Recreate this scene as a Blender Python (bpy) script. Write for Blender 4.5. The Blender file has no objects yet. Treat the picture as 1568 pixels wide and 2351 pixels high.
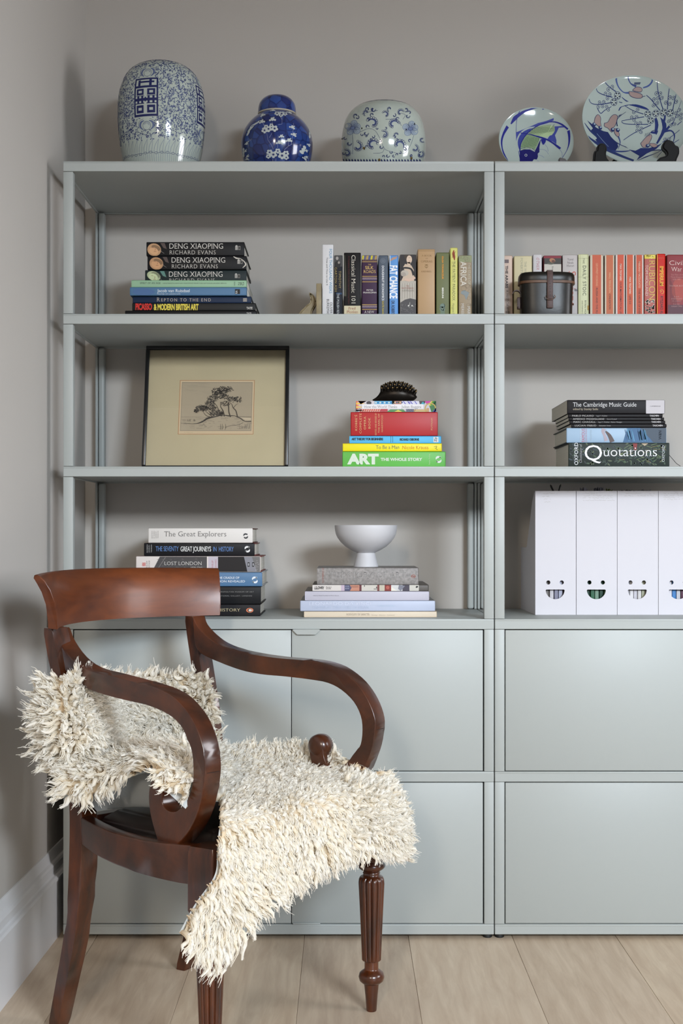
import bpy, bmesh, math, random
import numpy as np
from mathutils import Vector, Matrix
from mathutils.geometry import tessellate_polygon

C = bpy.context.scene.collection
random.seed(7)
RNG = np.random.default_rng(11)

# ------------------------------------------------------------------ camera
# front plane of the shelving is y = 0, floor is z = 0, camera on the -y side
DC, ZC = 3.08, 0.944
FP = 990.0 * DC                      # focal length in pixels of a 1568 wide frame
VX, VY = 790.0, 1222.0
cam_d = bpy.data.cameras.new('camera')
cam = bpy.data.objects.new('camera', cam_d)
C.objects.link(cam)
cam.location = (0, -DC, ZC)
cam.rotation_euler = (math.pi / 2, 0, 0)
cam_d.sensor_fit = 'VERTICAL'
cam_d.sensor_height = 36.0
cam_d.sensor_width = 36.0 * 1568 / 2351
cam_d.lens = FP / 2351 * 36.0
cam_d.shift_x = (784.0 - VX) / 2351
cam_d.shift_y = (VY - 1175.5) / 2351
cam_d.clip_start = 0.05
bpy.context.scene.camera = cam

# ------------------------------------------------------------------ light
world = bpy.data.worlds.new('world')
bpy.context.scene.world = world
world.use_nodes = True
world.node_tree.nodes['Background'].inputs[0].default_value = (0.78, 0.84, 1.0, 1)
world.node_tree.nodes['Background'].inputs[1].default_value = 0.3

def window_light(name, loc, target, sx, sy, power, col, spread=180):
    l = bpy.data.lights.new(name, 'AREA')
    l.shape = 'RECTANGLE'; l.size = sx; l.size_y = sy
    l.energy = power; l.color = col; l.spread = math.radians(spread)
    o = bpy.data.objects.new(name, l); C.objects.link(o)
    o.location = loc
    d = Vector(target) - Vector(loc)
    o.rotation_euler = d.to_track_quat('-Z', 'Y').to_euler()
    return o
window_light('daylight_right', (2.3, -6.5, 2.66), (0.9, -3.0, 1.6), 2.6, 0.95, 800, (0.80, 0.90, 1.0))
window_light('daylight_left', (-1.1, -6.5, 2.66), (-0.4, -3.0, 1.6), 1.3, 0.95, 330, (1.0, 0.88, 0.74))
window_light('side_fill', (3.4, -1.35, 1.5), (-0.7, -0.9, 1.2), 1.5, 1.3, 85, (0.95, 0.96, 1.0))  # soft fill with no known source, added to lift the left wall

vs = bpy.context.scene.view_settings
vs.view_transform = 'Standard'; vs.look = 'None'
vs.exposure = -0.04; vs.gamma = 1.0; vs.use_curve_mapping = False

# ------------------------------------------------------------------ helpers
def zat(py, Z): return ZC - (py - VY) * Z / FP
def xat(px, Z): return (px - VX) * Z / FP
def pt(px, py, Z): return Vector((xat(px, Z), Z - DC, zat(py, Z)))

def srgb(c):
    out = []
    for v in c:
        v = v / 255.0
        out.append(v / 12.92 if v <= 0.04045 else ((v + 0.055) / 1.055) ** 2.4)
    return tuple(out)

_m = {}
def mat(name, col, rough=0.5, metal=0.0, coat=0.0, bump=None, mottle=None, spec=0.5):
    """plain painted / printed / ceramic surface; mottle=(scale, amount) varies its own colour a little"""
    if name in _m: return _m[name]
    m = bpy.data.materials.new(name); m.use_nodes = True
    nt = m.node_tree; b = nt.nodes['Principled BSDF']
    c = srgb(col)
    b.inputs['Base Color'].default_value = (*c, 1)
    b.inputs['Roughness'].default_value = rough
    b.inputs['Metallic'].default_value = metal
    b.inputs['Specular IOR Level'].default_value = spec
    b.inputs['Coat Weight'].default_value = coat
    b.inputs['Coat Roughness'].default_value = 0.08
    tc = nt.nodes.new('ShaderNodeTexCoord')
    if mottle:
        n = nt.nodes.new('ShaderNodeTexNoise'); n.inputs['Scale'].default_value = mottle[0]; n.inputs['Detail'].default_value = 5
        nt.links.new(tc.outputs['Object'], n.inputs['Vector'])
        r = nt.nodes.new('ShaderNodeValToRGB')
        a = mottle[1]
        r.color_ramp.elements[0].position = 0.3; r.color_ramp.elements[1].position = 0.7
        r.color_ramp.elements[0].color = (*[max(0, v * (1 - a)) for v in c], 1)
        r.color_ramp.elements[1].color = (*[min(1, v * (1 + a)) for v in c], 1)
        nt.links.new(n.outputs['Fac'], r.inputs['Fac']); nt.links.new(r.outputs['Color'], b.inputs['Base Color'])
    if bump:
        n2 = nt.nodes.new('ShaderNodeTexNoise'); n2.inputs['Scale'].default_value = bump[0]; n2.inputs['Detail'].default_value = 4
        nt.links.new(tc.outputs['Object'], n2.inputs['Vector'])
        bp = nt.nodes.new('ShaderNodeBump'); bp.inputs['Strength'].default_value = bump[1]; bp.inputs['Distance'].default_value = 0.002
        nt.links.new(n2.outputs['Fac'], bp.inputs['Height']); nt.links.new(bp.outputs['Normal'], b.inputs['Normal'])
    _m[name] = m
    return m

def col_mat(c, rough=0.45):
    return mat('print_%02x%02x%02x' % tuple(int(v) for v in c), c, rough, spec=.25)

def wood(name, c1, c2, scale, stretch, rough, coat, knots=None, bump=0.05):
    m = bpy.data.materials.new(name); m.use_nodes = True
    nt = m.node_tree; b = nt.nodes['Principled BSDF']
    tc = nt.nodes.new('ShaderNodeTexCoord'); mp = nt.nodes.new('ShaderNodeMapping')
    mp.inputs['Scale'].default_value = stretch
    nt.links.new(tc.outputs['Object'], mp.inputs['Vector'])
    n = nt.nodes.new('ShaderNodeTexNoise'); n.inputs['Scale'].default_value = scale; n.inputs['Detail'].default_value = 8
    n.inputs['Roughness'].default_value = 0.62; n.inputs['Distortion'].default_value = 0.5
    nt.links.new(mp.outputs['Vector'], n.inputs['Vector'])
    r = nt.nodes.new('ShaderNodeValToRGB')
    r.color_ramp.elements[0].position = 0.34; r.color_ramp.elements[1].position = 0.68
    r.color_ramp.elements[0].color = (*srgb(c1), 1); r.color_ramp.elements[1].color = (*srgb(c2), 1)
    nt.links.new(n.outputs['Fac'], r.inputs['Fac'])
    src = r.outputs['Color']
    if knots:
        n3 = nt.nodes.new('ShaderNodeTexNoise'); n3.inputs['Scale'].default_value = knots[0]; n3.inputs['Detail'].default_value = 6
        nt.links.new(tc.outputs['Object'], n3.inputs['Vector'])
        r3 = nt.nodes.new('ShaderNodeValToRGB'); r3.color_ramp.elements[0].position = 0.32; r3.color_ramp.elements[1].position = 0.6
        r3.color_ramp.elements[0].color = (knots[1],) * 3 + (1,); r3.color_ramp.elements[1].color = (1, 1, 1, 1)
        nt.links.new(n3.outputs['Fac'], r3.inputs['Fac'])
        mx = nt.nodes.new('ShaderNodeMix'); mx.data_type = 'RGBA'; mx.blend_type = 'MULTIPLY'; mx.inputs[0].default_value = 1
        nt.links.new(src, mx.inputs[6]); nt.links.new(r3.outputs['Color'], mx.inputs[7]); src = mx.outputs[2]
    nt.links.new(src, b.inputs['Base Color'])
    b.inputs['Roughness'].default_value = rough
    b.inputs['Coat Weight'].default_value = coat; b.inputs['Coat Roughness'].default_value = 0.16
    bp = nt.nodes.new('ShaderNodeBump'); bp.inputs['Strength'].default_value = bump; bp.inputs['Distance'].default_value = 0.001
    nt.links.new(n.outputs['Fac'], bp.inputs['Height']); nt.links.new(bp.outputs['Normal'], b.inputs['Normal'])
    return m

def tag(o, label=None, cat=None, group=None, kind=None):
    if label: o['label'] = label
    if cat: o['category'] = cat
    if group: o['group'] = group
    if kind: o['kind'] = kind
    return o

def thing(name, loc, label, cat, group=None):
    o = bpy.data.objects.new(name, None); C.objects.link(o)
    o.empty_display_size = 0.02
    o.location = loc
    return tag(o, label, cat, group)

def world_of(o):
    v = Vector(o.location)
    while o.parent: o = o.parent; v += Vector(o.location)
    return v

def link(name, me, parent=None, mats=None, smooth=None):
    """me holds WORLD coordinates; moved so that the parent's location is its origin"""
    o = bpy.data.objects.new(name, me); C.objects.link(o)
    if mats is not None:
        for m in (mats if isinstance(mats, (list, tuple)) else [mats]): me.materials.append(m)
    if parent is not None:
        w = world_of(parent)
        me.transform(Matrix.Translation(-w)); o.parent = parent
    else:
        vs_ = [v.co for v in me.vertices]
        if vs_:
            c = Vector(((min(v.x for v in vs_) + max(v.x for v in vs_)) / 2, (min(v.y for v in vs_) + max(v.y for v in vs_)) / 2, min(v.z for v in vs_)))
            me.transform(Matrix.Translation(-c)); o.location = c
    if smooth is not None:
        me.polygons.foreach_set('use_smooth', [True] * len(me.polygons))
        if smooth < 180:
            me.set_sharp_from_angle(angle=math.radians(smooth))
    return o

def bm_obj(name, bm, parent=None, mats=None, smooth=40):
    bmesh.ops.recalc_face_normals(bm, faces=bm.faces)
    me = bpy.data.meshes.new(name); bm.to_mesh(me); bm.free()
    return link(name, me, parent, mats, smooth)

def add_box(bm, x0, x1, y0, y1, z0, z1, bev=0.0, seg=2, mi=0):
    r = bmesh.ops.create_cube(bm, size=1.0)
    vs_ = r['verts']
    for v in vs_:
        v.co = Vector((x0 + (v.co.x + .5) * (x1 - x0), y0 + (v.co.y + .5) * (y1 - y0), z0 + (v.co.z + .5) * (z1 - z0)))
    fs = set(f for v in vs_ for f in v.link_faces)
    for f in fs: f.material_index = mi
    if bev > 0:
        es = set(e for v in vs_ for e in v.link_edges)
        g = bmesh.ops.bevel(bm, geom=list(es), offset=bev, segments=seg, affect='EDGES', profile=0.5)
        for f in g['faces']: f.material_index = mi
    return vs_

def box(name, x0, x1, y0, y1, z0, z1, m, parent=None, bev=0.0008, seg=2):
    bm = bmesh.new(); add_box(bm, x0, x1, y0, y1, z0, z1, bev, seg)
    return bm_obj(name, bm, parent, m)

def lathe_bm(bm, prof, cx, cy, n=64, rfun=None, mi=0):
    """prof: [(z, r)] from bottom to top, absolute z"""
    rings = []
    for z, r in prof:
        if r < 1e-5:
            rings.append([bm.verts.new((cx, cy, z))])
        else:
            ring = []
            for i in range(n):
                a = 2 * math.pi * i / n
                rr = r * (rfun(a, z) if rfun else 1)
                ring.append(bm.verts.new((cx + rr * math.cos(a), cy + rr * math.sin(a), z)))
            rings.append(ring)
    for a, b in zip(rings, rings[1:]):
        if len(a) == 1 and len(b) == 1: continue
        if len(a) == 1:
            for i in range(n): f = bm.faces.new((a[0], b[(i + 1) % n], b[i])); f.material_index = mi
        elif len(b) == 1:
            for i in range(n): f = bm.faces.new((a[i], a[(i + 1) % n], b[0])); f.material_index = mi
        else:
            for i in range(n): f = bm.faces.new((a[i], a[(i + 1) % n], b[(i + 1) % n], b[i])); f.material_index = mi
    if len(rings[0]) > 1: bm.faces.new(rings[0][::-1])
    if len(rings[-1]) > 1: bm.faces.new(rings[-1])

def catmull(pts, per=6, closed=False):
    P = [np.array(p, float) for p in pts]
    out = []
    n = len(P)
    rng = range(n) if closed else range(n - 1)
    for i in rng:
        p0 = P[(i - 1) % n] if (closed or i > 0) else P[0]
        p1 = P[i]; p2 = P[(i + 1) % n]
        p3 = P[(i + 2) % n] if (closed or i + 2 < n) else P[n - 1]
        for k in range(per):
            t = k / per
            out.append(0.5 * ((2 * p1) + (-p0 + p2) * t + (2 * p0 - 5 * p1 + 4 * p2 - p3) * t * t + (-p0 + 3 * p1 - 3 * p2 + p3) * t ** 3))
    if not closed: out.append(P[-1])
    return out

def tube(bm, pts, radii, n=8, squash=None, mi=0):
    """round tube through 3-D points"""
    pts = [Vector(p) for p in pts]
    rings = []
    ref = None
    for i, p in enumerate(pts):
        d = (pts[min(i + 1, len(pts) - 1)] - pts[max(i - 1, 0)]).normalized()
        if ref is None:
            ref = Vector((0, 0, 1)) if abs(d.z) < 0.9 else Vector((0, 1, 0))
        s = d.cross(ref).normalized(); t = s.cross(d).normalized(); ref = t
        r = radii[i] if isinstance(radii, (list, tuple)) else radii
        rings.append([bm.verts.new(p + (s * math.cos(2 * math.pi * k / n) + t * math.sin(2 * math.pi * k / n)) * r) for k in range(n)])
    for a, b in zip(rings, rings[1:]):
        for k in range(n):
            f = bm.faces.new((a[k], a[(k + 1) % n], b[(k + 1) % n], b[k])); f.material_index = mi
    bm.faces.new(rings[0][::-1]).material_index = mi; bm.faces.new(rings[-1]).material_index = mi

# ------------------------------------------------------------------ flat print: letters, drawings, glazes
_glyph = {}
def text_shape(body, bold=0.0, shear=0.0, serif=False, spacing=1.0):
    key = (body, bold, shear, serif, spacing)
    if key in _glyph: return _glyph[key]
    cu = bpy.data.curves.new('t', 'FONT'); cu.body = body; cu.size = 1.0
    cu.offset = bold - (.010 if serif else 0); cu.shear = shear; cu.space_character = spacing; cu.resolution_u = 3
    ob = bpy.data.objects.new('t', cu)
    me = bpy.data.meshes.new_from_object(ob)
    V = [(v.co.x, v.co.y) for v in me.vertices]
    T = [tuple(p.vertices) for p in me.polygons]
    cap = 0.682
    if serif:
        cnt = {}
        for p in T:
            for a, b in zip(p, p[1:] + p[:1]):
                k = (min(a, b), max(a, b)); cnt[k] = cnt.get(k, 0) + 1
        lev = [(0.0, 1), (0.682, -1), (0.449, -1), (-.23, 1)]
        add = []
        sw = 0.060; sh = 0.030
        for (a, b), c in cnt.items():
            if c != 1: continue
            (xa, ya), (xb, yb) = V[a], V[b]
            if abs(ya - yb) > 0.004: continue
            ln = abs(xa - xb); x0, x1 = min(xa, xb), max(xa, xb)
            for y, s in lev:
                if abs(ya - y) < 0.014 + abs(bold) + .01:
                    if 0.04 < ln < 0.17:
                        add.append((x0 - sw, x1 + sw, ya, ya + s * sh))
                    elif 0.3 < ln:
                        add.append((x1 - sh, x1, ya, ya + s * 0.13))
                        add.append((x0 - sw * .6, x0 + sh, ya, ya + s * sh))
                    break
        for x0, x1, y0, y1 in add:
            k = len(V); V += [(x0, y0), (x1, y0), (x1, y1), (x0, y1)]; T.append((k, k + 1, k + 2, k + 3))
    xs = [v[0] for v in V] or [0, 1]
    bpy.data.meshes.remove(me); bpy.data.objects.remove(ob); bpy.data.curves.remove(cu)
    _glyph[key] = (V, T, min(xs), max(xs), cap)
    return _glyph[key]

class Ink:
    """collects flat shapes given in picture-plane units and lays them on a surface through fn(u, v, lift)"""
    def __init__(self, fn, step=2e-4, sub=None):
        self.sub = sub; self.fn = fn; self.V = []; self.F = []; self.M = []; self.mats = []; self.step = step
    def mi(self, c):
        m = c if not isinstance(c, (tuple, list)) else col_mat(c)
        if m not in self.mats: self.mats.append(m)
        return self.mats.index(m)
    def raw(self, pts, faces, c, layer=1):
        if self.sub:
            pts = [tuple(p) for p in pts]; tris = []
            for f in faces: tris += [(f[0], f[i], f[i + 1]) for i in range(1, len(f) - 1)]
            mx_ = max([math.dist(pts[t[i]], pts[t[(i + 1) % 3]]) for t in tris for i in range(3)] or [0])
            while mx_ > self.sub:
                mid = {}; nt_ = []
                def M_(i, j):
                    q = (min(i, j), max(i, j))
                    if q not in mid: mid[q] = len(pts); pts.append(((pts[i][0] + pts[j][0]) / 2, (pts[i][1] + pts[j][1]) / 2))
                    return mid[q]
                for i, j, l in tris:
                    x, y, z = M_(i, j), M_(j, l), M_(l, i); nt_ += [(i, x, z), (x, j, y), (z, y, l), (x, y, z)]
                tris = nt_; mx_ /= 2
            faces = tris
        k = len(self.V); mi = self.mi(c)
        for p in pts: self.V.append(self.fn(p[0], p[1], layer * self.step))
        for f in faces: self.F.append(tuple(i + k for i in f)); self.M.append(mi)
    def poly(self, pts, c, layer=1):
        tr = tessellate_polygon([[Vector((p[0], p[1], 0)) for p in pts]])
        self.raw(pts, tr, c, layer)
    def grid(self, x0, x1, y0, y1, c, layer=1, nx=6, ny=6):
        P = [(x0 + (x1 - x0) * i / nx, y0 + (y1 - y0) * j / ny) for j in range(ny + 1) for i in range(nx + 1)]
        F = [(j * (nx + 1) + i, j * (nx + 1) + i + 1, (j + 1) * (nx + 1) + i + 1, (j + 1) * (nx + 1) + i) for j in range(ny) for i in range(nx)]
        self.raw(P, F, c, layer)
    def rect(self, x0, x1, y0, y1, c, layer=1): self.raw([(x0, y0), (x1, y0), (x1, y1), (x0, y1)], [(0, 1, 2, 3)], c, layer)
    def ell(self, cx, cy, rx, ry, c, layer=1, rot=0, n=14):
        P = [(cx, cy)]
        for i in range(n):
            a = 2 * math.pi * i / n; u, v = rx * math.cos(a), ry * math.sin(a)
            P.append((cx + u * math.cos(rot) - v * math.sin(rot), cy + u * math.sin(rot) + v * math.cos(rot)))
        self.raw(P, [(0, i + 1, (i + 1) % n + 1) for i in range(n)], c, layer)
    def ring(self, cx, cy, r, w, c, layer=1, n=20, sy=1.0):
        self.line([(cx + r * math.cos(2 * math.pi * i / n), cy + sy * r * math.sin(2 * math.pi * i / n)) for i in range(n + 1)], w, c, layer)
    def line(self, pts, w, c, layer=1, smooth=0):
        if smooth: pts = catmull(pts, smooth)
        n = len(pts); P = []
        for i, p in enumerate(pts):
            a = pts[max(i - 1, 0)]; b = pts[min(i + 1, n - 1)]
            dx, dy = b[0] - a[0], b[1] - a[1]; l = math.hypot(dx, dy) or 1
            if isinstance(w, (tuple, list)):
                t = i / (n - 1) * (len(w) - 1); k = min(int(t), len(w) - 2); ww = w[k] + (w[k + 1] - w[k]) * (t - k)
            else: ww = w
            ox, oy = -dy / l * ww / 2, dx / l * ww / 2
            P += [(p[0] + ox, p[1] + oy), (p[0] - ox, p[1] - oy)]
        self.raw(P, [(2 * i, 2 * i + 1, 2 * i + 3, 2 * i + 2) for i in range(n - 1)], c, layer)
    def text(self, s, a0, a1, b0, b1, c, d='R', layer=2, **kw):
        """d 'R': reads right, a0..a1 = x span, b0 = cap top y, b1 = baseline y.
           d 'D': reads downwards, a0..a1 = y span, b0 = x of the cap tops, b1 = x of the baseline.
           d 'U': reads upwards, a0..a1 = y span (bottom y, top y)."""
        V, T, xm, xM, cap = text_shape(s, **kw)
        if not V: return
        P = []
        for x, y in V:
            u = (x - xm) / (xM - xm); w = y / cap
            if d == 'R': P.append((a0 + u * (a1 - a0), b1 + w * (b0 - b1)))
            else: P.append((b1 + w * (b0 - b1), a0 + u * (a1 - a0)))
        self.raw(P, T, c, layer)
    def build(self, name, parent):
        if not self.V: return None
        me = bpy.data.meshes.new(name)
        me.from_pydata([tuple(v) for v in self.V], [], self.F)
        me.polygons.foreach_set('material_index', self.M)
        for m in self.mats: me.materials.append(m)
        return link(name, me, parent)

def flat_fn(Z):
    """the vertical plane at distance Z from the camera"""
    return lambda u, v, h: Vector((xat(u, Z), Z - h - DC, zat(v, Z)))
# ------------------------------------------------------------------ materials
M_CAB = mat('grey_green_lacquer', (163, 168, 166), 0.45, bump=(900, 0.02))
M_CABIN = M_CAB
M_WALL = mat('wall_paint', (186, 181, 175), 0.85, bump=(260, 0.05))
M_TRIM = mat('white_gloss_paint', (222, 222, 224), 0.35)
M_RUBBER = mat('black_rubber', (22, 22, 22), 0.6)
M_GAP = mat('dark_gap_seal', (30, 30, 28), 0.8)
M_PAGES = None
def page_mat():
    m = bpy.data.materials.new('paper_page_edges'); m.use_nodes = True
    nt = m.node_tree; b = nt.nodes['Principled BSDF']; b.inputs['Roughness'].default_value = 0.85
    tc = nt.nodes.new('ShaderNodeTexCoord'); mp = nt.nodes.new('ShaderNodeMapping'); mp.inputs['Scale'].default_value = (2, 2, 900)
    nt.links.new(tc.outputs['Object'], mp.inputs['Vector'])
    n = nt.nodes.new('ShaderNodeTexNoise'); n.inputs['Scale'].default_value = 1; nt.links.new(mp.outputs['Vector'], n.inputs['Vector'])
    r = nt.nodes.new('ShaderNodeValToRGB'); r.color_ramp.elements[0].color = (*srgb((196, 190, 178)), 1); r.color_ramp.elements[1].color = (*srgb((232, 228, 218)), 1)
    nt.links.new(n.outputs['Fac'], r.inputs['Fac']); nt.links.new(r.outputs['Color'], b.inputs['Base Color'])
    return m
M_PAGES = page_mat()

# ------------------------------------------------------------------ room shell
YB = 0.432                                  # back wall
WX0, WS = -0.693, 0.0197                    # left wall face: x = WX0 + WS*y
def wx(y): return WX0 + WS * y
ROOM_R, ROOM_F, CEIL = 2.6, -4.2, 2.75
o = box('wall_back', -0.80, ROOM_R, YB, YB + 0.12, 0, CEIL, M_WALL, bev=0); tag(o, kind='structure')
bm = bmesh.new()
a = [bm.verts.new((x, y, z)) for z in (0, CEIL) for x, y in ((wx(YB + .1), YB + .1), (wx(ROOM_F), ROOM_F), (wx(ROOM_F) - .12, ROOM_F), (wx(YB + .1) - .12, YB + .1))]
for f in ((0, 1, 2, 3), (4, 5, 6, 7), (0, 1, 5, 4), (1, 2, 6, 5), (2, 3, 7, 6), (3, 0, 4, 7)): bm.faces.new([a[i] for i in f])
tag(bm_obj('wall_left', bm, None, M_WALL, None), kind='structure')

WR = (-1.95, -.75, .85, 2.1)                   # unseen window, added in the right-hand wall to brighten the left wall
bm = bmesh.new()
for q_ in ((ROOM_F, WR[0], 0, CEIL), (WR[0], WR[1], 0, WR[2]), (WR[0], WR[1], WR[3], CEIL), (WR[1], YB, 0, CEIL)): add_box(bm, ROOM_R, ROOM_R + .1, q_[0], q_[1], q_[2], q_[3])
tag(bm_obj('wall_right', bm, None, M_WALL, None), kind='structure')
bm = bmesh.new()
for q_ in ((WR[0], WR[0] + .05, WR[2], WR[3]), (WR[1] - .05, WR[1], WR[2], WR[3]), (WR[0], WR[1], WR[2], WR[2] + .05), (WR[0], WR[1], WR[3] - .05, WR[3])): add_box(bm, ROOM_R + .03, ROOM_R + .07, q_[0], q_[1], q_[2], q_[3])
tag(bm_obj('window_3', bm, None, M_TRIM, None), kind='structure')  # frame of the added opening that the side fill comes through
tag(box('ceiling', -.95, ROOM_R + .1, ROOM_F - .1, YB + .1, CEIL, CEIL + .05, M_WALL, bev=0), kind='structure')
# the window side of the room, behind the camera: a wall with two openings
WIN = [(-1.0, -.4, .70, 2.42), (1.1, 2.25, .70, 2.42)]
bm = bmesh.new()
xs_ = [-.95, -.93 + .0, WIN[0][1], WIN[1][0], WIN[1][1], ROOM_R + .1]
add_box(bm, -.95, ROOM_R + .1, ROOM_F - .1, ROOM_F, 0, .70); add_box(bm, -.95, ROOM_R + .1, ROOM_F - .1, ROOM_F, 2.42, CEIL)
add_box(bm, WIN[0][1], WIN[1][0], ROOM_F - .1, ROOM_F, .70, 2.42); add_box(bm, WIN[1][1], ROOM_R + .1, ROOM_F - .1, ROOM_F, .70, 2.42)
tag(bm_obj('wall_front', bm, None, M_WALL, None), kind='structure')
for i_, (a_, b_, c_, d_) in enumerate(WIN):
    bm = bmesh.new(); a_ = max(a_, -.76)
    for q_ in ((a_, a_ + .05, c_, d_), (b_ - .05, b_, c_, d_), (a_, b_, c_, c_ + .05), (a_, b_, d_ - .05, d_), (a_, b_, (c_ + d_) / 2 - .02, (c_ + d_) / 2 + .02)): add_box(bm, q_[0], q_[1], ROOM_F - .07, ROOM_F - .03, q_[2], q_[3])
    tag(bm_obj('window_%d' % (i_ + 1), bm, None, M_TRIM, None), kind='structure')

# skirting: plain board, bead, ogee top
def skirt(name, prof, p0, p1, nrm, m):
    bm = bmesh.new(); rs = []
    for p in (p0, p1):
        rs.append([bm.verts.new((p[0] + nrm[0] * d, p[1] + nrm[1] * d, z)) for d, z in prof])
    n = len(prof)
    for i in range(n): bm.faces.new((rs[0][i], rs[0][(i + 1) % n], rs[1][(i + 1) % n], rs[1][i]))
    bm.faces.new(rs[0]); bm.faces.new(rs[1][::-1])
    return tag(bm_obj(name, bm, None, m, 25), kind='structure')
SK = [(-.002, 0), (.0255, 0), (.0255, .132), (.0285, .135), (.0285, .141), (.0245, .1445), (.019, .146), (.0165, .150), (.0165, .166), (.014, .171), (.009, .174), (.0065, .181), (.0055, .190), (.003, .196), (-.002, .197)]
skirt('baseboard_left', SK, (wx(ROOM_F), ROOM_F), (wx(YB), YB), (1, 0), M_TRIM)
skirt('baseboard_back', [(d, z) for d, z in SK], (wx(YB), YB), (ROOM_R, YB), (0, -1), M_TRIM)

# oak floor, board by board
M_OAK = []
for k, (c1, c2) in enumerate([((190, 168, 144), (212, 193, 170)), ((198, 176, 152), (218, 200, 177)), ((184, 162, 140), (208, 189, 166)), ((194, 171, 146), (216, 197, 172))]):
    M_OAK.append(wood('pale_oak_%d' % k, c1, c2, 5.0, (9.0, 0.9, 1.0), 0.5, 0.0, knots=(2.2, 0.92), bump=0.12))
fl = bpy.data.objects.new('floor', None); C.objects.link(fl); tag(fl, kind='structure')
bx = -0.0925 - 0.2424 * 3
k = 0
while bx < ROOM_R:
    x0, x1 = max(bx + .00025, -0.86), bx + 0.2424 - .00025
    y = YB + .1
    ends = [y, -1.35 - 0.5 * (k % 2), ROOM_F]
    for y1, y0 in zip(ends, ends[1:]):
        b = box('floor_board', x0, x1, y0 + .0005, y1 - .0005, -0.02, 0.0, M_OAK[(k * 3 + 1) % 4], fl, bev=0.0006, seg=1)
        b.rotation_euler.z = 0
    bx += 0.2424; k += 1
tag(box('floor_base', -0.9, ROOM_R, ROOM_F, YB + .1, -0.05, -0.0202, M_GAP, bev=0), kind='structure')
bpy.data.objects['floor_base'].parent = fl

# ------------------------------------------------------------------ shelving
TOPS = [1.8046 - 0.354 * i for i in range(6)]
TH = 0.0235
DEP = 0.42
PW = 0.0225
def shelving(x0, label, zoff=0.0):
    x1 = x0 + 0.999
    t = thing('shelving_unit', ((x0 + x1) / 2, DEP / 2, 0), label, 'shelving', 'grey-green shelving units against the back wall')
    for i, z in enumerate(TOPS):
        bm = bmesh.new()
        # a shelf board with its folded front and side lips
        add_box(bm, x0, x1, 0, DEP, z - .006, z, 0.0012, 2)
        add_box(bm, x0 + .004, x1 - .004, .004, DEP - .004, z - TH + .003, z - .004)
        for a_ in ((x0, x1, .00005, .005, z - TH, z - .0035), (x0, x1, DEP - .005, DEP - .00005, z - TH, z - .0035), (x0 + .00005, x0 + .006, .003, DEP - .003, z - TH, z - .0035), (x1 - .006, x1 - .00005, .003, DEP - .003, z - TH, z - .0035)):
            add_box(bm, *a_, 0.0008, 1)
        bm_obj('shelf', bm, t, M_CAB)
        if i < 5:
            zb = TOPS[i + 1] + .0006; zt = z - TH - .0006
            for xa in (x0, x1 - PW):
                bm = bmesh.new(); add_box(bm, xa, xa + PW, 0.0005, 0.024, zb, zt, 0.0012, 2)
                bm_obj('front_post', bm, t, M_CAB)
                # rear upright: rounded extrusion with a groove near its outer side
                s = 1 if xa == x0 else -1
                xo = x0 if s == 1 else x1
                bm = bmesh.new()
                a_, b_ = sorted((xo, xo + s * .0065)); add_box(bm, a_, b_, DEP - .022, DEP, zb, zt, 0.001, 2)
                a_, b_ = sorted((xo + s * .0080, xo + s * .0245)); add_box(bm, a_, b_, DEP - .026, DEP, zb, zt, 0.0055, 4)
                a_, b_ = sorted((xo + s * .004, xo + s * .012)); add_box(bm, a_, b_, DEP - .008, DEP - .002, zb, zt)
                bm_obj('rear_post', bm, t, M_CAB)
    for xa in (x0, x1 - .003):
        box('side_panel', xa + .0004, xa + .0026, .026, DEP - .03, TOPS[5] + .001, TOPS[3] - TH - .001, M_CAB, t, bev=0)
    box('back_panel', x0 + .03, x1 - .03, DEP - .012, DEP - .008, TOPS[5] + .001, TOPS[3] - TH - .001, M_CAB, t, bev=0)
    mid = x0 + 0.5285 if x0 < 0 else x0 + 0.5285
    for r in (3, 4):
        zt = TOPS[r] - TH - .0022; zb = TOPS[r + 1] + .0022
        L = (x0 + PW + .0022, x0 + .5286); R = (x0 + .5302, x1 - PW - .0030)
        for j, (a_, b_) in enumerate((L, R)):
            bm = bmesh.new(); add_box(bm, a_, b_, .0012, .0200, zb, zt, 0.0011, 2)
            d = bm_obj('door', bm, t, M_CAB)
            if j == 1:
                hz = zt if r == 3 else zb
                bm = bmesh.new()
                if r == 3:
                    pr = [(0.0045, .0022), (.062, .0022), (.066, .0010), (.055, -.0105), (.0125, -.0105), (.0010, .0010)]
                else:
                    pr = [(0.002, -.0022), (.066, -.0022), (.066, .0012), (.002, .0012)]
                vs0 = [bm.verts.new((a_ + p[0], -.0065 if r == 3 else -.002, hz + p[1])) for p in pr]
                vs1 = [bm.verts.new((a_ + p[0], .0022, hz + p[1])) for p in pr]
                bm.faces.new(vs0); bm.faces.new(vs1[::-1])
                for i in range(len(pr)): bm.faces.new((vs0[i], vs0[(i + 1) % len(pr)], vs1[(i + 1) % len(pr)], vs1[i]))
                bmesh.ops.bevel(bm, geom=bm.edges[:], offset=.0008, segments=1, affect='EDGES')
                bm_obj('handle', bm, d, M_CAB)
    for xa in (x0 + .013, x1 - .013):
        for ya in (.02, DEP - .03):
            bm = bmesh.new(); lathe_bm(bm, [(0, .0095), (.001, .0105), (TOPS[5] - TH - .003, .0105), (TOPS[5] - TH + .004, .007)], xa, ya, 20)
            bm_obj('foot', bm, t, M_RUBBER)
    return t
UX = -0.6515
shelving(UX, 'grey-green metal shelving unit beside the left wall, behind the wooden chair')
shelving(UX + 1.0012, 'grey-green metal shelving unit on the right, holding the white file boxes')

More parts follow.
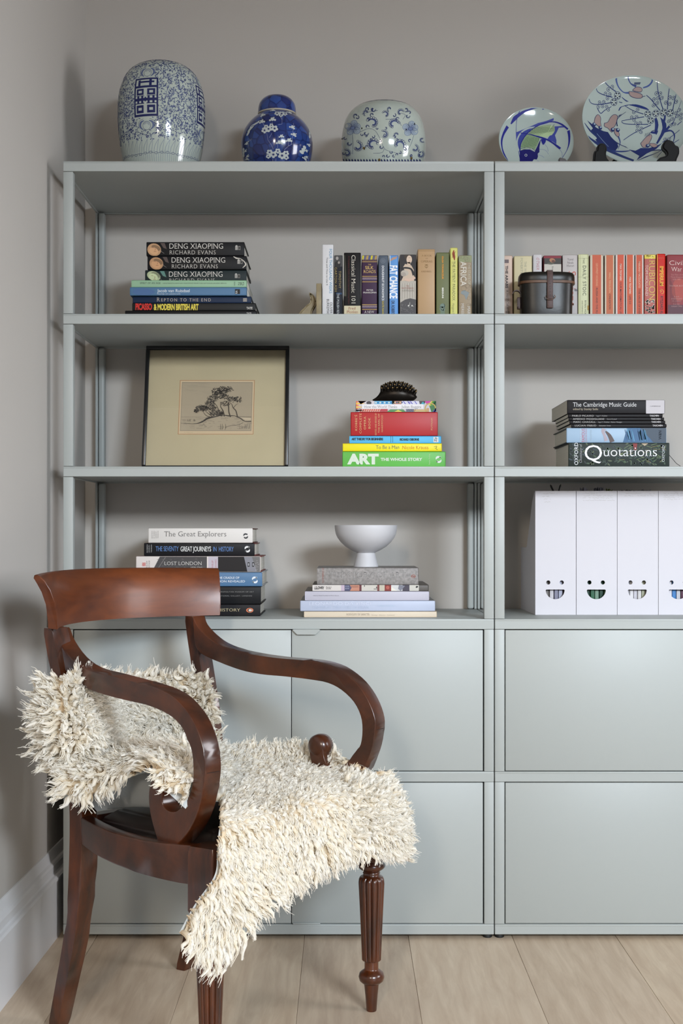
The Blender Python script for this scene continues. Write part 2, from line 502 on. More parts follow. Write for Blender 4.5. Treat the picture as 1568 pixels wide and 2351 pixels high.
# ------------------------------------------------------------------ books
def book(name, Y, x0, x1, zb, zt, depth, cover, label, up=False, pages=True, draw=None, hard=True, group=None, inner=None, side=None):
    """x0,x1 in photo pixels at the spine's own distance; zb, zt world heights"""
    Z = DC + Y
    X0, X1 = xat(x0, Z), xat(x1, Z)
    cm = mat('cover_%s' % '_'.join(str(int(v)) for v in cover), cover, 0.42 if hard else 0.48, bump=(500, 0.02), spec=.16 if sum(cover) < 200 else .3) if isinstance(cover, tuple) else cover
    sm = cm if side is None else mat('board_%s' % '_'.join(str(int(v)) for v in side), side, 0.5)
    t = thing(name, ((X0 + X1) / 2, Y + depth / 2, zb), label, 'book', group)
    ct = 0.0024 if hard else 0.0007
    ov = 0.0035 if hard else 0.0004
    bm = bmesh.new()
    e = .00015
    if not up:
        add_box(bm, X0, X1, Y, Y + (.0035 if hard else .0012), zb + e, zt - e, min(.0022, (zt - zb) * .22), 3, 0)
        add_box(bm, X0 + .0002, X1 - .0002, Y + .0015, Y + depth, zb + e, zb + ct, .0005, 1, 1)
        add_box(bm, X0 + .0002, X1 - .0002, Y + .0015, Y + depth, zt - ct, zt - e, .0005, 1, 1)
        P = (X0 + ov, X1 - ov, Y + .0025, Y + depth - ov, zb + ct, zt - ct)
    else:
        add_box(bm, X0 + e, X1 - e, Y, Y + (.0035 if hard else .0012), zb, zt, min(.0022, (X1 - X0) * .22), 3, 0)
        add_box(bm, X0 + e, X0 + ct, Y + .0015, Y + depth, zb, zt - .0002, .0005, 1, 1)
        add_box(bm, X1 - ct, X1 - e, Y + .0015, Y + depth, zb, zt - .0002, .0005, 1, 1)
        P = (X0 + ct, X1 - ct, Y + .0025, Y + depth - ov, zb + ov, zt - ov)
    bm_obj('cover', bm, t, [cm, sm])
    bm = bmesh.new(); add_box(bm, *P, 0.0004, 1); bm_obj('page_block', bm, t, M_PAGES)
    if draw:
        ff = flat_fn(Z)
        def cl(u, v, h):
            p = ff(u, v, h); return Vector((min(max(p.x, X0 + .0004), X1 - .0004), p.y, min(max(p.z, zb + .0004), zt - .0003)))
        ink = Ink(cl); draw(ink); ink.build('spine_print', t)
    return t

W = (214, 210, 204)
def stack(items, zb):
    zb += .0004
    for it in items:
        Y = it['Y']; Z = DC + Y
        zt = zat(it['y0'], Z)
        n = it.get('name', 'book')
        book(n, Y, it['x'][0], it['x'][1], zb, zt, it.get('d', .22), it['c'], it['l'], draw=it.get('f'), hard=it.get('h', True), side=it.get('s'), group=it.get('g'))
        zb = zt + .0002
    return zb

def penguin_free_dolphin(k, cx, cy, r, c):
    # publisher's round mark: two curved shapes chasing each other
    for s in (0, math.pi):
        pts = [(cx + r * .78 * math.cos(s + a), cy + r * .78 * math.sin(s + a)) for a in [x * .28 for x in range(0, 10)]]
        k.line(pts, [r * .1, r * .55, r * .62, r * .5, r * .12], c, 2)
        q = pts[-2]; k.poly([(q[0] - r * .3, q[1] - r * .1), (q[0] + r * .25, q[1] - r * .35), (q[0] + r * .1, q[1] + r * .35)], c, 2)

# --- stack A : top shelf, left
G_A = 'books lying in a stack on the top shelf'
def deng(x, yt, yb, face, tint):
    def f(k):
        k.ell(x - 35, yt + 2 + (yb - yt) * .5, 16, (yb - yt) * .47, face, 1, 0.35, 22)
        k.ell(x - 31, yt + 4 + (yb - yt) * .30, 11, 6, tuple(int(v * .72) for v in face), 2, 0.4, 14)
        k.ell(x - 36, yt + 3 + (yb - yt) * .56, 11, 8, tuple(min(255, int(v * 1.12)) for v in face), 3, 0.4, 14)
        k.line([(x - 41, yt + 13), (x - 38, yt + 12), (x - 36, yt + 14)], .7, (120, 84, 62), 4)
        k.line([(x - 36, yt + 21.5), (x - 30, yt + 21.5)], .8, (120, 78, 58), 4)
        k.line([(x - 33, yt + 14), (x - 32, yt + 18), (x - 34, yt + 19)], .8, (130, 85, 60), 4)
        k.poly([(x - 21, yt + 2), (x - 11, yt + 2), (x - 6, yt + 16), (x - 14, yt + 13)], tint, 1)
        k.line([(x - 22, yt + 15), (x - 18, yt + 22), (x - 12, yt + 26)], .8, (120, 116, 112), 2)
        k.text('DENG XIAOPING', x, x + 123, yt + 3, yt + 15, W, bold=.0, serif=True)
        if yb - yt > 26: k.text('RICHARD EVANS', x, x + 106, yt + 19, yt + 28, (190, 186, 180), serif=True, spacing=1.15)
        else: k.text('RICHARD EVANS', x, x + 105, yt + 19, yt + 27, (190, 186, 180), serif=True, spacing=1.15)
        k.rect(x + 151, x + 157, yt + 9, yt + 18, (150, 148, 144), 2); k.rect(x + 158, x + 163, yt + 9, yt + 18, (120, 118, 114), 2)
        k.rect(x + 159.3, x + 161.8, yt + 11, yt + 16.5, (20, 20, 22), 3)
        k.ell(x + 154, yt + 9, 2.4, 2, (170, 168, 164), 3)
    return f
def fa2(k):
    k.text('PICASSO', 311, 349, 697.5, 711, (196, 38, 34), bold=.045, spacing=.95)
    k.text('& MODERN BRITISH ART', 353, 456, 698.5, 711.5, (214, 196, 74), bold=.04, spacing=.95)
    k.text('TATE', 566, 579.5, 705, 710, W, bold=.02)
def fa3(k):
    k.text('R', 360, 367.5, 683, 692, (196, 184, 168), serif=True)
    k.text('EPTON TO THE END', 370, 484, 685, 692, (196, 184, 168), serif=True, spacing=1.35)
    for i in range(3): k.rect(558, 567, 685 + 2.8 * i, 686.5 + 2.8 * i, (196, 184, 168), 2)
def fa4(k):
    k.ell(330, 670, 26, 8, (66, 98, 142), 1)
    k.text('Jacob van Ruisdael', 361, 435.5, 664, 670.8, (206, 214, 220), bold=.005)
    k.text('MASTER OF LANDSCAPE', 361, 414, 673.6, 676.6, (190, 200, 208), spacing=1.1)
    k.rect(539.5, 551, 664, 675, (22, 22, 26), 2); k.text('RA', 674, 667, 540.5, 545.5, (220, 220, 220), 'U', 3)
def fa5(k):
    k.text('SPIRIT OF AN AGE', 321.5, 368.5, 648, 652, (66, 84, 76), spacing=1.1)
    k.text('NINETEENTH-CENTURY PAINTINGS FROM THE NATIONALGALERIE, BERLIN', 374, 520, 649.2, 651.6, (84, 104, 92))
    k.text('NGA', 655.5, 646.5, 537, 540, (60, 76, 68), 'U')
    k.text('N', 655, 648, 546.5, 551, (36, 42, 40), 'U', serif=True); k.text('G', 655, 648, 555, 560, (36, 42, 40), 'U', serif=True)
    k.rect(552.4, 553.6, 648, 655, (36, 42, 40), 2)
stack([
    dict(Y=.050, x=(287, 589), y0=713, c=(18, 18, 20), d=.24, l='large thin black book lowest in the stack, mostly hidden by the shelf edge', g=G_A, f=lambda k: k.text('TATE', 566, 577, 717.5, 721, W)),
    dict(Y=.056, x=(303.5, 587), y0=695.5, c=(30, 30, 30), d=.22, l='black book with red and yellow capital letters on its spine', g=G_A, f=fa2),
    dict(Y=.062, x=(304.5, 577), y0=680.5, c=(24, 40, 66), d=.21, l='navy blue book with pale spaced serif capitals, under the sky blue one', g=G_A, f=fa3),
    dict(Y=.052, x=(298.5, 567), y0=659.5, c=(76, 112, 146), d=.20, l='mid blue book with white title and small black square', g=G_A, f=fa4, h=False),
    dict(Y=.056, x=(302, 567), y0=643.5, c=(142, 176, 146), d=.20, l='slim pale green book in the black and blue stack', g=G_A, f=fa5, h=False),
    dict(Y=.075, x=(333, 566), y0=620, c=(30, 40, 42), d=.16, l='black biography with a greenish faded portrait, lowest of three alike', g=G_A, f=deng(388, 620.5, 643, (166, 176, 140), (84, 124, 116))),
    dict(Y=.072, x=(338.5, 566), y0=587.5, c=(20, 20, 23), d=.155, l='black biography with a torn jacket corner, middle of three alike', g=G_A,
         f=lambda k: (deng(394, 588, 618, (172, 132, 96), (78, 66, 64))(k), k.line([(536, 589), (543, 593), (552, 594), (561, 601), (564, 608), (557, 615)], [1.2, 3.2, 1.2, 2.2, 3.0, 1.2], (196, 190, 180), 4, 3))),
    dict(Y=.074, x=(336, 561), y0=555.5, c=(20, 20, 23), d=.155, l='black biography topmost on the stack, with portrait at the spine end', g=G_A, f=deng(389, 556, 587, (178, 140, 104), (78, 66, 64))),
], TOPS[1])

# --- row B : standing books, top shelf of the left unit
def upright(name, Y, x0, x1, ytop, zb, d, c, l, f=None, h=False, g=None, side=None):
    return book(name, Y, x0, x1, zb + .0004, zat(ytop, DC + Y), d, c, l, up=True, draw=f, hard=h, group=g, side=side)
G_B = 'books standing upright on the top shelf of the left unit'
YBk = .055
def fb1(k):
    k.text('FOUR THOUSAND WEEKS', 572, 673.5, 762.3, 756, (70, 136, 176), 'D')
    k.text('Time and How to Use It', 591, 655.5, 752.8, 749.3, (60, 60, 62), 'D')
    k.text('OLIVER', 694, 720, 763, 757.4, (42, 42, 44), 'D'); k.text('BURKEMAN', 687, 724, 755.6, 750.2, (42, 42, 44), 'D')
def fb2(k):
    k.rect(767.8, 786, 587, 612, (62, 62, 64)); k.ell(774, 593, 3.2, 4, (150, 146, 142), 2); k.ell(775, 607, 7, 8, (28, 28, 30), 2); k.ell(778, 603, 2.5, 3, (140, 134, 128), 3)
    k.text('TIMOTHY', 622, 662, 783, 777.6, (150, 134, 84), 'D', spacing=1.15); k.text('GARTON ASH', 614, 669.5, 773.6, 768.6, (150, 134, 84), 'D', spacing=1.1)
    k.rect(772, 785, 672, 676, (40, 66, 96)); k.text('THE POLISH REV', 673.5, 722, 778.6, 773.4, (176, 180, 184), 'D', bold=.01)
def fb3(k):
    k.line([(791.5, 586), (793, 630), (792, 680)], [1.5, 3, 6], (58, 60, 46), 1)
    k.rect(790, 828, 702, 722, (198, 188, 158)); k.text('Classical Music 101', 586, 697, 816, 807, (226, 220, 206), 'D', serif=True)
    k.text('A Complete Guide to Learning and Loving Music', 588, 698, 802.5, 799.8, (92, 30, 32), 'D')
    k.text('Fred', 800, 816.5, 705, 711, (146, 62, 48), serif=True, layer=3); k.text('Plotkin', 796, 822, 713, 719, (146, 62, 48), serif=True, layer=3)
def fb4(k):
    k.rect(831, 866, 587, 596, (120, 112, 124))
    for i in range(7): k.poly([(832 + i * 5, 587), (836 + i * 5, 587), (834 + i * 5, 596), (830.6 + i * 5, 596)], [(196, 186, 40), (90, 90, 110), (170, 140, 70), (70, 80, 120)][i % 4], 2)
    for y in (600.5, 634, 646.6, 699, 710): k.rect(831.3, 865.6, y, y + 1.1, (206, 172, 92), 2)
    for y in (637.2, 701.6):
        k.rect(831.3, 865.6, y, y + 6, (104, 90, 116), 2)
        for i in range(17): k.ell(832.5 + i * 2, y + 1.4, .6, .6, (206, 172, 92), 3, n=6); k.ell(832.5 + i * 2, y + 4.6, .7, .7, (60, 48, 72), 3, n=6)
    for i in range(17): k.ell(832.5 + i * 2, 597.7, .5, .5, (206, 172, 92), 2, n=6)
    k.text('THE', 845, 852, 606, 609, (214, 182, 104), serif=True); k.text('SILK', 838.5, 858, 611, 618, (214, 182, 104), serif=True, bold=.01); k.text('ROADS', 834.5, 862.5, 620, 627, (214, 182, 104), serif=True)
    k.text('PETER', 841.5, 857, 664.5, 668, W); k.text('FRANKOPAN', 834, 864, 670, 673.6, W)
    k.text('A NEW', 836.5, 859, 713.5, 719, W, serif=True)
def fb5(k):
    for r in (5.6, 3.2, 1.6): k.ring(879, 599, r, .6, (128, 136, 148), 2)
    k.text('DOUGHNUT ECONOMICS', 610, 690, 881.6, 876.8, (206, 208, 212), 'D', bold=.03)
    k.text('KATE RAWORTH', 692, 738, 881.4, 877, (196, 176, 50), 'D', bold=.01)
def fb6(k):
    k.rect(894, 896.4, 587, 612, (196, 206, 216)); k.line([(896, 599), (902, 594), (908, 592), (912, 588)], [1.4, 5.5, 4.5, .6], (176, 140, 120), 2, 3)
    k.text('FAT CHANCE', 609.5, 685.5, 911.5, 894.6, (232, 234, 238), 'D', bold=.035)
    k.text('DR. ROBERT LUSTIG', 690.5, 742, 905.5, 898.8, (26, 36, 60), 'D', bold=.02)
def fb7(k):
    k.rect(918.6, 955, 585, 645, (44, 40, 42)); k.rect(918.6, 955, 645, 722, (176, 170, 160))
    k.poly([(919, 719), (919, 695), (930, 688), (942, 685), (955, 688), (955, 722), (919, 722)], (74, 72, 74), 3)
    k.poly([(921, 645), (931, 624), (925, 614), (930, 606), (944, 609), (950, 620), (951, 645)], (196, 176, 156), 2)
    k.ell(939.5, 596, 6.4, 9.6, (206, 184, 164), 3); k.ell(934.6, 590, 6.6, 6.6, (60, 50, 42), 2); k.rect(935, 942, 602, 611, (200, 178, 158), 3)
    k.line([(920, 617), (930, 615), (944, 618), (950, 632)], [3, 4, 4, 6], (34, 32, 34), 4, 3)
    k.ell(929, 627, 9, 7, (180, 172, 160), 5); k.ell(926, 630, 6, 5, (160, 152, 142), 6); k.line([(929, 641), (940, 643), (953, 637)], [5, 7, 5], (204, 176, 158), 5, 3)
    k.line([(938.6, 592), (941.4, 592)], .5, (70, 40, 40), 6); k.line([(939, 600), (942, 600)], .8, (160, 70, 66), 6)
    for i in range(12): k.line([(921 + i * 2.8, 650), (920 + i * 3, 684 + (i % 3) * 3)], .8, [(196, 190, 180), (150, 144, 134)][i % 2], 2)
    for i in range(40): k.ell(920 + random.random() * 34, 697 + random.random() * 22, .45, .45, (180, 178, 172), 4, n=5)
    k.ell(938, 702, 1.8, 1.8, (206, 204, 198), 5); k.ell(946, 702, 1.8, 1.8, (206, 204, 198), 5); k.line([(941, 694), (940, 701)], .7, (206, 204, 198), 5)
    k.text('THE', 932, 939, 655, 658.6, (158, 100, 92), layer=4, serif=True); k.text('VICTORIANS', 921.5, 949.5, 659.8, 663.6, (158, 100, 92), layer=4, serif=True); k.text('A.N.WILSON', 922.5, 950, 665.6, 669.4, (134, 128, 120), layer=4, serif=True)
def fb8(k):
    g = (138, 108, 64)
    k.rect(960, 997.5, 575.5, 576.5, g)
    k.text('A BOOK', 968, 991.5, 585, 589, g, serif=True); k.text('OF', 977, 982.5, 592, 594.6, g, serif=True); k.text('OPERAS', 966.5, 992.5, 598, 602.6, g, serif=True)
    k.ring(979, 611.6, 3.2, 1, g); k.line([(979, 608), (979, 616)], .9, g); k.line([(975, 607.5), (983, 607.5)], .8, g); k.text('KREHBIEL', 967, 991, 621.6, 625, g, serif=True)
def fb9(k):
    k.text('OLGA TOKARCZUK', 588, 641.5, 1018.2, 1014.6, (214, 146, 44), 'D', bold=.04); k.text('BIEGUNI', 660.5, 684.5, 1018.2, 1014.8, (224, 224, 214), 'D', bold=.045)
    for i in range(22):
        a = random.random() * 6; k.line([(1016 + 7 * math.cos(a), 706 + 9 * math.sin(a)), (1016 + 6 * math.cos(a + .6), 704 + 8 * math.sin(a + .6)), (1016 + 2 * math.cos(a + 1), 712)], .7, (124, 142, 132), 2)
    k.ell(1016, 702, 6, 5, (112, 132, 120), 1); k.rect(1011, 1021, 704, 722, (106, 124, 104))
def fb10(k):
    k.line([(1042, 574), (1041, 582), (1042.5, 590), (1043.5, 598)], [1, 6, 5.5, 1], (150, 66, 34), 2, 3); k.line([(1038, 592), (1046, 577)], .7, (150, 66, 34), 2)
    k.text('THE PATIENT PARADOX', 599.5, 690.5, 1045, 1038.6, (92, 92, 60), 'D', serif=True); k.text('Margaret McCartney', 696.5, 745, 1043, 1038.6, (120, 116, 76), 'D', serif=True)
def fb11(k):
    for i in range(26):
        cx, cy = 1055 + random.random() * 26, 590 + random.random() * 128
        r = 3 + random.random() * 3
        if cx - r < 1053.5 or cx + r > 1082.5: r = max(1.2, min(cx - 1053.6, 1082.4 - cx))
        k.ring(cx, cy, r, .45, (128, 112, 92), 2, 9)
    k.rect(1053.4, 1082.6, 587, 602, (150, 156, 118)); k.poly([(1059, 669), (1066, 666), (1077, 672), (1074, 680), (1070, 689), (1066, 678), (1058, 674)], (138, 148, 150), 2)
    k.text('AFRICA', 600.5, 656.5, 1070.5, 1057.5, (224, 218, 206), 'D', layer=3, bold=.01); k.text('THE STATE OF', 604, 653.5, 1080, 1074.5, (196, 190, 170), 'D', layer=3)
    k.text('MERED', 697, 726, 1065, 1059, W, 'D', layer=3); k.text('MARTIN', 704, 735, 1079, 1073, W, 'D', layer=3)
zb = TOPS[1]
upright('book', YBk, 739.5, 765.5, 561, zb, .15, (206, 206, 208), 'tall white book with blue lettering next to the stone bookend', fb1, True, G_B, side=(66, 96, 124))
upright('book', YBk, 767, 786.6, 586.5, zb, .13, (30, 32, 40), 'dark book with a small photo at the top, beside the tall white one', fb2, False, G_B)
upright('book', YBk, 789.5, 828.5, 580.5, zb, .14, (22, 20, 21), 'thick black paperback about classical music with white lettering', fb3, False, G_B)
upright('book', YBk, 830.8, 866.2, 586.5, zb, .13, (62, 42, 66), 'purple paperback with gold bands and gold serif title', fb4, False, G_B)
upright('book', YBk, 869, 891.4, 586.5, zb, .13, (78, 88, 102), 'slate grey paperback with white title and ring mark at the top', fb5, False, G_B)
upright('book', YBk, 894, 914.5, 586.5, zb, .13, (92, 146, 206), 'bright sky blue paperback with large white capitals', fb6, False, G_B)
upright('book', YBk, 918, 955.4, 584.5, zb, .13, (150, 142, 132), 'paperback whose spine shows a lady in a pale dress', fb7, False, G_B)
upright('book', YBk - .004, 958.8, 998.6, 572, zb, .15, (176, 144, 106), 'old tan cloth hardback with faint gold lettering', fb8, True, G_B)
upright('book', YBk, 1001.5, 1031.6, 580, zb, .14, (110, 116, 78), 'olive green paperback with small orange lettering', fb9, False, G_B)
upright('book', YBk, 1033.8, 1050.5, 569, zb, .14, (218, 216, 128), 'narrow pale yellow book between the olive and the map-patterned ones', fb10, False, G_B)
upright('book', YBk, 1053, 1083, 586.5, zb, .135, (166, 148, 122), 'beige paperback with a cracked map pattern, last before the post', fb11, False, G_B)

# --- row C : standing books behind the leather case, right unit
G_C = 'books standing upright on the top shelf of the right unit'
YC_ = .125
def orange(a, b, l, t, ya, yb, au, yc, yd, ti, tc):
    cx = (l + t) / 2
    def f(k):
        k.rect(l, t, a, 722, b)
        k.text(au, ya, yb, cx + 2.3, cx - 1.8, tc, 'D', bold=.01); k.text(ti, yc, yd, cx + 2.3, cx - 1.8, (74, 34, 24), 'D', bold=.01)
    return f
def fc1(k):
    k.rect(1158, 1168, 596, 604, (112, 96, 96)); k.text('THE ARABS', 610, 661.5, 1166, 1160.5, (66, 52, 50), 'D', bold=.03); k.text('A HISTORY', 665.5, 709.5, 1167, 1161.5, (120, 104, 98), 'D')
    k.text('EUGENE', 715, 745, 1170, 1166, (84, 68, 64), 'D'); k.text('ROGAN', 715, 745, 1164.5, 1160.5, (84, 68, 64), 'D')
def fc2(k): k.text('THE WEALTH AND', 600, 664, 1208.5, 1203.5, (146, 150, 132), 'D', serif=True); k.text('POVERTY OF', 592, 642, 1200, 1195, (146, 150, 132), 'D', serif=True)
def fc3(k): k.text('OTHER MINDS', 592, 650, 1238, 1231.5, (172, 84, 92), 'D', serif=True, shear=.2, spacing=1.2)
def fc4(k):
    k.rect(1248, 1288.5, 587.3, 593, (124, 26, 40)); k.rect(1249.5, 1288.5, 593, 606.5, (52, 48, 42), 2); k.ell(1268, 598, 7, 5, (160, 110, 76), 3, .3); k.ell(1270, 600, 4, 3, (92, 54, 40), 4); k.ell(1264, 605, 8, 2.4, (78, 76, 62), 3)
    k.rect(1249.5, 1288.5, 606.5, 722, (190, 184, 174)); k.text('Emotional', 612, 634, 1270.5, 1267, (60, 54, 50), 'D')
def fc5(k):
    for s, x0, x1, y in (('Yuval', 1302, 1316.5, 598), ('Noah', 1302.5, 1316.5, 605.5), ('Harari', 1301, 1318, 612.5)): k.text(s, x0, x1, y - 5, y, (104, 96, 96), serif=True)
    k.text('Sapiens', 623, 702, 1322, 1305, (178, 70, 52), 'D', serif=True); k.ell(1322, 666, 3.4, 2.6, (110, 108, 110), 3, .3)
def fc6(k):
    for x in (1331.5, 1348.5): k.line([(x, 584), (x, 720)], .4, (128, 134, 90), 2)
    for y in (593, 636): k.line([(1327, y), (1351, y)], .4, (128, 134, 90), 2)
    k.text('THE', 593, 605, 1342, 1338, (70, 72, 56), 'D', spacing=1.2); k.text('DAILY STOIC', 610, 678.5, 1345.5, 1338, (66, 68, 54), 'D', spacing=1.1)
    k.text('RYAN HOLIDAY', 690, 738, 1346, 1342, (66, 68, 54), 'D'); k.text('AND STEPHEN HANSELMAN', 690, 745, 1338, 1335.6, (96, 98, 76), 'D')
    k.rect(1348.8, 1351.6, 701.5, 712, (170, 130, 34), 3)
def fc12(k):
    k.rect(1479.6, 1505, 585, 594, (206, 188, 60)); k.text('RUBICON', 597.5, 689.5, 1504, 1489.6, (206, 176, 84), 'D', serif=True, layer=3)
    k.text('TOM HOLLAND', 608, 679.5, 1487.6, 1481.6, (208, 182, 172), 'D')
    for i in range(60):
        y = 688 + random.random() * 30; k.ell(1482 + random.random() * 20, y, 2.2, 1.6, [(198, 188, 176), (176, 166, 150), (120, 136, 130), (172, 110, 100)][i % 4], 2, random.random() * 3, 7)
    for i in range(16): k.ell(1482 + random.random() * 20, 586 + random.random() * 7, 2, 1, [(150, 134, 40), (226, 214, 130)][i % 2], 2, n=6)
def fc13(k):
    k.rect(1508, 1509.6, 583, 720, (206, 150, 30)); k.text('GRANTA', 1510.5, 1525.5, 591, 594, (206, 96, 74), serif=True)
    k.text('IMPERIUM', 611.5, 656.5, 1523, 1514.5, (220, 168, 40), 'D', bold=.02); k.text('RYSZARD KAPUSCINSKI', 680, 760, 1522, 1516.2, (56, 18, 16), 'D', bold=.02)
    k.line([(1516, 664), (1520, 665), (1523.5, 669), (1522, 674), (1517, 673)], [.8, 1.2, 1.8, 1.4, .6], (214, 140, 50), 2, 3); k.line([(1515.5, 672), (1519, 667.5)], 1.2, (214, 140, 50), 2); k.line([(1514.6, 667), (1518, 668)], 2, (214, 140, 50), 2)
def fc14(k):
    k.rect(1533.5, 1580, 700, 722, (84, 44, 54)); k.ell(1560, 665, 18, 26, (158, 64, 54), 1)
    k.text('Civil', 1536.5, 1570, 598.5, 608.5, (214, 188, 180), serif=True); k.text('War', 1540.5, 1565.5, 613, 623, (214, 188, 180), serif=True)
    for i, (s, x0, x1) in enumerate((('The Wars of the', 1540, 1570), ('Three Kingdoms', 1539.5, 1570), ('1638-1660', 1544, 1562))): k.text(s, x0, x1, 629 + i * 5.4, 632.4 + i * 5.4, (190, 128, 120), serif=True)
    k.text('TREVOR ROYLE', 1536, 1575, 654.6, 658, (200, 158, 150), serif=True)
    for i, (s, x0, x1) in enumerate((('Superb', 1547, 1559), ('INDEPENDENT', 1541, 1566), ('ON SUNDAY', 1543, 1564), ('Masterly', 1546, 1560), ('SUNDAY TIMES', 1541, 1566))): k.text(s, x0, x1, 679.5 + i * 5.1 + (2 if i > 2 else 0), 682.4 + i * 5.1 + (2 if i > 2 else 0), (186, 140, 136), serif=True)
    for i in range(4): k.line([(1538 + i * 3, 640 + i * 6), (1541 + i * 4, 700)], .7, (70, 30, 36), 2)
upright('book', YC_, 1148, 1176.5, 587, zb, .15, (212, 188, 172), 'pale pink paperback leaning against the post at the left end of the right row', fc1, False, G_C)
upright('book', YC_, 1180, 1221.5, 587.5, zb, .15, (204, 194, 158), 'wide cream hardback partly hidden by the leather case', fc2, True, G_C)
upright('book', YC_, 1223.6, 1244, 584, zb, .15, (200, 196, 198), 'narrow white book with red slanting capitals behind the case', fc3, True, G_C)
upright('book', YC_, 1247.5, 1289.5, 587, zb, .13, (84, 30, 38), 'book with a dark red top band and small painting behind the case lid', fc4, False, G_C)
upright('book', YC_, 1291.5, 1326, 585, zb, .13, (184, 178, 176), 'pale grey paperback with large red serif letters, half behind the case', fc5, False, G_C)
upright('book', YC_, 1327.6, 1351.6, 584, zb, .14, (202, 204, 166), 'pale green-cream book right beside the leather case', fc6, False, G_C)
cr = (196, 186, 168)
OR1, OR2, OR3 = (184, 82, 48), (180, 94, 54), (190, 72, 38)
upright('book', YC_, 1354.5, 1385.5, 585, zb, .13, cr, 'widest of the orange and cream striped paperbacks', orange(585.4, OR1, 1360, 1380, 604, 657, 'GEOFFREY HOSKING', 661, 740, 'RUSSIA AND THE RUSSIANS', (206, 150, 112)), False, G_C, side=(110, 40, 30))
upright('book', YC_, 1388, 1411, 585.5, zb, .13, cr, 'faded orange striped paperback, second of the striped row', orange(585.9, OR2, 1392, 1407.5, 626, 672, 'NIALL FERGUSON', 675, 710, 'CIVILIZATION', (206, 156, 116)), False, G_C, side=(110, 40, 30))
upright('book', YC_, 1413, 1435, 584.5, zb, .13, (206, 196, 190), 'orange striped paperback with bold white author name, third of the striped row', orange(585, OR3, 1417.5, 1432, 606, 645, 'MAX TEGMARK', 648, 742, 'OUR MATHEMATICAL UNIVERSE', (222, 196, 180)), False, G_C, side=(70, 26, 40))
upright('book', YC_, 1437, 1456.5, 584.5, zb, .13, (206, 196, 190), 'orange striped paperback with a short title, fourth of the striped row', orange(585, (188, 78, 36), 1439.5, 1453, 636, 675, 'MAX TEGMARK', 679, 698, 'LIFE 3.0', (222, 196, 180)), False, G_C, side=(70, 26, 40))
upright('book', YC_, 1458.5, 1477.6, 585, zb, .13, (206, 196, 190), 'narrowest orange striped paperback, beside the pink and gold one', orange(585.4, (182, 70, 32), 1461, 1474, 600, 661, 'MARIANA MAZZUCATO', 664, 745, 'THE VALUE OF EVERYTHING', (214, 170, 146)), False, G_C, side=(70, 26, 40))
upright('book', YC_, 1479, 1505.6, 584.5, zb, .13, (172, 92, 84), 'pink-red paperback with gold top and tall gold capitals', fc12, False, G_C)
upright('book', YC_, 1507.6, 1527.6, 583, zb, .13, (190, 34, 22), 'bright red narrow paperback with yellow capitals', fc13, False, G_C)
upright('book', YC_, 1531, 1580, 585, zb, .15, (134, 54, 58), 'wide dark red paperback cut by the right edge of the photo', fc14, False, G_C)

# --- stack D : bright stack under the hedgehog
G_D = 'bright books stacked under the metal hedgehog'
def fd1(k):
    k.text('ART', 797, 869.5, 1043.5, 1064.5, (206, 216, 200), bold=.06, layer=2)
    k.text('THE WHOLE STORY', 873.5, 969.5, 1051.5, 1057.8, (206, 216, 200), bold=.05, serif=True)
    k.text('Stephen Farthing', 1067, 1042, 984, 987, (170, 204, 150), 'U', bold=.01); penguin_free_dolphin(k, 1006.8, 1055, 7.6, (214, 222, 210))
def fd2(k): k.text('To Be a Man', 863, 916.5, 1022.6, 1030.6, (110, 112, 84)); k.text('Nicole Krauss', 924, 983.5, 1023.2, 1031.2, (202, 122, 20)); k.line([(996, 1026), (1003, 1024), (1001, 1030), (1005, 1033)], .7, (60, 56, 20), 2, 3); k.line([(998, 1030), (1003, 1027)], .6, (60, 56, 20), 2)
def fd3(k):
    k.text('ART THEORY FOR BEGINNERS', 807, 879.5, 1005.6, 1010.6, (20, 34, 46), bold=.05, spacing=.92); k.text('RICHARD OSBORNE', 918, 962, 1006.6, 1011.4, (20, 34, 46), bold=.05, spacing=.92)
    for x in (897, 901): k.rect(x, x + .7, 1001, 1016, (20, 34, 46))
    k.rect(995, 1006.6, 1003, 1015.5, (206, 210, 214)); k.text('Zp', 1014, 1004, 997, 1002.4, (30, 30, 34), 'U', layer=3)
def fd4(k):
    g = (214, 186, 130)
    for s, x, y0, y1 in (("KOBBE'S", 820, 989, 953), ('COMPLETE', 830, 995, 949), ('OPERA', 840, 986, 956), ('BOOK', 850.4, 984, 959)): k.text(s, y0, y1, x - 4.6, x, g, 'U', serif=True, spacing=1.15)
    for s, x, y0, y1 in (('EDITED AND REVISED BY', 864.5, 999, 948), ('THE EARL OF', 871.6, 994, 950), ('HAREWOOD', 879, 992, 953)): k.text(s, y0, y1, x - 3.6, x, g, 'U', serif=True, spacing=1.1)
    k.line([(815.5, 955), (814, 953.5)], .7, g, 2)
    k.text('PUTNAM', 988, 959.5, 989.4, 993, g, 'U', serif=True, spacing=1.1)
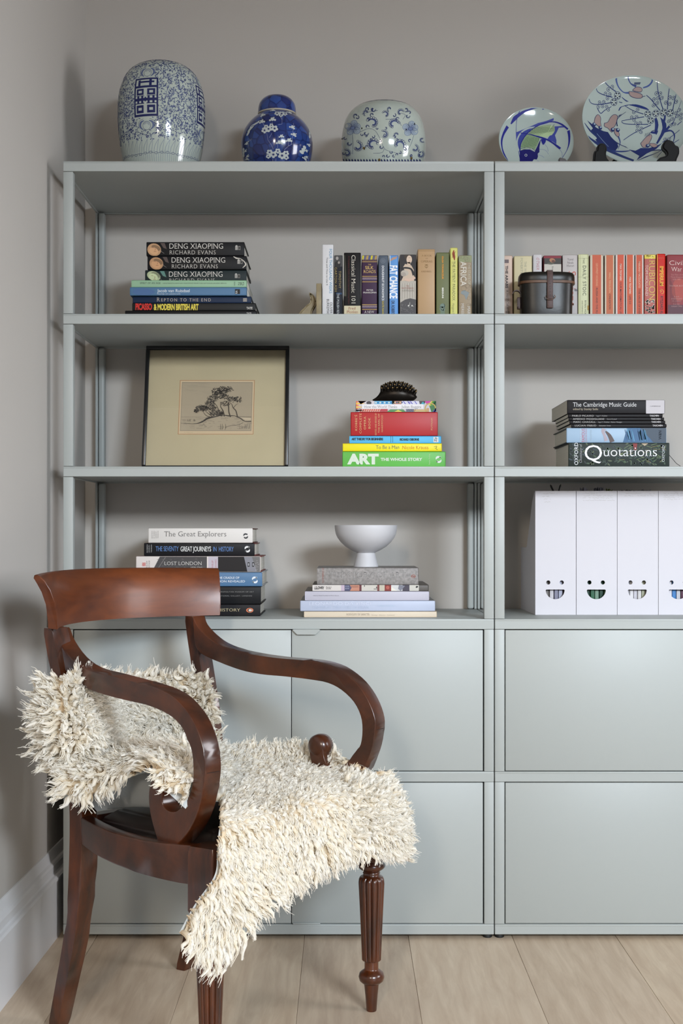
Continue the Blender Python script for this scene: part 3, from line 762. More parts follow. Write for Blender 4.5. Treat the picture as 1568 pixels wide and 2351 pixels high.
def fd5(k):
    X0, X1, T, B_ = 817.5, 1001, 920.6, 946
    k.rect(X0, X1, T, B_, (196, 190, 196), 1)
    cols = [(222, 96, 40), (226, 180, 60), (60, 60, 66), (84, 160, 198), (186, 60, 70), (196, 178, 140), (90, 92, 168), (60, 120, 72), (120, 150, 90), (214, 206, 196)]
    for i in range(6): k.poly([(817.5, 920.6 + i * 4), (826 + (i % 2) * 14, 922.6 + i * 4), (817.5, min(946, 924.6 + i * 4))], cols[i % 2], 2); k.poly([(822, T), (842, T), (828, 928 - i * .4)], cols[0], 2)
    k.ell(847, 925, 6, 4, (70, 66, 70), 3); k.rect(860, 905, T, 928, (88, 166, 206), 2)
    for i in range(9): k.ell(863 + i * 5, 924.5, 1.6, 2.2, [(214, 206, 196), (50, 110, 170)][i % 2], 3)
    k.rect(900, 922, T, 928, (170, 120, 108), 2)
    for i in range(6): k.ell(903 + i * 4, 924, 1.6, 2, [(60, 92, 70), (196, 178, 140), (60, 90, 130)][i % 3], 3)
    k.rect(922, 962, T, 928, (206, 206, 220), 2)
    for x in (926, 936, 942, 952): k.line([(x, T), (x + 5, 928)], 2.2, (108, 104, 186), 3)
    for x in (938.5, 941.5): k.ring(x, 924, 1.8, .6, (108, 104, 186), 4, 8)
    k.poly([(962, T), (978, T), (974, 928), (964, 928)], (70, 68, 72), 2); k.poly([(966, 928), (975, 928), (971, 922)], (60, 160, 180), 3)
    k.poly([(975, T), (990, T), (981, 930)], (190, 60, 150), 3)
    for i, c in enumerate([(206, 200, 90), (110, 170, 70), (40, 120, 64), (30, 80, 50)]): k.poly([(984 + i * 4, 930 - i), (990 + i * 3.3, T), (min(1001, 994 + i * 3.3), T), (min(1001, 988 + i * 4), 932)], c, 2)
    k.poly([(985, 930), (1001, 922), (1001, 946), (990, 946)], (66, 116, 74), 1.5)
    k.ring(988, 938, 12, 2.6, (186, 160, 90), 4, 22)
    k.rect(979, 985, 937, 946, (186, 150, 110), 3); k.rect(826, 872, 939, B_, (190, 96, 84), 2)
    for i in range(9): k.line([(830 + i * 5, 946), (833 + i * 5, 939)], 1.6, (214, 178, 166), 3)
    k.rect(872, 890, 939, B_, (176, 66, 74), 2); k.poly([(888, B_), (896, 940), (926, 940), (932, B_)], (84, 136, 86), 3); k.poly([(905, B_), (914, 941), (924, B_)], (206, 196, 90), 4)
    k.rect(932, 950, 939, B_, (110, 112, 130), 2); k.rect(950, 979, 940, B_, (190, 166, 118), 2)
    for i in range(5): k.line([(934 + i * 4, 946), (938 + i * 4, 940)], .9, (40, 40, 46), 3)
    k.poly([(993, 946), (1001, 936), (1001, 946)], (70, 72, 160), 4); k.rect(817.5, 826, 939, B_, (196, 200, 210), 2); k.line([(820, 946), (826, 938), (832, 944)], 1.2, (50, 52, 60), 3)
    k.rect(831, 972, 928, 939, (222, 220, 224), 6)
    k.text('How the World Thinks', 836, 911.5, 931, 937, (104, 100, 104), serif=True, layer=7); k.text('Julian Baggini', 921.5, 967, 931, 937, (104, 100, 104), serif=True, layer=7)
stack([
    dict(Y=.060, x=(786, 1023), y0=1036.5, c=(94, 176, 74), d=.21, l='green book with huge white capitals, lowest under the metal hedgehog', g=G_D, f=fd1),
    dict(Y=.062, x=(786.5, 1014.5), y0=1018, c=(232, 216, 20), d=.19, l='bright yellow hardback in the stack under the hedgehog', g=G_D, f=fd2),
    dict(Y=.064, x=(802, 1013), y0=1001, c=(84, 176, 220), d=.19, l='thin turquoise paperback between the yellow and the thick red book', g=G_D, f=fd3, h=False),
    dict(Y=.066, x=(805, 1005), y0=946, c=(172, 34, 38), d=.17, l='thick red cloth book with gold lettering', g=G_D, f=fd4),
    dict(Y=.068, x=(817, 1001.5), y0=920.5, c=(206, 202, 206), d=.16, l='book with a multicoloured patterned spine directly under the hedgehog', g=G_D, f=fd5, h=False),
], TOPS[2])

# --- stack E : right unit, middle shelf
G_E = 'books stacked on the middle shelf of the right unit'
def fe1(k):
    X0, X1, T, B_ = 1305.5, 1536.5, 1017, 1069
    for i in range(130):
        x = X0 + 4 + random.random() * (X1 - X0 - 10); y = T + 2 + random.random() * 48
        c = [(44, 60, 48), (58, 76, 54), (30, 38, 36), (74, 84, 58), (40, 52, 58)][i % 5]
        k.ell(x, min(y, B_ - 3), 3 + random.random() * 3, 1.8, c, 1, random.random() * 3, 7)
    for i in range(60):
        x = 1420 + random.random() * 100; y = T + 3 + random.random() * 42
        k.line([(x, y), (min(X1 - 1, x + random.uniform(4, 16)), min(B_ - 1, max(T + 1, y + random.uniform(-8, 8))))], .8, [(112, 134, 86), (86, 112, 74), (128, 120, 70), (64, 98, 84)][i % 4], 2)
    k.poly([(1453, 1018), (1463, 1018), (1461, 1033), (1456, 1034)], (120, 34, 34), 3); k.poly([(1472, 1018), (1488, 1018), (1480, 1024)], (166, 150, 126), 3)
    k.text('OXFORD', 1067.5, 1016.5, 1318.6, 1327, (218, 220, 222), 'U', serif=True, bold=.01, layer=4, spacing=1.05); k.text('Dictionary of', 1062, 1019, 1330, 1335.6, (156, 156, 158), 'U', shear=.3, layer=4)
    k.text('Q', 1342, 1382, 1022, 1057, (226, 228, 232), serif=False, layer=4, bold=-.005); k.text('uotations', 1384, 1508, 1026, 1047.6, (226, 228, 232), serif=True, layer=4)
    k.text('OXFORD', 1060, 1023, 1519.6, 1525.6, (200, 204, 206), 'U', serif=True, layer=4)
def fe2(k):
    k.poly([(1470, 982.6), (1529, 982.6), (1529, 1015.6), (1500, 1015.6)], (62, 74, 88), 2); k.poly([(1440, 982.6), (1480, 982.6), (1505, 1015.6), (1430, 1015.6)], (58, 96, 134), 1)
    for i in range(26): x = 1434 + random.random() * 48; k.line([(x, 984 + random.random() * 8), (x + 5, 1008 + random.random() * 6)], 1.4, [(76, 132, 170), (44, 80, 120), (96, 150, 184)][i % 3], 3)
    k.line([(1388, 983), (1384, 990), (1388, 1000), (1392, 1012)], [12, 7, 6, 9], (160, 150, 160), 2, 3); k.line([(1390, 990), (1399, 1000), (1406, 1015)], [3, 8, 11], (84, 70, 68), 3, 3)
    k.text('GREATEST', 1015, 984, 1331.5, 1336, (196, 206, 216), 'U', serif=True); k.text('FAMOUS', 1015, 984, 1335.6, 1342.4, (178, 84, 106), 'U', serif=True, bold=.01); k.text('QUOTATIONS', 1015, 984, 1344, 1347.4, (176, 104, 124), 'U', serif=True); k.text('COLLECTED', 1012, 987, 1355, 1358, (150, 166, 178), 'U')
    k.text('W&N', 1009, 989, 1512, 1518.4, (196, 202, 208), 'U')
def fe7(k):
    k.rect(1483, 1525.6, 918.8, 949.6, (184, 180, 184)); k.text('The Cambridge Music Guide', 1315, 1461, 924, 933.6, (222, 222, 224), serif=True); k.text('edited by Stanley Sadie', 1315.5, 1373, 936.8, 941.4, (196, 184, 160), serif=True); k.text('CAMBRIDGE', 1492.5, 1516.5, 931.4, 934, (84, 82, 86), serif=True, layer=3)
def tash(y, t, x0, x1, a, a0, a1, p0, p1):
    def f(k): k.text(t, x0, x1, y, y + 4, (196, 194, 192), serif=True, spacing=1.1); k.text(a, a0, a1, y + .8, y + 3.6, (150, 148, 148)); k.text('TASCHEN', p0, p1, y, y + 3.8, (206, 204, 206), bold=.01)
    return f
stack([
    dict(Y=.060, x=(1305, 1537), y0=1016.5, c=(38, 46, 42), d=.21, s=(24, 24, 28), l='thickest book of the right stack, dark leafy spine with huge white title', g=G_E, f=fe1),
    dict(Y=.068, x=(1300.5, 1530), y0=982.2, c=(150, 176, 200), d=.20, s=(40, 52, 52), l='pale blue book with a painted swimmer on the spine', g=G_E, f=fe2),
    dict(Y=.066, x=(1311.5, 1530), y0=973.4, c=(26, 24, 26), d=.19, l='thin black art paperback resting directly on the pale blue book', g=G_E, f=tash(975, 'LUCIAN FREUD', 1319.5, 1368.5, 'Sebastian Smee', 1375, 1402, 1498, 1521), h=False),
    dict(Y=.070, x=(1307.5, 1527), y0=965.6, c=(26, 24, 26), d=.19, l='thin black art paperback, second up of the four alike', g=G_E, f=tash(966.8, 'MARC CHAGALL', 1316, 1367, 'Ingo F. Walther / Rainer Metzger', 1373.5, 1428.5, 1495.5, 1517), h=False),
    dict(Y=.072, x=(1305.5, 1524.5), y0=958.4, c=(26, 24, 26), d=.19, l='thin black art paperback, third up of the four alike', g=G_E, f=tash(960, 'AMEDEO MODIGLIANI', 1315, 1387, 'Doris Krystof', 1393.5, 1416, 1494.5, 1516), h=False),
    dict(Y=.074, x=(1304, 1521), y0=950.4, c=(26, 24, 26), d=.19, l='thin black art paperback just below the topmost book', g=G_E, f=tash(952.6, 'PABLO PICASSO', 1313.5, 1362.5, 'Ingo F. Walther', 1369, 1394.5, 1491.5, 1512.5), h=False),
    dict(Y=.072, x=(1302, 1526), y0=918.4, c=(28, 26, 28), d=.235, l='thick black book with a pale grey spine end, topmost on the right stack', g=G_E, f=fe7, h=False),
], TOPS[2])
t = bpy.data.objects[-1] if False else None

# --- stack F : behind the chair
G_F = 'books stacked behind the chair on the cabinet top'
def ff1(k):
    k.text('BRITISH HISTORY', 452, 552, 1397, 1403.6, (206, 190, 150), serif=True); k.ell(573.5, 1401, 8.4, 5.4, (206, 118, 84), 2); k.ell(573.5, 1401, 5, 4, (30, 26, 26), 3); k.ell(574, 1401, 3.4, 3, (206, 200, 192), 4); k.poly([(577, 1399.4), (580, 1401), (577, 1402.6)], (206, 200, 192), 4)
def ff2(k): k.text('THE METROPOLITAN MUSEUM OF ART', 484, 582.5, 1357.6, 1360.2, (150, 148, 146), serif=True, spacing=1.2); k.text('THE NATIONAL GALLERY, LONDON', 488, 578.5, 1366.8, 1369.4, (150, 148, 146), serif=True, spacing=1.2)
def ff3(k): k.text('THE CRADLE OF', 498, 549.5, 1324, 1329, (206, 214, 222), bold=.01); k.text('CIVILIZATION REVEALED', 466, 562.5, 1332.4, 1337, (206, 214, 222), bold=.01); penguin_free_dolphin(k, 585, 1331.5, 7.4, (216, 222, 228))
def ff4(k):
    X0, T, B_ = 312.6, 1278, 1312.6
    k.poly([(367, T), (475, T), (475, B_), (349, B_)], (70, 68, 70), 1)
    for i in range(60): x = 360 + random.random() * 108; y = T + random.random() * 33; k.line([(x, y), (x + 4, y - .3)], .6, [(112, 108, 106), (48, 46, 48)][i % 2], 2)
    k.line([(380, 1279), (360, 1310)], 1, (130, 126, 124), 3); k.text('LOST LONDON', 377, 463.5, 1289.4, 1297.4, (206, 204, 200), serif=True, layer=4); k.text('1870-1945', 438, 464.5, 1301, 1304.4, (196, 194, 190), serif=True, layer=4)
    k.rect(478, 500.5, T, B_, (186, 178, 188), 2); k.text('PHILIP', 1307, 1286.5, 486, 489.6, (166, 76, 92), 'U', serif=True, layer=3); k.text('DAVIES', 1307, 1284.5, 494, 497, (166, 76, 92), 'U', serif=True, layer=3)
    k.rect(500.5, 597, T, B_, (30, 28, 30), 1)
    k.poly([(560, T), (578, T), (590, B_), (568, B_)], (130, 130, 138), 2); k.poly([(578, T), (597, T), (597, B_), (590, B_)], (110, 108, 108), 2)
    for i in range(20): k.ell(581 + random.random() * 14, 1280 + random.random() * 30, .8, .6, (176, 174, 176), 3, n=5)
    for x in (568.4, 579): k.rect(x, x + 4.6, 1291, 1301, (10, 10, 12), 3); k.rect(x + 1.2, x + 3.4, 1293, 1299, (170, 170, 176), 4)
    for dx, dy in ((-2, -2), (2, -2), (-2, 2), (2, 2)): k.ring(330.4 + dx, 1295.6 + dy, 1.7, .9, (196, 54, 50), 3, 8)
    k.text('ENGLISH', 1309, 1288, 335.6, 338.6, (110, 106, 104), 'U'); k.text('HERITAGE', 1309, 1287, 341, 344, (110, 106, 104), 'U')
def ff5(k):
    b = (92, 128, 184)
    k.text('THE SEVENTY', 357.5, 410, 1254.4, 1265.4, b, spacing=.95); k.text('GREAT JOURNEYS', 414.5, 484.5, 1254.8, 1265.8, (214, 214, 214), bold=.01, spacing=.95); k.text('IN  HISTORY', 489.5, 536.5, 1255.2, 1266, b, spacing=.95)
    for s, x in (('ROBIN', 339.2), ('HANBURY-', 343.6), ('TENISON', 348.8)): k.text(s, 1268.5, 1250.5, x - 2.4, x, (170, 170, 170), 'U')
    penguin_free_dolphin(k, 567.8, 1261, 7, (220, 220, 220))
def ff6(k):
    k.text('The Great Explorers', 376.5, 519.5, 1220, 1231.6, (84, 82, 82), serif=True)
    for s, x in (('EDITED', 350.4), ('BY ROBIN', 355), ('HANBURY-', 359.4), ('TENISON', 364)): k.text(s, 1236, 1218.6, x - 2.4, x, (120, 116, 114), 'U', serif=True)
    penguin_free_dolphin(k, 564, 1230.6, 6, (60, 62, 66))
stack([
    dict(Y=.105, x=(298, 597.5), y0=1387.5, c=(28, 26, 28), d=.21, l='black book with cream serif title and orange oval, lowest behind the chair', g=G_F, f=ff1),
    dict(Y=.105, x=(303, 599), y0=1346.6, c=(22, 22, 24), d=.22, l='thick plain black book with two rows of tiny letters', g=G_F, f=ff2),
    dict(Y=.105, x=(305, 602), y0=1314, c=(76, 112, 148), d=.24, s=(168, 172, 176), l='steel blue book with white capitals, half hidden by the chair back', g=G_F, f=ff3),
    dict(Y=.110, x=(312, 598), y0=1277, c=(216, 208, 204), d=.22, s=(120, 40, 40), l='book with black-and-white street photos on a white spine', g=G_F, f=ff4),
    dict(Y=.115, x=(330.5, 584.5), y0=1246.8, c=(24, 24, 28), d=.21, s=(110, 36, 36), l='black book with condensed blue and white capitals', g=G_F, f=ff5),
    dict(Y=.118, x=(340, 580), y0=1212.6, c=(214, 210, 206), d=.20, s=(80, 30, 26), l='white book with a dark grey serif title, topmost behind the chair', g=G_F, f=ff6),
], TOPS[3])

# --- stack G : under the footed bowl
G_G = 'books stacked under the white footed bowl'
M_STONE = mat('speckled_stone_jacket', (136, 132, 130), 0.55, mottle=(160, 0.28))
def fg1(k): k.text('RODOLFO DE SANCTIS', 795.5, 848, 1408.4, 1413, (132, 118, 104), serif=True); k.text('Paintings   Sketches   Keyboards', 852.5, 906, 1411, 1413.2, (170, 154, 138), shear=.3)
def fg2(k): k.text('LEONARDO DA VINCI', 709, 852, 1382, 1389.4, (202, 208, 224), serif=True); k.text('PAINTER AT THE COURT OF MILAN', 717, 846, 1392, 1396.6, (172, 184, 204), serif=True); k.text('LUKE SYSON', 867, 906, 1389, 1392.4, (170, 190, 208), serif=True)
def fg3(k): k.text('Edited by Michael Rosenthal and Martin Myrone', 719.5, 778, 1366, 1368.4, (130, 128, 138)); k.text('GAINSBOROUGH', 722, 752, 1361, 1363.6, (196, 194, 206)); k.text('TATE', 1373.6, 1363, 971.6, 975.6, (206, 206, 214), 'U')
def fg4(k):
    k.text('L.S.LOWRY', 721.6, 744.5, 1346.6, 1352.6, (34, 32, 34), bold=.04, spacing=.9); k.text('Michael Leber &', 748, 761, 1346.8, 1349, (50, 48, 50), bold=.02); k.text('Judith Sandling', 748, 760, 1350.2, 1352.4, (50, 48, 50), bold=.02)
    xs = [(783, 791, (186, 170, 186)), (791, 803, (84, 84, 110)), (803, 825, (186, 132, 112)), (825, 830, (100, 56, 60)), (830, 866, (196, 192, 184)), (866, 871, (120, 74, 72)), (871, 883, (186, 180, 164)), (883, 898, (128, 58, 54)), (898, 924, (200, 200, 200)), (924, 940, (74, 70, 82)), (940, 961.5, (196, 194, 186))]
    for a_, b_, c in xs: k.rect(a_, b_, 1343, 1356.8, c, 1)
    for i in range(6): k.rect(793 + (i % 3) * 3.2, 794.6 + (i % 3) * 3.2, 1344.6 + (i // 3) * 5, 1347 + (i // 3) * 5, (150, 156, 176), 2); k.rect(806 + i * 3, 807.5 + i * 3, 1346, 1348.6, (120, 78, 66), 2)
    k.poly([(803, 1343), (807, 1350), (803, 1356.8)], (84, 84, 110), 2); k.rect(836, 837.4, 1343.5, 1347, (30, 30, 34), 2); k.rect(858, 866, 1351.6, 1352.8, (40, 38, 40), 2); k.ell(864.6, 1348.6, 1.2, 2, (30, 28, 30), 2)
    k.ell(890, 1349, 4, 4, (170, 92, 80), 2); k.poly([(898, 1347), (912, 1356.8), (898, 1356.8)], (220, 216, 206), 2); k.poly([(916, 1343), (930, 1345), (920, 1356.8), (914, 1352)], (120, 122, 134), 3); k.ell(957, 1347.4, 3, 2, (40, 38, 42), 2, -.5)
def fg5(k):
    k.text('THE STORY OF ART', 756.4, 931.4, 1313.8, 1327.4, (166, 163, 162), serif=True, layer=1, bold=-.012); k.text('THE STORY OF ART', 755.6, 930.6, 1313, 1326.6, (104, 101, 101), serif=True, layer=2, bold=-.026)
    k.text('GOMBRICH', 1338, 1303.8, 739.5, 743.6, (150, 84, 70), 'U', serif=True); k.ring(949, 1323, 4, .7, (164, 82, 66), 2, 16); k.line([(943, 1323), (955, 1323)], .8, (164, 82, 66), 2); k.line([(946, 1320.6), (952, 1325.4)], .6, (164, 82, 66), 2)
stack([
    dict(Y=.062, x=(698, 1003), y0=1403.6, c=(208, 194, 174), d=.25, l='thin cream book with worn edges, lowest under the white bowl', g=G_G, f=fg1, h=False),
    dict(Y=.062, x=(689, 999), y0=1379, c=(178, 186, 206), d=.26, s=(120, 120, 122), l='pale icy blue hardback, widest under the white bowl', g=G_G, f=fg2),
    dict(Y=.066, x=(700, 985.5), y0=1357.4, c=(184, 182, 194), d=.26, s=(110, 108, 106), l='plain pale lilac-grey book in the stack under the bowl', g=G_G, f=fg3, h=False),
    dict(Y=.070, x=(717, 984), y0=1342.6, c=(92, 88, 84), d=.24, l='slim book with a painted town scene along its spine', g=G_G, f=lambda k: (k.rect(717, 783, 1343, 1356.8, (206, 200, 196), 1), fg4(k)), h=False),
    dict(Y=.074, x=(728, 961), y0=1303.6, c=M_STONE, d=.19, l='thick speckled grey book directly under the white bowl', g=G_G, f=fg5, h=False),
], TOPS[3])
ZG = zat(1303.6, DC + .074)
ZD = zat(920.5, DC + .068)
# ------------------------------------------------------------------ porcelain on top
TOPZ = TOPS[0]
M_POT = mat('pale_blue_white_glaze', (176, 186, 178), 0.12, coat=0.6, mottle=(30, 0.05))
BL = (48, 58, 104); BL2 = (92, 104, 140); BL3 = (34, 40, 88)

class Jar:
    """turned pot; px half-width profile is read at the axis distance"""
    def __init__(s, cx, Y, prof, zb):
        s.Z = DC + Y; s.X = xat(cx, s.Z); s.Y = Y
        pts = catmull([(zat(y, s.Z), r * s.Z / FP) for y, r in prof], 6)
        s.prof = [(max(p[0], zb + .0002), p[1]) for p in pts]
        s.prof.sort(key=lambda p: p[0])
        s.zs = [p[0] for p in s.prof]; s.rs = [p[1] for p in s.prof]
        s.R = max(s.rs)
    def r(s, z): return float(np.interp(z, s.zs, s.rs))
    def on(s, th, z, h=0):
        r = s.r(z); e = 5e-4; dr = (s.r(z + e) - s.r(z - e)) / (2 * e)
        k = 1 / math.sqrt(1 + dr * dr)
        rr = r + h * k
        return Vector((s.X + rr * math.sin(th), s.Y - rr * math.cos(th), z - h * k * dr))
    def sz(s, u, v, h): return s.on(u / s.R, v, h)           # (arc metres, height)
    def px(s, rot=0.0):
        def f(px, py, h):
            th = 0.0
            for _ in range(6):
                Z = s.Z - s.r(zat(py, s.Z)) * math.cos(th)
                z = zat(py, Z); r = s.r(z)
                th = math.asin(max(-1, min(1, (xat(px, Z) - s.X) / max(r, 1e-4))))
            return s.on(th + rot, z, h)
        return f
    def body(s, name, parent, m, open_top=False):
        bm = bmesh.new(); P = list(s.prof)
        if open_top:
            zt, rt = P[-1]; P += [(zt + .0012, rt - .002), (zt - .001, rt - .005), (zt - .02, rt - .004), (zt - .06, rt + .004), (zt - .12, rt * .9), (zt - .12, 0)]
        lathe_bm(bm, P, s.X, s.Y, 96)
        return bm_obj(name, bm, parent, m, 60)

# tall melon jar with the double-happiness panels
j1 = Jar(371, .20, [(424, 72), (412, 78), (395, 83), (370, 88.5), (340, 94), (300, 98.5), (260, 99.8), (225, 97.5), (195, 89.5), (175, 79), (160, 62), (152, 42), (148.6, 20), (148, 0.5)], TOPZ)
tj = thing('porcelain_jar', (j1.X, j1.Y, TOPZ), 'tall blue and white melon-shaped jar with dark character panels, leftmost on top', 'jar', 'blue and white porcelain on top of the shelves')
j1.body('body', tj, M_POT)
bm = bmesh.new(); zt = j1.prof[-1][0]
lathe_bm(bm, [(zt - .001, .0062), (zt + .001, .0055), (zt + .004, .0028), (zt + .0068, .0008)], j1.X, j1.Y, 20); bm_obj('finial', bm, tj, mat('dark_worn_glaze', (84, 80, 76), .4))
k = Ink(j1.sz, 1.5e-4, .008)
zlo, zhi = 1.889, j1.prof[-1][0] - .002
KP = j1.Z / FP
pan = [(i * math.pi / 2 * j1.R - .0245) for i in range(4)]
pz = zat(221, j1.Z - j1.R * .98)
def in_panel(u, v):
    for p in pan:
        du = (u - p + math.pi * j1.R) % (2 * math.pi * j1.R) - math.pi * j1.R
        if abs(du) < .033 and abs(v - pz) < .049: return True
        if abs(du) < .020 and (abs(v - (pz - .065)) < .018 or abs(v - (pz + .064)) < .014): return True
    return False
n = 0
while n < 6800:
    z = zlo + (zhi - zlo) * random.random()
    r = j1.r(z)
    if random.random() > r / j1.R: continue
    u = random.random() * 2 * math.pi * j1.R
    n += 1
    if in_panel(u, z): continue
    sc = j1.R / max(r, .02)
    a = random.random() * 6.283; L = .0026 + random.random() * .0034; b = random.choice((-1, 1)) * (1.0 + random.random())
    P = []
    for i in range(5):
        t = i / 4; P.append((u + math.cos(a + b * t) * L * t * sc, z + math.sin(a + b * t) * L * t))
    k.line(P, [.0004, .0010, .0019], random.choice((BL2, BL, (70, 82, 124))), 1)
    k.ell(P[-1][0], P[-1][1], .0012 * sc, .0011, (52, 62, 108), 1, n=7)
for i in range(200):                                   # longer tendrils
    z = zlo + .01 + (zhi - zlo - .03) * random.random(); u = random.random() * 2 * math.pi * j1.R
    R_ = .008 + random.random() * .006; a0 = random.random() * 6.28
    P = [(u + R_ * math.cos(a0 + t * .5), z + R_ * math.sin(a0 + t * .5)) for t in range(9)]
    if any(in_panel(*p) or not zlo < p[1] < zhi for p in P): continue
    k.line(P, .0006, (84, 96, 136), 1)
for p in pan:
    Q = lambda x, y: (p + (x - 349) * KP, pz - (y - 221) * KP)
    def RC(x0, x1, y0, y1, c=BL3, l=2): (a_, b_), (c_, d_) = Q(x0, y0), Q(x1, y1); k.grid(a_, c_, d_, b_, c, l, 3, 3)
    RC(320.5, 378, 178, 265, BL3, 1)
    lt = (176, 184, 178)
    for x0, x1, y0, y1 in ((324.6, 374, 182, 196), (324.6, 347, 201, 218.6), (350.6, 374, 201, 218.6), (324.6, 347, 219.6, 224.4), (350.6, 374, 219.6, 224.4), (324.6, 347, 230.4, 235), (350.6, 374, 230.4, 235), (324.6, 347, 237, 260), (350.6, 374, 237, 260), (346, 351.6, 201, 222), (346, 351.6, 232, 260)): RC(x0, x1, y0, y1, lt, 2)
    for x0, x1, y0, y1 in ((331, 369, 185.4, 189.6), (330, 336, 183, 196), (357, 363, 182, 196), (327.4, 344.6, 203.4, 217.4), (353, 371.4, 203.4, 217.4), (327.4, 344.6, 240, 257.4), (353, 371.4, 240, 257.4), (329, 334, 219.6, 235), (339, 344, 219.6, 235), (354, 359, 219.6, 235), (365, 370, 219.6, 235)): RC(x0, x1, y0, y1, BL3, 3)
    for x0, x1, y0, y1 in ((332, 340.4, 207.6, 213), (358, 366.4, 207.6, 213), (332, 340.4, 245.6, 251.6), (358, 366.4, 245.6, 251.6)): RC(x0, x1, y0, y1, lt, 4)
    for oy in (-.065, .064):                            # peony above and below
        cx, cy = p + .002, pz + oy
        k.ell(cx, cy - .004, .0098, .0092, (176, 186, 180), 2); k.ring(cx, cy - .004, .0100, .0007, BL, 3)
        for i in range(9): a = -.2 + math.pi * (i + .5) / 9; k.line([(cx + .004 * math.cos(a), cy - .002 + .003 * math.sin(a)), (cx + .0085 * math.cos(a), cy - .003 + .009 * math.sin(a))], .0006, BL2, 4)
        for s_ in (-1, 1):
            k.line([(cx + s_ * .006, cy + .008), (cx + s_ * .015, cy + .004), (cx + s_ * .017, cy - .006), (cx + s_ * .009, cy - .014)], [.001, .005, .005, .001], BL2, 2, 4)
            k.line([(cx + s_ * .008, cy + .012), (cx + s_ * .020, cy + .006), (cx + s_ * .021, cy - .010)], .0007, BL, 3, 4)
NL = 46
for i in range(NL):
    u = i * 2 * math.pi * j1.R / NL
    k.line([(u - .006, 1.854), (u - .004, 1.868), (u + .002, 1.879), (u + .007, 1.886)], .0007, BL2, 1, 3)
    k.line([(u + .007, 1.886), (u + .005, 1.874), (u + .0015, 1.854)], .0006, BL2, 1, 3)
for i in range(110):
    u = i * 2 * math.pi * j1.R / 110
    k.line([(u, 1.808), (u, 1.830), (u, 1.853)], .0006, BL2, 1)
for i in range(44):
    u = i * 2 * math.pi * j1.R / 44
    k.ring(u, 1.8545 + .002 * math.sin(i * .9), .0048, .0008, BL, 2, 12, .45)
    k.line([(u + .004, 1.8545), (u + .011, 1.8545)], .0007, BL, 2)
k.build('painted_decoration', tj)

# covered prunus jar
M_PRU = bpy.data.materials.new('cobalt_crackle_glaze'); M_PRU.use_nodes = True
nt = M_PRU.node_tree; b = nt.nodes['Principled BSDF']; b.inputs['Roughness'].default_value = .14; b.inputs['Coat Weight'].default_value = .5
tc = nt.nodes.new('ShaderNodeTexCoord'); vo = nt.nodes.new('ShaderNodeTexVoronoi'); vo.inputs['Scale'].default_value = 46; vo.feature = 'DISTANCE_TO_EDGE'
vo2 = nt.nodes.new('ShaderNodeTexVoronoi'); vo2.inputs['Scale'].default_value = 46
nt.links.new(tc.outputs['Object'], vo.inputs['Vector']); nt.links.new(tc.outputs['Object'], vo2.inputs['Vector'])
r = nt.nodes.new('ShaderNodeValToRGB'); r.color_ramp.elements[0].position = 0; r.color_ramp.elements[1].position = .09; r.color_ramp.elements[0].color = (.35, .35, .45, 1); r.color_ramp.elements[1].color = (1, 1, 1, 1)
nt.links.new(vo.outputs['Distance'], r.inputs['Fac'])
r2 = nt.nodes.new('ShaderNodeValToRGB'); r2.color_ramp.elements[0].color = (*srgb((18, 34, 96)), 1); r2.color_ramp.elements[1].color = (*srgb((38, 70, 140)), 1)
sp = nt.nodes.new('ShaderNodeSeparateColor'); nt.links.new(vo2.outputs['Color'], sp.inputs[0]); nt.links.new(sp.outputs[0], r2.inputs['Fac'])
mx = nt.nodes.new('ShaderNodeMix'); mx.data_type = 'RGBA'; mx.blend_type = 'MULTIPLY'; mx.inputs[0].default_value = 1
nt.links.new(r2.outputs['Color'], mx.inputs[6]); nt.links.new(r.outputs['Color'], mx.inputs[7]); nt.links.new(mx.outputs[2], b.inputs['Base Color'])
j2 = Jar(636, .20, [(423, 52), (415, 58), (400, 66), (385, 72.5), (370, 77.5), (350, 81), (333, 82), (318, 80.5), (302, 75.5), (288, 67), (277, 57), (268, 46), (262, 39), (256, 38)], TOPZ)
tj = thing('ginger_jar', (j2.X, j2.Y, TOPZ), 'dark cobalt blue ginger jar with white blossom and a domed lid', 'jar', 'blue and white porcelain on top of the shelves')
j2.body('body', tj, M_PRU)
l2 = Jar(636, .20, [(263, 43.4), (256, 43.6), (247, 42.8), (238, 40), (230, 34), (224, 25), (220.5, 13), (219.4, .5)], 0)
bm = bmesh.new()
lathe_bm(bm, [(l2.prof[0][0], l2.prof[0][1] - .006)] + l2.prof, l2.X, l2.Y, 72); lid = bm_obj('lid', bm, tj, M_PRU, 60)
bm = bmesh.new(); z0 = l2.prof[0][0]; lathe_bm(bm, [(z0 - .0016, .0398), (z0 - .002, .0462), (z0 - .0008, .0474), (z0 + .0012, .0474), (z0 + .0012, .0398)], l2.X, l2.Y, 72); bm_obj('rim_band', bm, lid, mat('cream_biscuit_rim', (176, 168, 150), .5), 40)
WF = (186, 192, 190)
def blossom(k, x, y, r, n=5, c=(40, 44, 96), sy=.85):
    for i in range(n):
        a = 2 * math.pi * i / n + .3; k.ell(x + r * .62 * math.cos(a), y + sy * r * .62 * math.sin(a), r * .40, r * .40 * sy, WF, 2, n=10)
    k.ell(x, y, r * .26, r * .24, c, 3, n=8)
    for i in range(6): a = i * 1.05; k.line([(x, y), (x + r * .4 * math.cos(a), y + r * .36 * math.sin(a))], r * .06, c, 3)
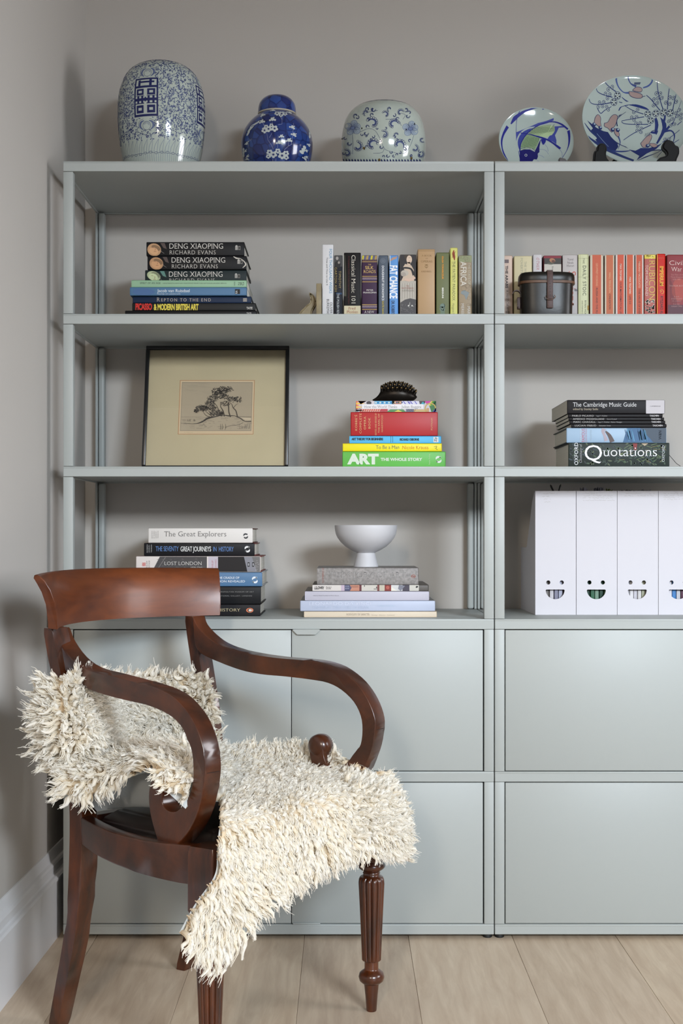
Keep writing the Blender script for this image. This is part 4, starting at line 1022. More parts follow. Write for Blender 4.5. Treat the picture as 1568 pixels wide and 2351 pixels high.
def buds(k, x, y, s, a=0):
    for dx, dy, r in ((0, 0, .9), (-.95, .5, .5), (.95, .35, .55), (.55, -.75, .32), (-.5, -.5, .25)):
        u = dx * math.cos(a) - dy * math.sin(a); v = dx * math.sin(a) + dy * math.cos(a)
        k.ell(x + u * s * 1.3, y + v * s, r * s, r * s * .9, WF, 2, n=10)
cv = lambda x, y: (540 + x / 8.2526, 200 + y / 8.25)
for rot in (0, 2.1, 4.2):
    k = Ink(j2.px(rot), 1.5e-4, 9)
    for x, y, r in ((560, 835, 62), (635, 810, 66), (750, 805, 66), (690, 750, 40), (590, 775, 45), (650, 1225, 62), (720, 1265, 74), (805, 1200, 56), (885, 1285, 78), (960, 1245, 60), (965, 1320, 52), (625, 1300, 48), (800, 540, 52), (885, 545, 60), (950, 545, 44), (870, 575, 40)):
        q = cv(x, y); blossom(k, q[0], q[1], r / 8.25)
    for x, y, s, a in ((525, 562, 30, -.4), (512, 680, 34, -.2), (712, 645, 38, 0), (1085, 775, 34, .5), (1115, 905, 34, .6), (1018, 1005, 38, .1), (838, 1042, 40, .1), (875, 935, 30, 0), (715, 462, 30, 0), (1030, 500, 30, .4), (1395, 1095, 24, 1), (1345, 1200, 24, .8), (1345, 1320, 24, .6), (225, 1360, 24, 0)):
        q = cv(x, y); buds(k, q[0], q[1], s / 8.25, a)
    for P in ([(705, 690), (710, 730)], [(500, 590), (545, 750)], [(895, 600), (890, 730), (820, 740)], [(600, 880), (620, 1000), (690, 1100), (720, 1170)], [(700, 880), (650, 960)], [(815, 915), (800, 1150)], [(1110, 705), (1080, 1000), (1060, 1080)], [(1010, 1040), (1010, 1110), (930, 1180)], [(1090, 1070), (1010, 1110)], [(700, 1340), (715, 1400)], [(770, 1340), (770, 1400)], [(860, 600), (890, 650)]):
        k.line([cv(*p) for p in P], [.35, .7], (150, 160, 184), 2)
    for x, y in ((160, 1240), (1410, 880)):
        q = cv(x, y)
        for dy in (-7, 0, 7): k.ell(q[0], q[1] + dy, 2, 4, WF, 2)
    k.build('painted_blossom', tj)

# round bowl-jar with peony scrolls
j3 = Jar(880.5, .20, [(423, 66), (412, 76), (395, 86), (372, 93), (350, 96.4), (328, 97), (305, 95), (282, 89.5), (264, 80), (252, 67.5), (245, 52), (241.6, 36)], TOPZ)
tj = thing('porcelain_jar', (j3.X, j3.Y, TOPZ), 'round blue and white jar with scrolling flowers and dark bottom teeth', 'jar', 'blue and white porcelain on top of the shelves')
j3.body('body', tj, M_POT, True)
cv = lambda x, y: (770 + x / 7.127, 220 + y / 7.125)
LB = (104, 118, 150)
def curl(k, x, y, s, a, turn=1):
    sp_ = []
    for i in range(12):
        t = i / 11; rr = s * (1 - .72 * t); an = a + turn * 4.4 * t
        sp_.append((x + rr * math.cos(an), y + rr * math.sin(an) * .92))
    k.line(sp_, [s * .12, s * .40, s * .36, s * .2], LB, 1)
    k.line(sp_, s * .10, BL, 2)
    for i in range(0, 11):
        p = sp_[i]; dx, dy = p[0] - x, p[1] - y; l = math.hypot(dx, dy) or 1; rr = s * .22
        k.ring(p[0] + dx / l * rr * 1.2, p[1] + dy / l * rr * 1.2, rr, max(.5, s * .075), BL, 2, 8)
def peony(k, x, y, s):
    for i, (a, rr) in enumerate(((.6, 1), (2.2, .9), (3.5, .95), (5.0, .9), (-.3, .9))):
        cx, cy = x + s * .62 * math.cos(a), y + s * .62 * math.sin(a)
        k.ell(cx, cy, s * .50 * rr, s * .44 * rr, (150, 164, 176), 1, a); k.ring(cx, cy, s * .5 * rr, .5, BL2, 2, 14, .9)
        for j in range(7): b_ = a - .9 + j * .3; k.line([(x + s * .3 * math.cos(b_), y + s * .3 * math.sin(b_)), (x + s * .85 * math.cos(b_), y + s * .85 * math.sin(b_))], [.9, .3], LB, 3)
    k.ell(x, y, s * .3, s * .24, LB, 4); k.ring(x, y, s * .3, .6, BL, 5, 14, .8)
for rot in (0, math.pi):
    k = Ink(j3.px(rot), 1.5e-4, 9)
    for x, y, s, a, tn in ((610, 460, 86, -2.6, 1), (950, 480, 82, -.3, -1), (800, 640, 62, -2, 1), (360, 830, 80, -1.5, 1), (610, 800, 90, -.6, -1), (1040, 800, 92, .6, -1), (820, 330, 50, -2.6, 1), (500, 300, 44, 2, 1), (1060, 300, 50, -.4, -1), (500, 620, 36, 0, 1), (1300, 860, 56, -1.4, 1), (190, 940, 60, -2, 1), (225, 780, 36, 0, 1), (1390, 960, 56, -1, 1), (750, 830, 30, 0, 1), (1000, 640, 40, 2, 1), (1420, 720, 40, 1, 1), (330, 340, 34, 2, 1), (880, 255, 32, 2, 1), (620, 262, 30, 0, 1), (1180, 350, 30, 0, 1)):
        q = cv(x, y); curl(k, q[0], q[1], s / 7.6, a, tn)
    r_ = random.Random(3)
    for _ in range(44):
        x, y = r_.uniform(130, 1430), r_.uniform(230, 980)
        if abs(x - 285) < 150 and abs(y - 530) < 140 or abs(x - 1225) < 150 and abs(y - 545) < 140: continue
        if abs(x - 770) > 300 + y * .5: continue
        q = cv(x, y); s = r_.uniform(16, 30); curl(k, q[0], q[1], s / 7.6, r_.uniform(0, 6), r_.choice((-1, 1)))
    for x, y, s in ((285, 530, 125), (1225, 545, 125)): q = cv(x, y); peony(k, q[0], q[1], s / 7.3)
    for P in ([(400, 600), (530, 545), (640, 570), (720, 680), (800, 850), (900, 900), (1120, 935), (1230, 800), (1280, 650)], [(280, 640), (290, 800), (280, 950)], [(800, 860), (760, 920), (620, 930)], [(820, 400), (1000, 410), (1080, 500)], [(1100, 400), (1140, 330), (1060, 310)], [(690, 275), (560, 290), (430, 320)]):
        k.line([cv(*p) for p in P], .6, BL, 2, 4)
    for i in range(30):
        x = 90 + i * 48
        q = cv(x, 1060 + abs(x - 770) * .02)
        if abs(x - 770) < 640: k.poly([(q[0] - 2.6, q[1] + 6), (q[0] - 2.4, q[1] - 4), (q[0] - 1, q[1] - 6.5), (q[0] + 2.4, q[1] - 1), (q[0] + 2.6, q[1] + 6)], BL3, 2)
    for x, y in ((435, 540), (1155, 560), (1290, 470), (115, 705)): q = cv(x, y); k.ell(q[0], q[1], 1.3, 2, (20, 20, 26), 6)
    for x, y in ((470, 850), (720, 1030), (1240, 1010)): q = cv(x, y); k.ell(q[0], q[1], 2.6, 3, (104, 84, 40), 6, .6, 7); k.ell(q[0] + 1, q[1] + 2, 1.6, 2, (70, 56, 30), 7, .2, 7)
    k.build('painted_decoration', tj)
k = Ink(j3.sz, 1.5e-4)                                   # lappet collar
zc = j3.prof[-1][0]
for i in range(12):
    u = i * 2 * math.pi * j3.R / 12; w_ = math.pi * j3.R / 12
    def arc(f, dz): return [(u + f * w_ * math.cos(t), zc - .0035 - dz * abs(math.sin(t))) for t in [math.pi * j_ / 10 for j_ in range(11)]]
    k.line(arc(1.0, .0075), .0016, (56, 58, 92), 1); k.line(arc(.55, .0042), .0008, (70, 74, 110), 1)
    k.poly([(u + w_ * .75, zc - .0095), (u + w_, zc - .004), (u + w_ * 1.25, zc - .0095), (u + w_, zc - .0115)], (40, 42, 78), 1)
k.line([(i * 2 * math.pi * j3.R / 60, zc - .0022) for i in range(61)], .0026, (62, 64, 90), 1)
k.build('painted_collar', tj)

# ------------------------------------------------------------------ plates on stands
class Plate:
    def __init__(s, cx, cy, rpx, tilt, Y, deep):
        s.Z = DC + Y; s.c = pt(cx, cy, s.Z); s.R = rpx * s.Z / FP; s.t = tilt
        s.ev = Vector((0, math.sin(tilt), math.cos(tilt))); s.n = Vector((0, -math.cos(tilt), math.sin(tilt))); s.deep = deep
    def h(s, r):
        t = min(1, r / s.R)
        return s.deep * (max(0, t - .45) / .55) ** 1.5
    def P(s, a, b, lift):
        r = math.hypot(a, b)
        return s.c + Vector((a, 0, 0)) + s.ev * b + s.n * (s.h(r) - s.deep + lift)
    def px(s):
        def f(px, py, lift):
            d = pt(px, py, 1.0) - Vector((0, -DC, ZC)); o_ = Vector((0, -DC, ZC))
            t = (s.c - o_).dot(s.n) / d.dot(s.n); q = o_ + d * t - s.c
            a, b_ = q.x, q.dot(s.ev)
            r = math.hypot(a, b_)
            if r > s.R * .985: a, b_ = a * s.R * .985 / r, b_ * s.R * .985 / r
            return s.P(a, b_, lift)
        return f
    def build(s, parent, m):
        bm = bmesh.new(); N = 80; rings = []
        prof = [(0, 0)] + [(s.R * t, 0) for t in (.12, .25, .35, .45, .55, .65, .75, .85, .93, .985)]
        prof = [(r, s.h(r) - s.deep) for r, _ in prof] + [(s.R, .0008), (s.R + .0006, -.0006), (s.R - .001, -.002)] + [(r, s.h(r) - s.deep - .004) for r in (s.R * .9, s.R * .8, s.R * .65)] + [(s.R * .6, -s.deep - .009), (s.R * .57, -s.deep - .009), (s.R * .55, -s.deep - .004), (0, -s.deep - .004)]
        for r, h in prof:
            if r < 1e-6: rings.append([bm.verts.new(s.c + s.n * h)])
            else: rings.append([bm.verts.new(s.c + Vector((r * math.cos(a), 0, 0)) + s.ev * r * math.sin(a) + s.n * h) for a in [2 * math.pi * i / N for i in range(N)]])
        for A, B in zip(rings, rings[1:]):
            for i in range(N):
                if len(A) == 1: bm.faces.new((A[0], B[i], B[(i + 1) % N]))
                elif len(B) == 1: bm.faces.new((A[i], A[(i + 1) % N], B[0]))
                else: bm.faces.new((A[i], A[(i + 1) % N], B[(i + 1) % N], B[i]))
        return bm_obj('dish', bm, parent, m, 50)
M_PLATE = mat('celadon_white_glaze', (170, 184, 180), 0.10, coat=0.7)
p1 = Plate(1231, 322, 85.5, math.radians(15), .24, .016)
tp = thing('porcelain_plate', p1.c - p1.ev * p1.R, 'smaller blue and white plate painted with a fish on green netting', 'plate', 'porcelain plates on stands')
p1.build(tp, M_PLATE)
k = Ink(p1.px(), 1.5e-4, 6); cv = lambda x, y: (1130 + x / 7.467, 210 + y / 7.467)
PB = (36, 40, 130); PD = (28, 26, 100)
def ln(P, w, c=PB, l=1, sm=3): k.line([cv(*p) for p in P], [v / 7.467 for v in w] if isinstance(w, (list, tuple)) else w / 7.467, c, l, sm)
def pg(P, c=PB, l=1, sm=0):
    Q = [cv(*p) for p in P]
    if sm: Q = [tuple(v) for v in catmull(Q, sm, True)]
    k.poly(Q, c, l)
ln([(270, 1185), (210, 1080), (172, 960), (165, 830), (195, 720), (235, 640), (270, 580)], [14, 30, 22, 30, 34, 44, 50])
ln([(325, 535), (385, 450), (450, 395), (540, 340), (640, 305), (740, 275), (860, 265)], [16, 60, 50, 36, 24, 26, 30])
ln([(860, 290), (940, 280), (1040, 305), (1120, 350), (1170, 400), (1215, 440)], [40, 26, 30, 46, 40, 56])
ln([(1310, 660), (1325, 760), (1320, 880), (1280, 1000), (1200, 1125)], [44, 36, 24, 8, 8])
ln([(490, 305), (440, 400), (422, 520), (425, 700), (450, 880), (500, 1180)], [6, 14, 6, 10, 10, 10])
pg([(420, 650), (600, 570), (800, 490), (940, 465), (1060, 435), (1060, 470), (960, 500), (800, 530), (690, 580), (600, 670), (530, 760), (495, 880), (485, 1000), (455, 900), (425, 800)], (62, 72, 150), 1)
pg([(480, 1180 if False else 1178), (485, 960), (560, 935), (660, 935), (740, 975), (780, 900), (835, 780), (850, 760), (825, 900), (825, 980), (795, 1010), (800, 1060), (780, 1110), (730, 1105), (680, 1178)], PD, 2)
pg([(500, 960), (500, 850), (530, 760), (610, 680), (700, 680), (835, 745), (800, 830), (745, 950), (640, 915)], (150, 176, 138), 1.5)
pg([(620, 665), (700, 590), (800, 545), (900, 525), (1010, 530), (1080, 570), (1085, 630), (1040, 690), (930, 725), (850, 715), (720, 680)], (170, 192, 150), 2.2)
for i in range(19): ln([(640 + i * 24, 672 - i * 2), (700 + i * 24 if i < 14 else 1075, 575 - min(i, 8) * 6 + max(0, i - 14) * 22)], 6, (62, 84, 70), 3, 0)
for i in range(10): ln([(640 + i * 16, 655 - i * 12), (800 + i * 28, 712 - i * 14)], 4, (74, 98, 80), 3, 0)
for i in range(12): ln([(505 + i * 9, 890 - i * 19), (745 + i * 7, 930 - i * 16)], 5, (62, 92, 66), 3, 0); ln([(510 + i * 26, 905 - i * 3), (560 + i * 25 if i < 10 else 820, 740 - (i % 4) * 8)], 4, (74, 98, 80), 3, 0)
ln([(485, 980), (500, 850), (560, 730), (660, 620), (800, 530), (950, 490), (1080, 495), (1200, 550), (1300, 640)], [20, 18, 16, 16, 16, 12, 18, 24, 24], PB, 3)
ln([(500, 655), (620, 670), (740, 700), (860, 735), (960, 770), (1060, 830), (1140, 900), (1180, 940)], [16, 12, 18, 30, 26, 26, 34, 36], PB, 4)
pg([(1080, 560), (1200, 570), (1260, 600), (1150, 590), (1120, 650), (1090, 700), (1115, 780), (1115, 850), (1050, 800), (960, 760), (1000, 700), (1070, 660)], (62, 72, 150), 2)
pg([(850, 760), (930, 770), (930, 810), (900, 850), (880, 850)], PB, 2, 3)
ln([(500, 945), (560, 915), (650, 910), (720, 945), (745, 975)], 10, WF, 4); ln([(498, 930), (600, 905), (700, 925), (750, 965)], 7, PD, 4)
k.ring(*cv(592, 1036), 2.6, 1.1, WF, 4, 12)
for P in ([(900, 830), (960, 900), (975, 970)], [(820, 930), (930, 950), (1000, 1050)], [(800, 1025), (870, 1050), (910, 1080)], [(750, 1110), (830, 1150), (910, 1162)], [(1170, 950), (1205, 1020), (1205, 1100)]): ln(P, 5, (104, 114, 160), 1)
k.build('painted_fish', tp)
p2 = Plate(1459.5, 274, 122.5, math.radians(20), .24, .022)
tp = thing('porcelain_plate', p2.c - p2.ev * p2.R, 'large blue and white plate painted with birds and blossom branches', 'plate', 'porcelain plates on stands')
p2.build(tp, M_PLATE)
k = Ink(p2.px(), 1.5e-4, 6); cv = lambda x, y: (1320 + x / 6.322, 140 + y / 6.324); SC = 6.322
def ln(P, w, c=(40, 56, 116), l=1, sm=3): k.line([cv(*p) for p in P], [v / SC for v in w] if isinstance(w, (list, tuple)) else w / SC, c, l, sm)
def pg(P, c, l=1, sm=0):
    Q = [cv(*p) for p in P]
    if sm: Q = [tuple(v) for v in catmull(Q, sm, True)]
    k.poly(Q, c, l)
DB = (34, 46, 96)
pg([(180, 840), (260, 880), (330, 920), (430, 950), (520, 960), (600, 1040), (700, 1120), (800, 1200), (640, 1130), (650, 1180), (600, 1260), (560, 1270), (470, 1250), (430, 1200), (360, 1180), (300, 1120), (330, 1090), (240, 980), (270, 940)], DB, 1)
ln([(140, 890), (230, 990), (330, 1060)], [6, 30, 30], (40, 54, 104)); ln([(140, 1050), (230, 1120), (350, 1190), (480, 1260), (650, 1330), (860, 1425)], [8, 30, 60, 60, 50, 40], (40, 54, 104))
ln([(330, 1010), (420, 1110), (500, 1200)], 10, (104, 122, 156), 2); ln([(480, 1270), (700, 1260), (820, 1235)], [30, 26, 10], (48, 64, 122))
pg([(800, 1215), (900, 1235), (980, 1190), (1100, 1195), (1200, 1170), (1290, 1130), (1200, 1220), (1060, 1290), (1000, 1340), (900, 1420), (950, 1330), (860, 1260)], (38, 50, 104), 1)
ln([(920, 1420), (1050, 1350), (1180, 1300), (1290, 1250), (1200, 1370)], [6, 20, 8, 8, 6], DB); ln([(1080, 1250), (1200, 1240), (1290, 1250)], 16, DB)
ln([(1200, 750), (1215, 850), (1205, 950), (1240, 1000)], [40, 50, 40, 30], (42, 56, 112)); ln([(1200, 745), (1260, 760), (1320, 850), (1310, 950), (1230, 1100), (1210, 1130)], [30, 34, 60, 50, 30, 24], (42, 56, 112))
ln([(1310, 830), (1330, 740), (1310, 700)], [40, 24, 14], (42, 56, 112)); ln([(1320, 960), (1400, 880), (1450, 830), (1500, 700), (1550, 560)], [40, 30, 10, 6, 4], (42, 56, 112))
ln([(1130, 960), (1230, 960), (1330, 950), (1420, 960), (1460, 1040), (1440, 1140)], [20, 50, 40, 20, 18, 10], (46, 60, 118))
ln([(660, 520), (780, 545), (900, 560), (1000, 590), (1100, 620)], [8, 14, 44, 40, 30]); ln([(700, 460), (780, 510), (900, 545)], [8, 16, 30]); ln([(660, 640), (700, 580), (800, 555)], [14, 16, 18])
ln([(620, 215), (600, 260), (640, 340), (720, 400), (800, 405)], [10, 26, 16, 12, 26], (64, 84, 144)); ln([(780, 205), (775, 240), (820, 300), (900, 330)], [8, 14, 14, 30], (54, 70, 130)); ln([(965, 150), (1060, 180), (1125, 270), (1080, 330), (1000, 350)], [6, 14, 22, 22, 14], (64, 84, 144))
for P in ([(310, 360), (320, 420), (390, 450), (560, 470)], [(440, 270), (430, 300), (500, 350), (610, 400)], [(205, 545), (240, 590), (340, 590), (540, 540)], [(550, 590), (450, 650), (390, 700), (340, 640)], [(700, 790), (860, 760), (1030, 730)], [(700, 800), (740, 830), (860, 840), (1090, 840)], [(730, 1070), (880, 970), (1130, 850)], [(750, 570), (870, 640), (1020, 690)], [(1055, 440), (1130, 500), (1260, 650)], [(1220, 205), (1195, 300), (1230, 450), (1300, 640)], [(1380, 310), (1365, 450), (1360, 650)], [(1490, 420), (1460, 520), (1430, 690)], [(1530, 970), (1400, 1060), (1290, 1120)], [(1520, 1120), (1440, 1160)], [(1560, 850), (1500, 890)]): ln(P, [8, 10, 12], (44, 58, 112), 2)
def flw(x, y, r=46):
    q = cv(x, y); k.ell(q[0], q[1], r / SC, r * .95 / SC, (176, 190, 190), 3); k.ring(q[0], q[1], r / SC, 1.1, DB, 4, 12)
    for i in range(5): a = i * 1.257 + .3; k.ell(q[0] + r * .62 / SC * math.cos(a), q[1] + r * .62 / SC * math.sin(a), 1.9, 1.6, (24, 28, 52), 5, n=7)
    k.ell(q[0], q[1], 1.3, 1.2, (150, 140, 100), 5, n=6)
for x, y in ((635, 445), (585, 530), (1085, 690), (1200, 685), (1310, 685), (1400, 705), (1125, 785)): flw(x, y)
for x, y in ((490, 385), (550, 350), (455, 440), (520, 440), (485, 490), (370, 560), (435, 545), (415, 600), (480, 600), (350, 620), (505, 635), (880, 665), (935, 625), (850, 740), (920, 730), (885, 780), (915, 825), (975, 820), (935, 870), (990, 900), (930, 930), (985, 955), (1195, 430), (1250, 440), (1165, 500), (1220, 490), (1275, 495), (1165, 575), (1215, 550), (1385, 505), (1435, 520), (1335, 560), (1390, 585), (1475, 575), (1480, 720), (1520, 690), (1500, 765), (1545, 755), (1430, 790), (1385, 815), (1545, 810), (1460, 870), (1330, 1075), (1385, 1080), (1335, 1120), (1410, 880)):
    q = cv(x, y); k.ring(q[0], q[1], 3.4, 1.0, DB, 3, 10); k.ell(q[0] + .4, q[1], 1.4, 1.3, (24, 28, 60), 4, n=6); k.ell(q[0], q[1], 3, 3, (170, 184, 186), 2.6, n=8)
PK = (158, 138, 134)
for P in ([(290, 850), (310, 770), (350, 725), (390, 760), (390, 830), (400, 900), (350, 890)], [(450, 830), (500, 810), (540, 740), (590, 700), (640, 720), (630, 800), (600, 870), (570, 900), (560, 960), (500, 900), (450, 880)], [(590, 900), (640, 920), (670, 1000), (640, 1020), (600, 970)], [(980, 1120), (1030, 1060), (1080, 1010), (1130, 990), (1140, 1040), (1100, 1120), (1060, 1180), (1010, 1180)], [(1110, 1120), (1180, 1130), (1220, 1170), (1170, 1195), (1120, 1160)], [(800, 390), (900, 400), (990, 430), (990, 470), (900, 470), (820, 440)], [(850, 380), (900, 340), (970, 350), (990, 380), (960, 400)]):
    pg(P, PK, 5, 3); Q = [cv(*p) for p in P]; k.line([tuple(v) for v in catmull(Q + Q[:1], 4)], .9, DB, 6)
for x, y, r in ((290, 880, 28), (385, 910, 28), (570, 920, 30), (645, 925, 30), (1080, 1160, 30)): q = cv(x, y); k.ell(q[0], q[1], r / SC, r / SC, (40, 52, 100), 6); k.ell(q[0] + 1, q[1] - 1.4, r * .5 / SC, r * .5 / SC, (150, 168, 184), 7)
ln([(640, 870), (630, 800), (660, 740), (765, 660)], [14, 8, 4], DB, 7); ln([(655, 1020), (680, 1100), (660, 1180), (640, 1230)], [20, 14, 8, 4], (60, 76, 130), 4); ln([(1100, 990), (1150, 940), (1190, 930)], [4, 10, 8], DB, 7); ln([(990, 460), (1040, 450)], 6, DB, 7)
for i in range(5): ln([(1040 + i * 16, 1020), (1050 + i * 14, 975 - i * 4)], [3, 10, 3], DB, 7, 0); ln([(640 + i * 10, 740 - i * 4), (670 + i * 8, 705 - i * 3)], [3, 8, 3], DB, 7, 0); ln([(870 + i * 18, 320), (880 + i * 18, 290)], [4, 18], DB, 7, 0)
k.build('painted_birds', tp)
M_EBON = mat('black_lacquered_wood', (18, 16, 16), 0.5, spec=.15)
def ext(name, P, Z, th, m, parent, bev=.003, seg=3, zmin=-1):
    bm = bmesh.new(); vs0 = [bm.verts.new(pt(x, y, Z)) for x, y in P]; f = bm.faces.new(vs0)
    r_ = bmesh.ops.extrude_face_region(bm, geom=[f]); up = [v for v in r_['geom'] if isinstance(v, bmesh.types.BMVert)]
    for v in up: v.co.y += th
    if bev: bmesh.ops.bevel(bm, geom=[e for e in bm.edges if abs(e.verts[0].co.y - e.verts[1].co.y) < 1e-6], offset=bev, segments=seg, affect='EDGES')
    for v in bm.verts: v.co.z = max(v.co.z, zmin)
    return bm_obj(name, bm, parent, m, 35)
ZS = DC + .155
ts = thing('plate_stand', pt(1460, 400, ZS + .06), 'black carved wooden stand holding the large bird plate', 'plate stand'); ts.location.z = TOPZ
L_ = [(1366, 405), (1364, 352), (1370, 344), (1372, 334), (1380, 328), (1389, 330), (1394, 340), (1392, 352), (1394, 362), (1400, 372), (1404, 405)]
R_ = [(1502, 405), (1510, 366), (1528, 357), (1530, 350), (1521, 340), (1523, 328), (1532, 320), (1546, 324), (1551, 332), (1559, 337), (1560, 352), (1553, 370), (1550, 405)]
cvz = lambda P: [(x, min(y, VY + (ZC - TOPZ - .0003) * FP / ZS)) for x, y in P]
for P in (L_, R_): ext('arm', [tuple(v) for v in catmull(cvz(P), 3, True)], ZS, .018, M_EBON, ts, .004)
bz = TOPZ + .0003
a0, a1 = xat(1366, ZS), xat(1552, ZS)
box('base_bar', a0, a1, ZS - DC + .004, ZS - DC + .016, bz, bz + .008, M_EBON, ts, .002)
for xx in (a0 + .004, a1 - .016): box('back_rail', xx, xx + .012, ZS - DC + .012, .33, bz, bz + .012, M_EBON, ts, .002)
bm = bmesh.new(); 
for xx in (a0 + .010, a1 - .010): tube(bm, [(xx, .325, bz + .006), ((xx + p2.c.x) / 2, .322, bz + .07), (p2.c.x, .318, bz + .13)], .005, 8)
bm_obj('back_support', bm, ts, M_EBON)
ts = thing('plate_stand', (p1.c.x, .24, TOPZ), 'small dark stand whose foot shows below the fish plate', 'plate stand')
ZS1 = DC + .170
def leg1(x0, x1, yt):
    yb = VY + (ZC - TOPZ - .0003) * FP / ZS1
    ext('arm', [(x0, yb), (x0, yt + 3), (x0 + 3, yt), (x0 + 8, yt + 1), (x1 - 3, yt + 3), (x1, yt + 7), (x1, yb)], ZS1, .014, mat('dark_brown_stand', (44, 30, 26), .4), ts, .002)
leg1(1283, 1301, 361); leg1(1163, 1176, 368 + 2)
box('base_bar', xat(1165, ZS1), xat(1300, ZS1), .176, .184, bz, bz + .007, M_EBON, ts, .0015)
for xx in (xat(1168, ZS1), xat(1286, ZS1)): box('back_rail', xx, xx + .010, .18, .31, bz, bz + .010, M_EBON, ts, .0015)
bm = bmesh.new(); tube(bm, [(p1.c.x - .05, .305, bz + .005), (p1.c.x, .300, bz + .095)], .004, 8); tube(bm, [(p1.c.x + .05, .305, bz + .005), (p1.c.x, .300, bz + .095)], .004, 8); bm_obj('back_support', bm, ts, M_EBON)

# ------------------------------------------------------------------ footed bowl
ZBW = DC + .165; bxc = xat(840, ZBW)
t = thing('footed_bowl', (bxc, ZBW - DC, ZG), 'matt white footed bowl standing on the speckled grey book', 'bowl')
sc = ZBW / FP
outer = [(1302, 28.6), (1296, 27.6), (1285, 24.8), (1275, 22), (1269.5, 20.8), (1268, 22.5), (1266, 27), (1262, 35), (1255, 46.5), (1245, 57.5), (1235, 65), (1225, 69.4), (1215, 71.2), (1207, 71.8)]
P = [(ZG + .0003, 28.4 * sc)] + [(zat(y, ZBW), r * sc) for y, r in outer[1:]]
rim = P[-1][0]
P += [(rim + .0012, 71.4 * sc), (rim + .0012, 70.4 * sc), (rim - .002, 69.6 * sc), (rim - .012, 68.5 * sc), (rim - .03, 62 * sc), (rim - .045, 48 * sc), (rim - .055, 25 * sc), (rim - .057, 0)]
M_BOWL = mat('matt_white_ceramic', (198, 198, 202), .55)
bm = bmesh.new(); lathe_bm(bm, P[4:], bxc, ZBW - DC, 96); bm_obj('cup', bm, t, M_BOWL, 40)
bm = bmesh.new(); lathe_bm(bm, P[:5] + [(P[4][0] + .001, 20.6 * sc)], bxc, ZBW - DC, 72); bm_obj('foot', bm, t, M_BOWL, 40)

# ------------------------------------------------------------------ bronze hedgehog
ZH = DC + .150
M_BRZ = mat('blackened_bronze', (34, 29, 24), .34, metal=.75, mottle=(60, .3)); M_BRT = mat('rubbed_brass_tips', (120, 98, 64), .3, metal=.9)
t = thing('hedgehog_figure', (xat(906, ZH), ZH - DC, ZD), 'small blackened metal hedgehog with blunt spikes, nose pointing left', 'figurine')
sc = ZH / FP
yo = VY + (ZC - ZD) * FP / ZH - 920.2            # lets the feet meet the book
secs = [(855, 910.4, .6, .6), (858, 910.2, 2.4, 2.6), (863, 908.8, 4.2, 4.4), (869, 905.6, 7.4, 7.4), (875, 901, 12.5, 11), (882, 899, 17, 14.5), (892, 898, 20.2, 18), (905, 897.4, 21.6, 20), (920, 897.6, 21.6, 20), (933, 899, 19, 17.5), (943, 901, 14, 13), (951, 902.8, 8, 8), (956.4, 903.6, 2.2, 2.2), (957.4, 903.7, .4, .4)]
secs = [tuple(v) for v in catmull(secs, 3)]
bm = bmesh.new(); rings = []
def hp(x, cy, ry, rd, a):
    yy = cy - ry * math.sin(a)
    return Vector((xat(x, ZH), ZH - DC - rd * sc * math.cos(a), zat(min(yy, 919.8) + yo, ZH)))
for x, cy, ry, rd in secs: rings.append([bm.verts.new(hp(x, cy, ry, rd, 2 * math.pi * i / 28)) for i in range(28)])
for A, B in zip(rings, rings[1:]):
    for i in range(28): bm.faces.new((A[i], A[(i + 1) % 28], B[(i + 1) % 28], B[i]))
bm.faces.new(rings[0]); bm.faces.new(rings[-1][::-1])
bm_obj('body', bm, t, M_BRZ, 80)
rows = 0
for ia in range(-3, 4):
    ang = math.pi / 2 + ia * .40
    for j in range(9):
        x = 877 + j * 9.2 + (ia % 2) * 4.6
        if x > 954 or (abs(ia) == 3 and not 884 < x < 946): continue
        ii = min(range(len(secs)), key=lambda q: abs(secs[q][0] - x)); S_ = secs[ii]
        base = hp(x, S_[1], S_[2] * .93, S_[3] * .93, ang)
        out = Vector((0, -math.cos(ang), math.sin(ang)))
        lean = (x - 895) / 60.0
        d = (out * .8 + Vector((max(-.2, min(1.1, lean)), 0, .75))).normalized()
        L = (11.0 - abs(ia) * .5) * sc
        bm = bmesh.new(); tube(bm, [base - d * .0006, base + d * L * .35, base + d * L * .75, base + d * L * .96, base + d * L], [.0044, .0036, .0026, .0018, .0005], 8); 
        for f in bm.faces:
            c_ = f.calc_center_median()
            f.material_index = 1 if (c_ - base).length > L * .86 else 0
        bm_obj('spike', bm, t, [M_BRZ, M_BRT], 60)

# ------------------------------------------------------------------ framed etching
FZ0, FZT = TOPS[2], 1.4170
FY0, FY1 = .22, .30
pl0 = Vector((0, FY0, FZ0)); nn = Vector((0, -(FZT - FZ0), (FY1 - FY0))).normalized(); ev = Vector((0, FY1 - FY0, FZT - FZ0)).normalized()
def fr(px, py, lift=0.0):
    d = pt(px, py, 1.0) - Vector((0, -DC, ZC)); o_ = Vector((0, -DC, ZC))
    return o_ + d * ((pl0 - o_).dot(nn) / d.dot(nn)) + nn * lift
t = thing('framed_picture', (xat(495, DC + .24), .25, FZ0), 'black framed etching of windblown trees leaning on the middle shelf', 'picture')
M_FR = mat('black_frame_moulding', (20, 20, 22), .3)
x0, x1 = fr(325, 1069).x + .0005, fr(661.5, 1069).x
H = (FZT - FZ0) / ev.z
def fbox(name, a0, a1, b0, b1, l0, l1, m, bev=.0006, parent=t):
    bm = bmesh.new(); add_box(bm, a0, a1, b0, b1, l0, l1, bev, 2)
    for v in bm.verts: v.co = Vector((v.co.x, 0, 0)) + pl0 + ev * v.co.y + nn * v.co.z
    return bm_obj(name, bm, parent, m, 35)
fw = .0092
o0 = .0036
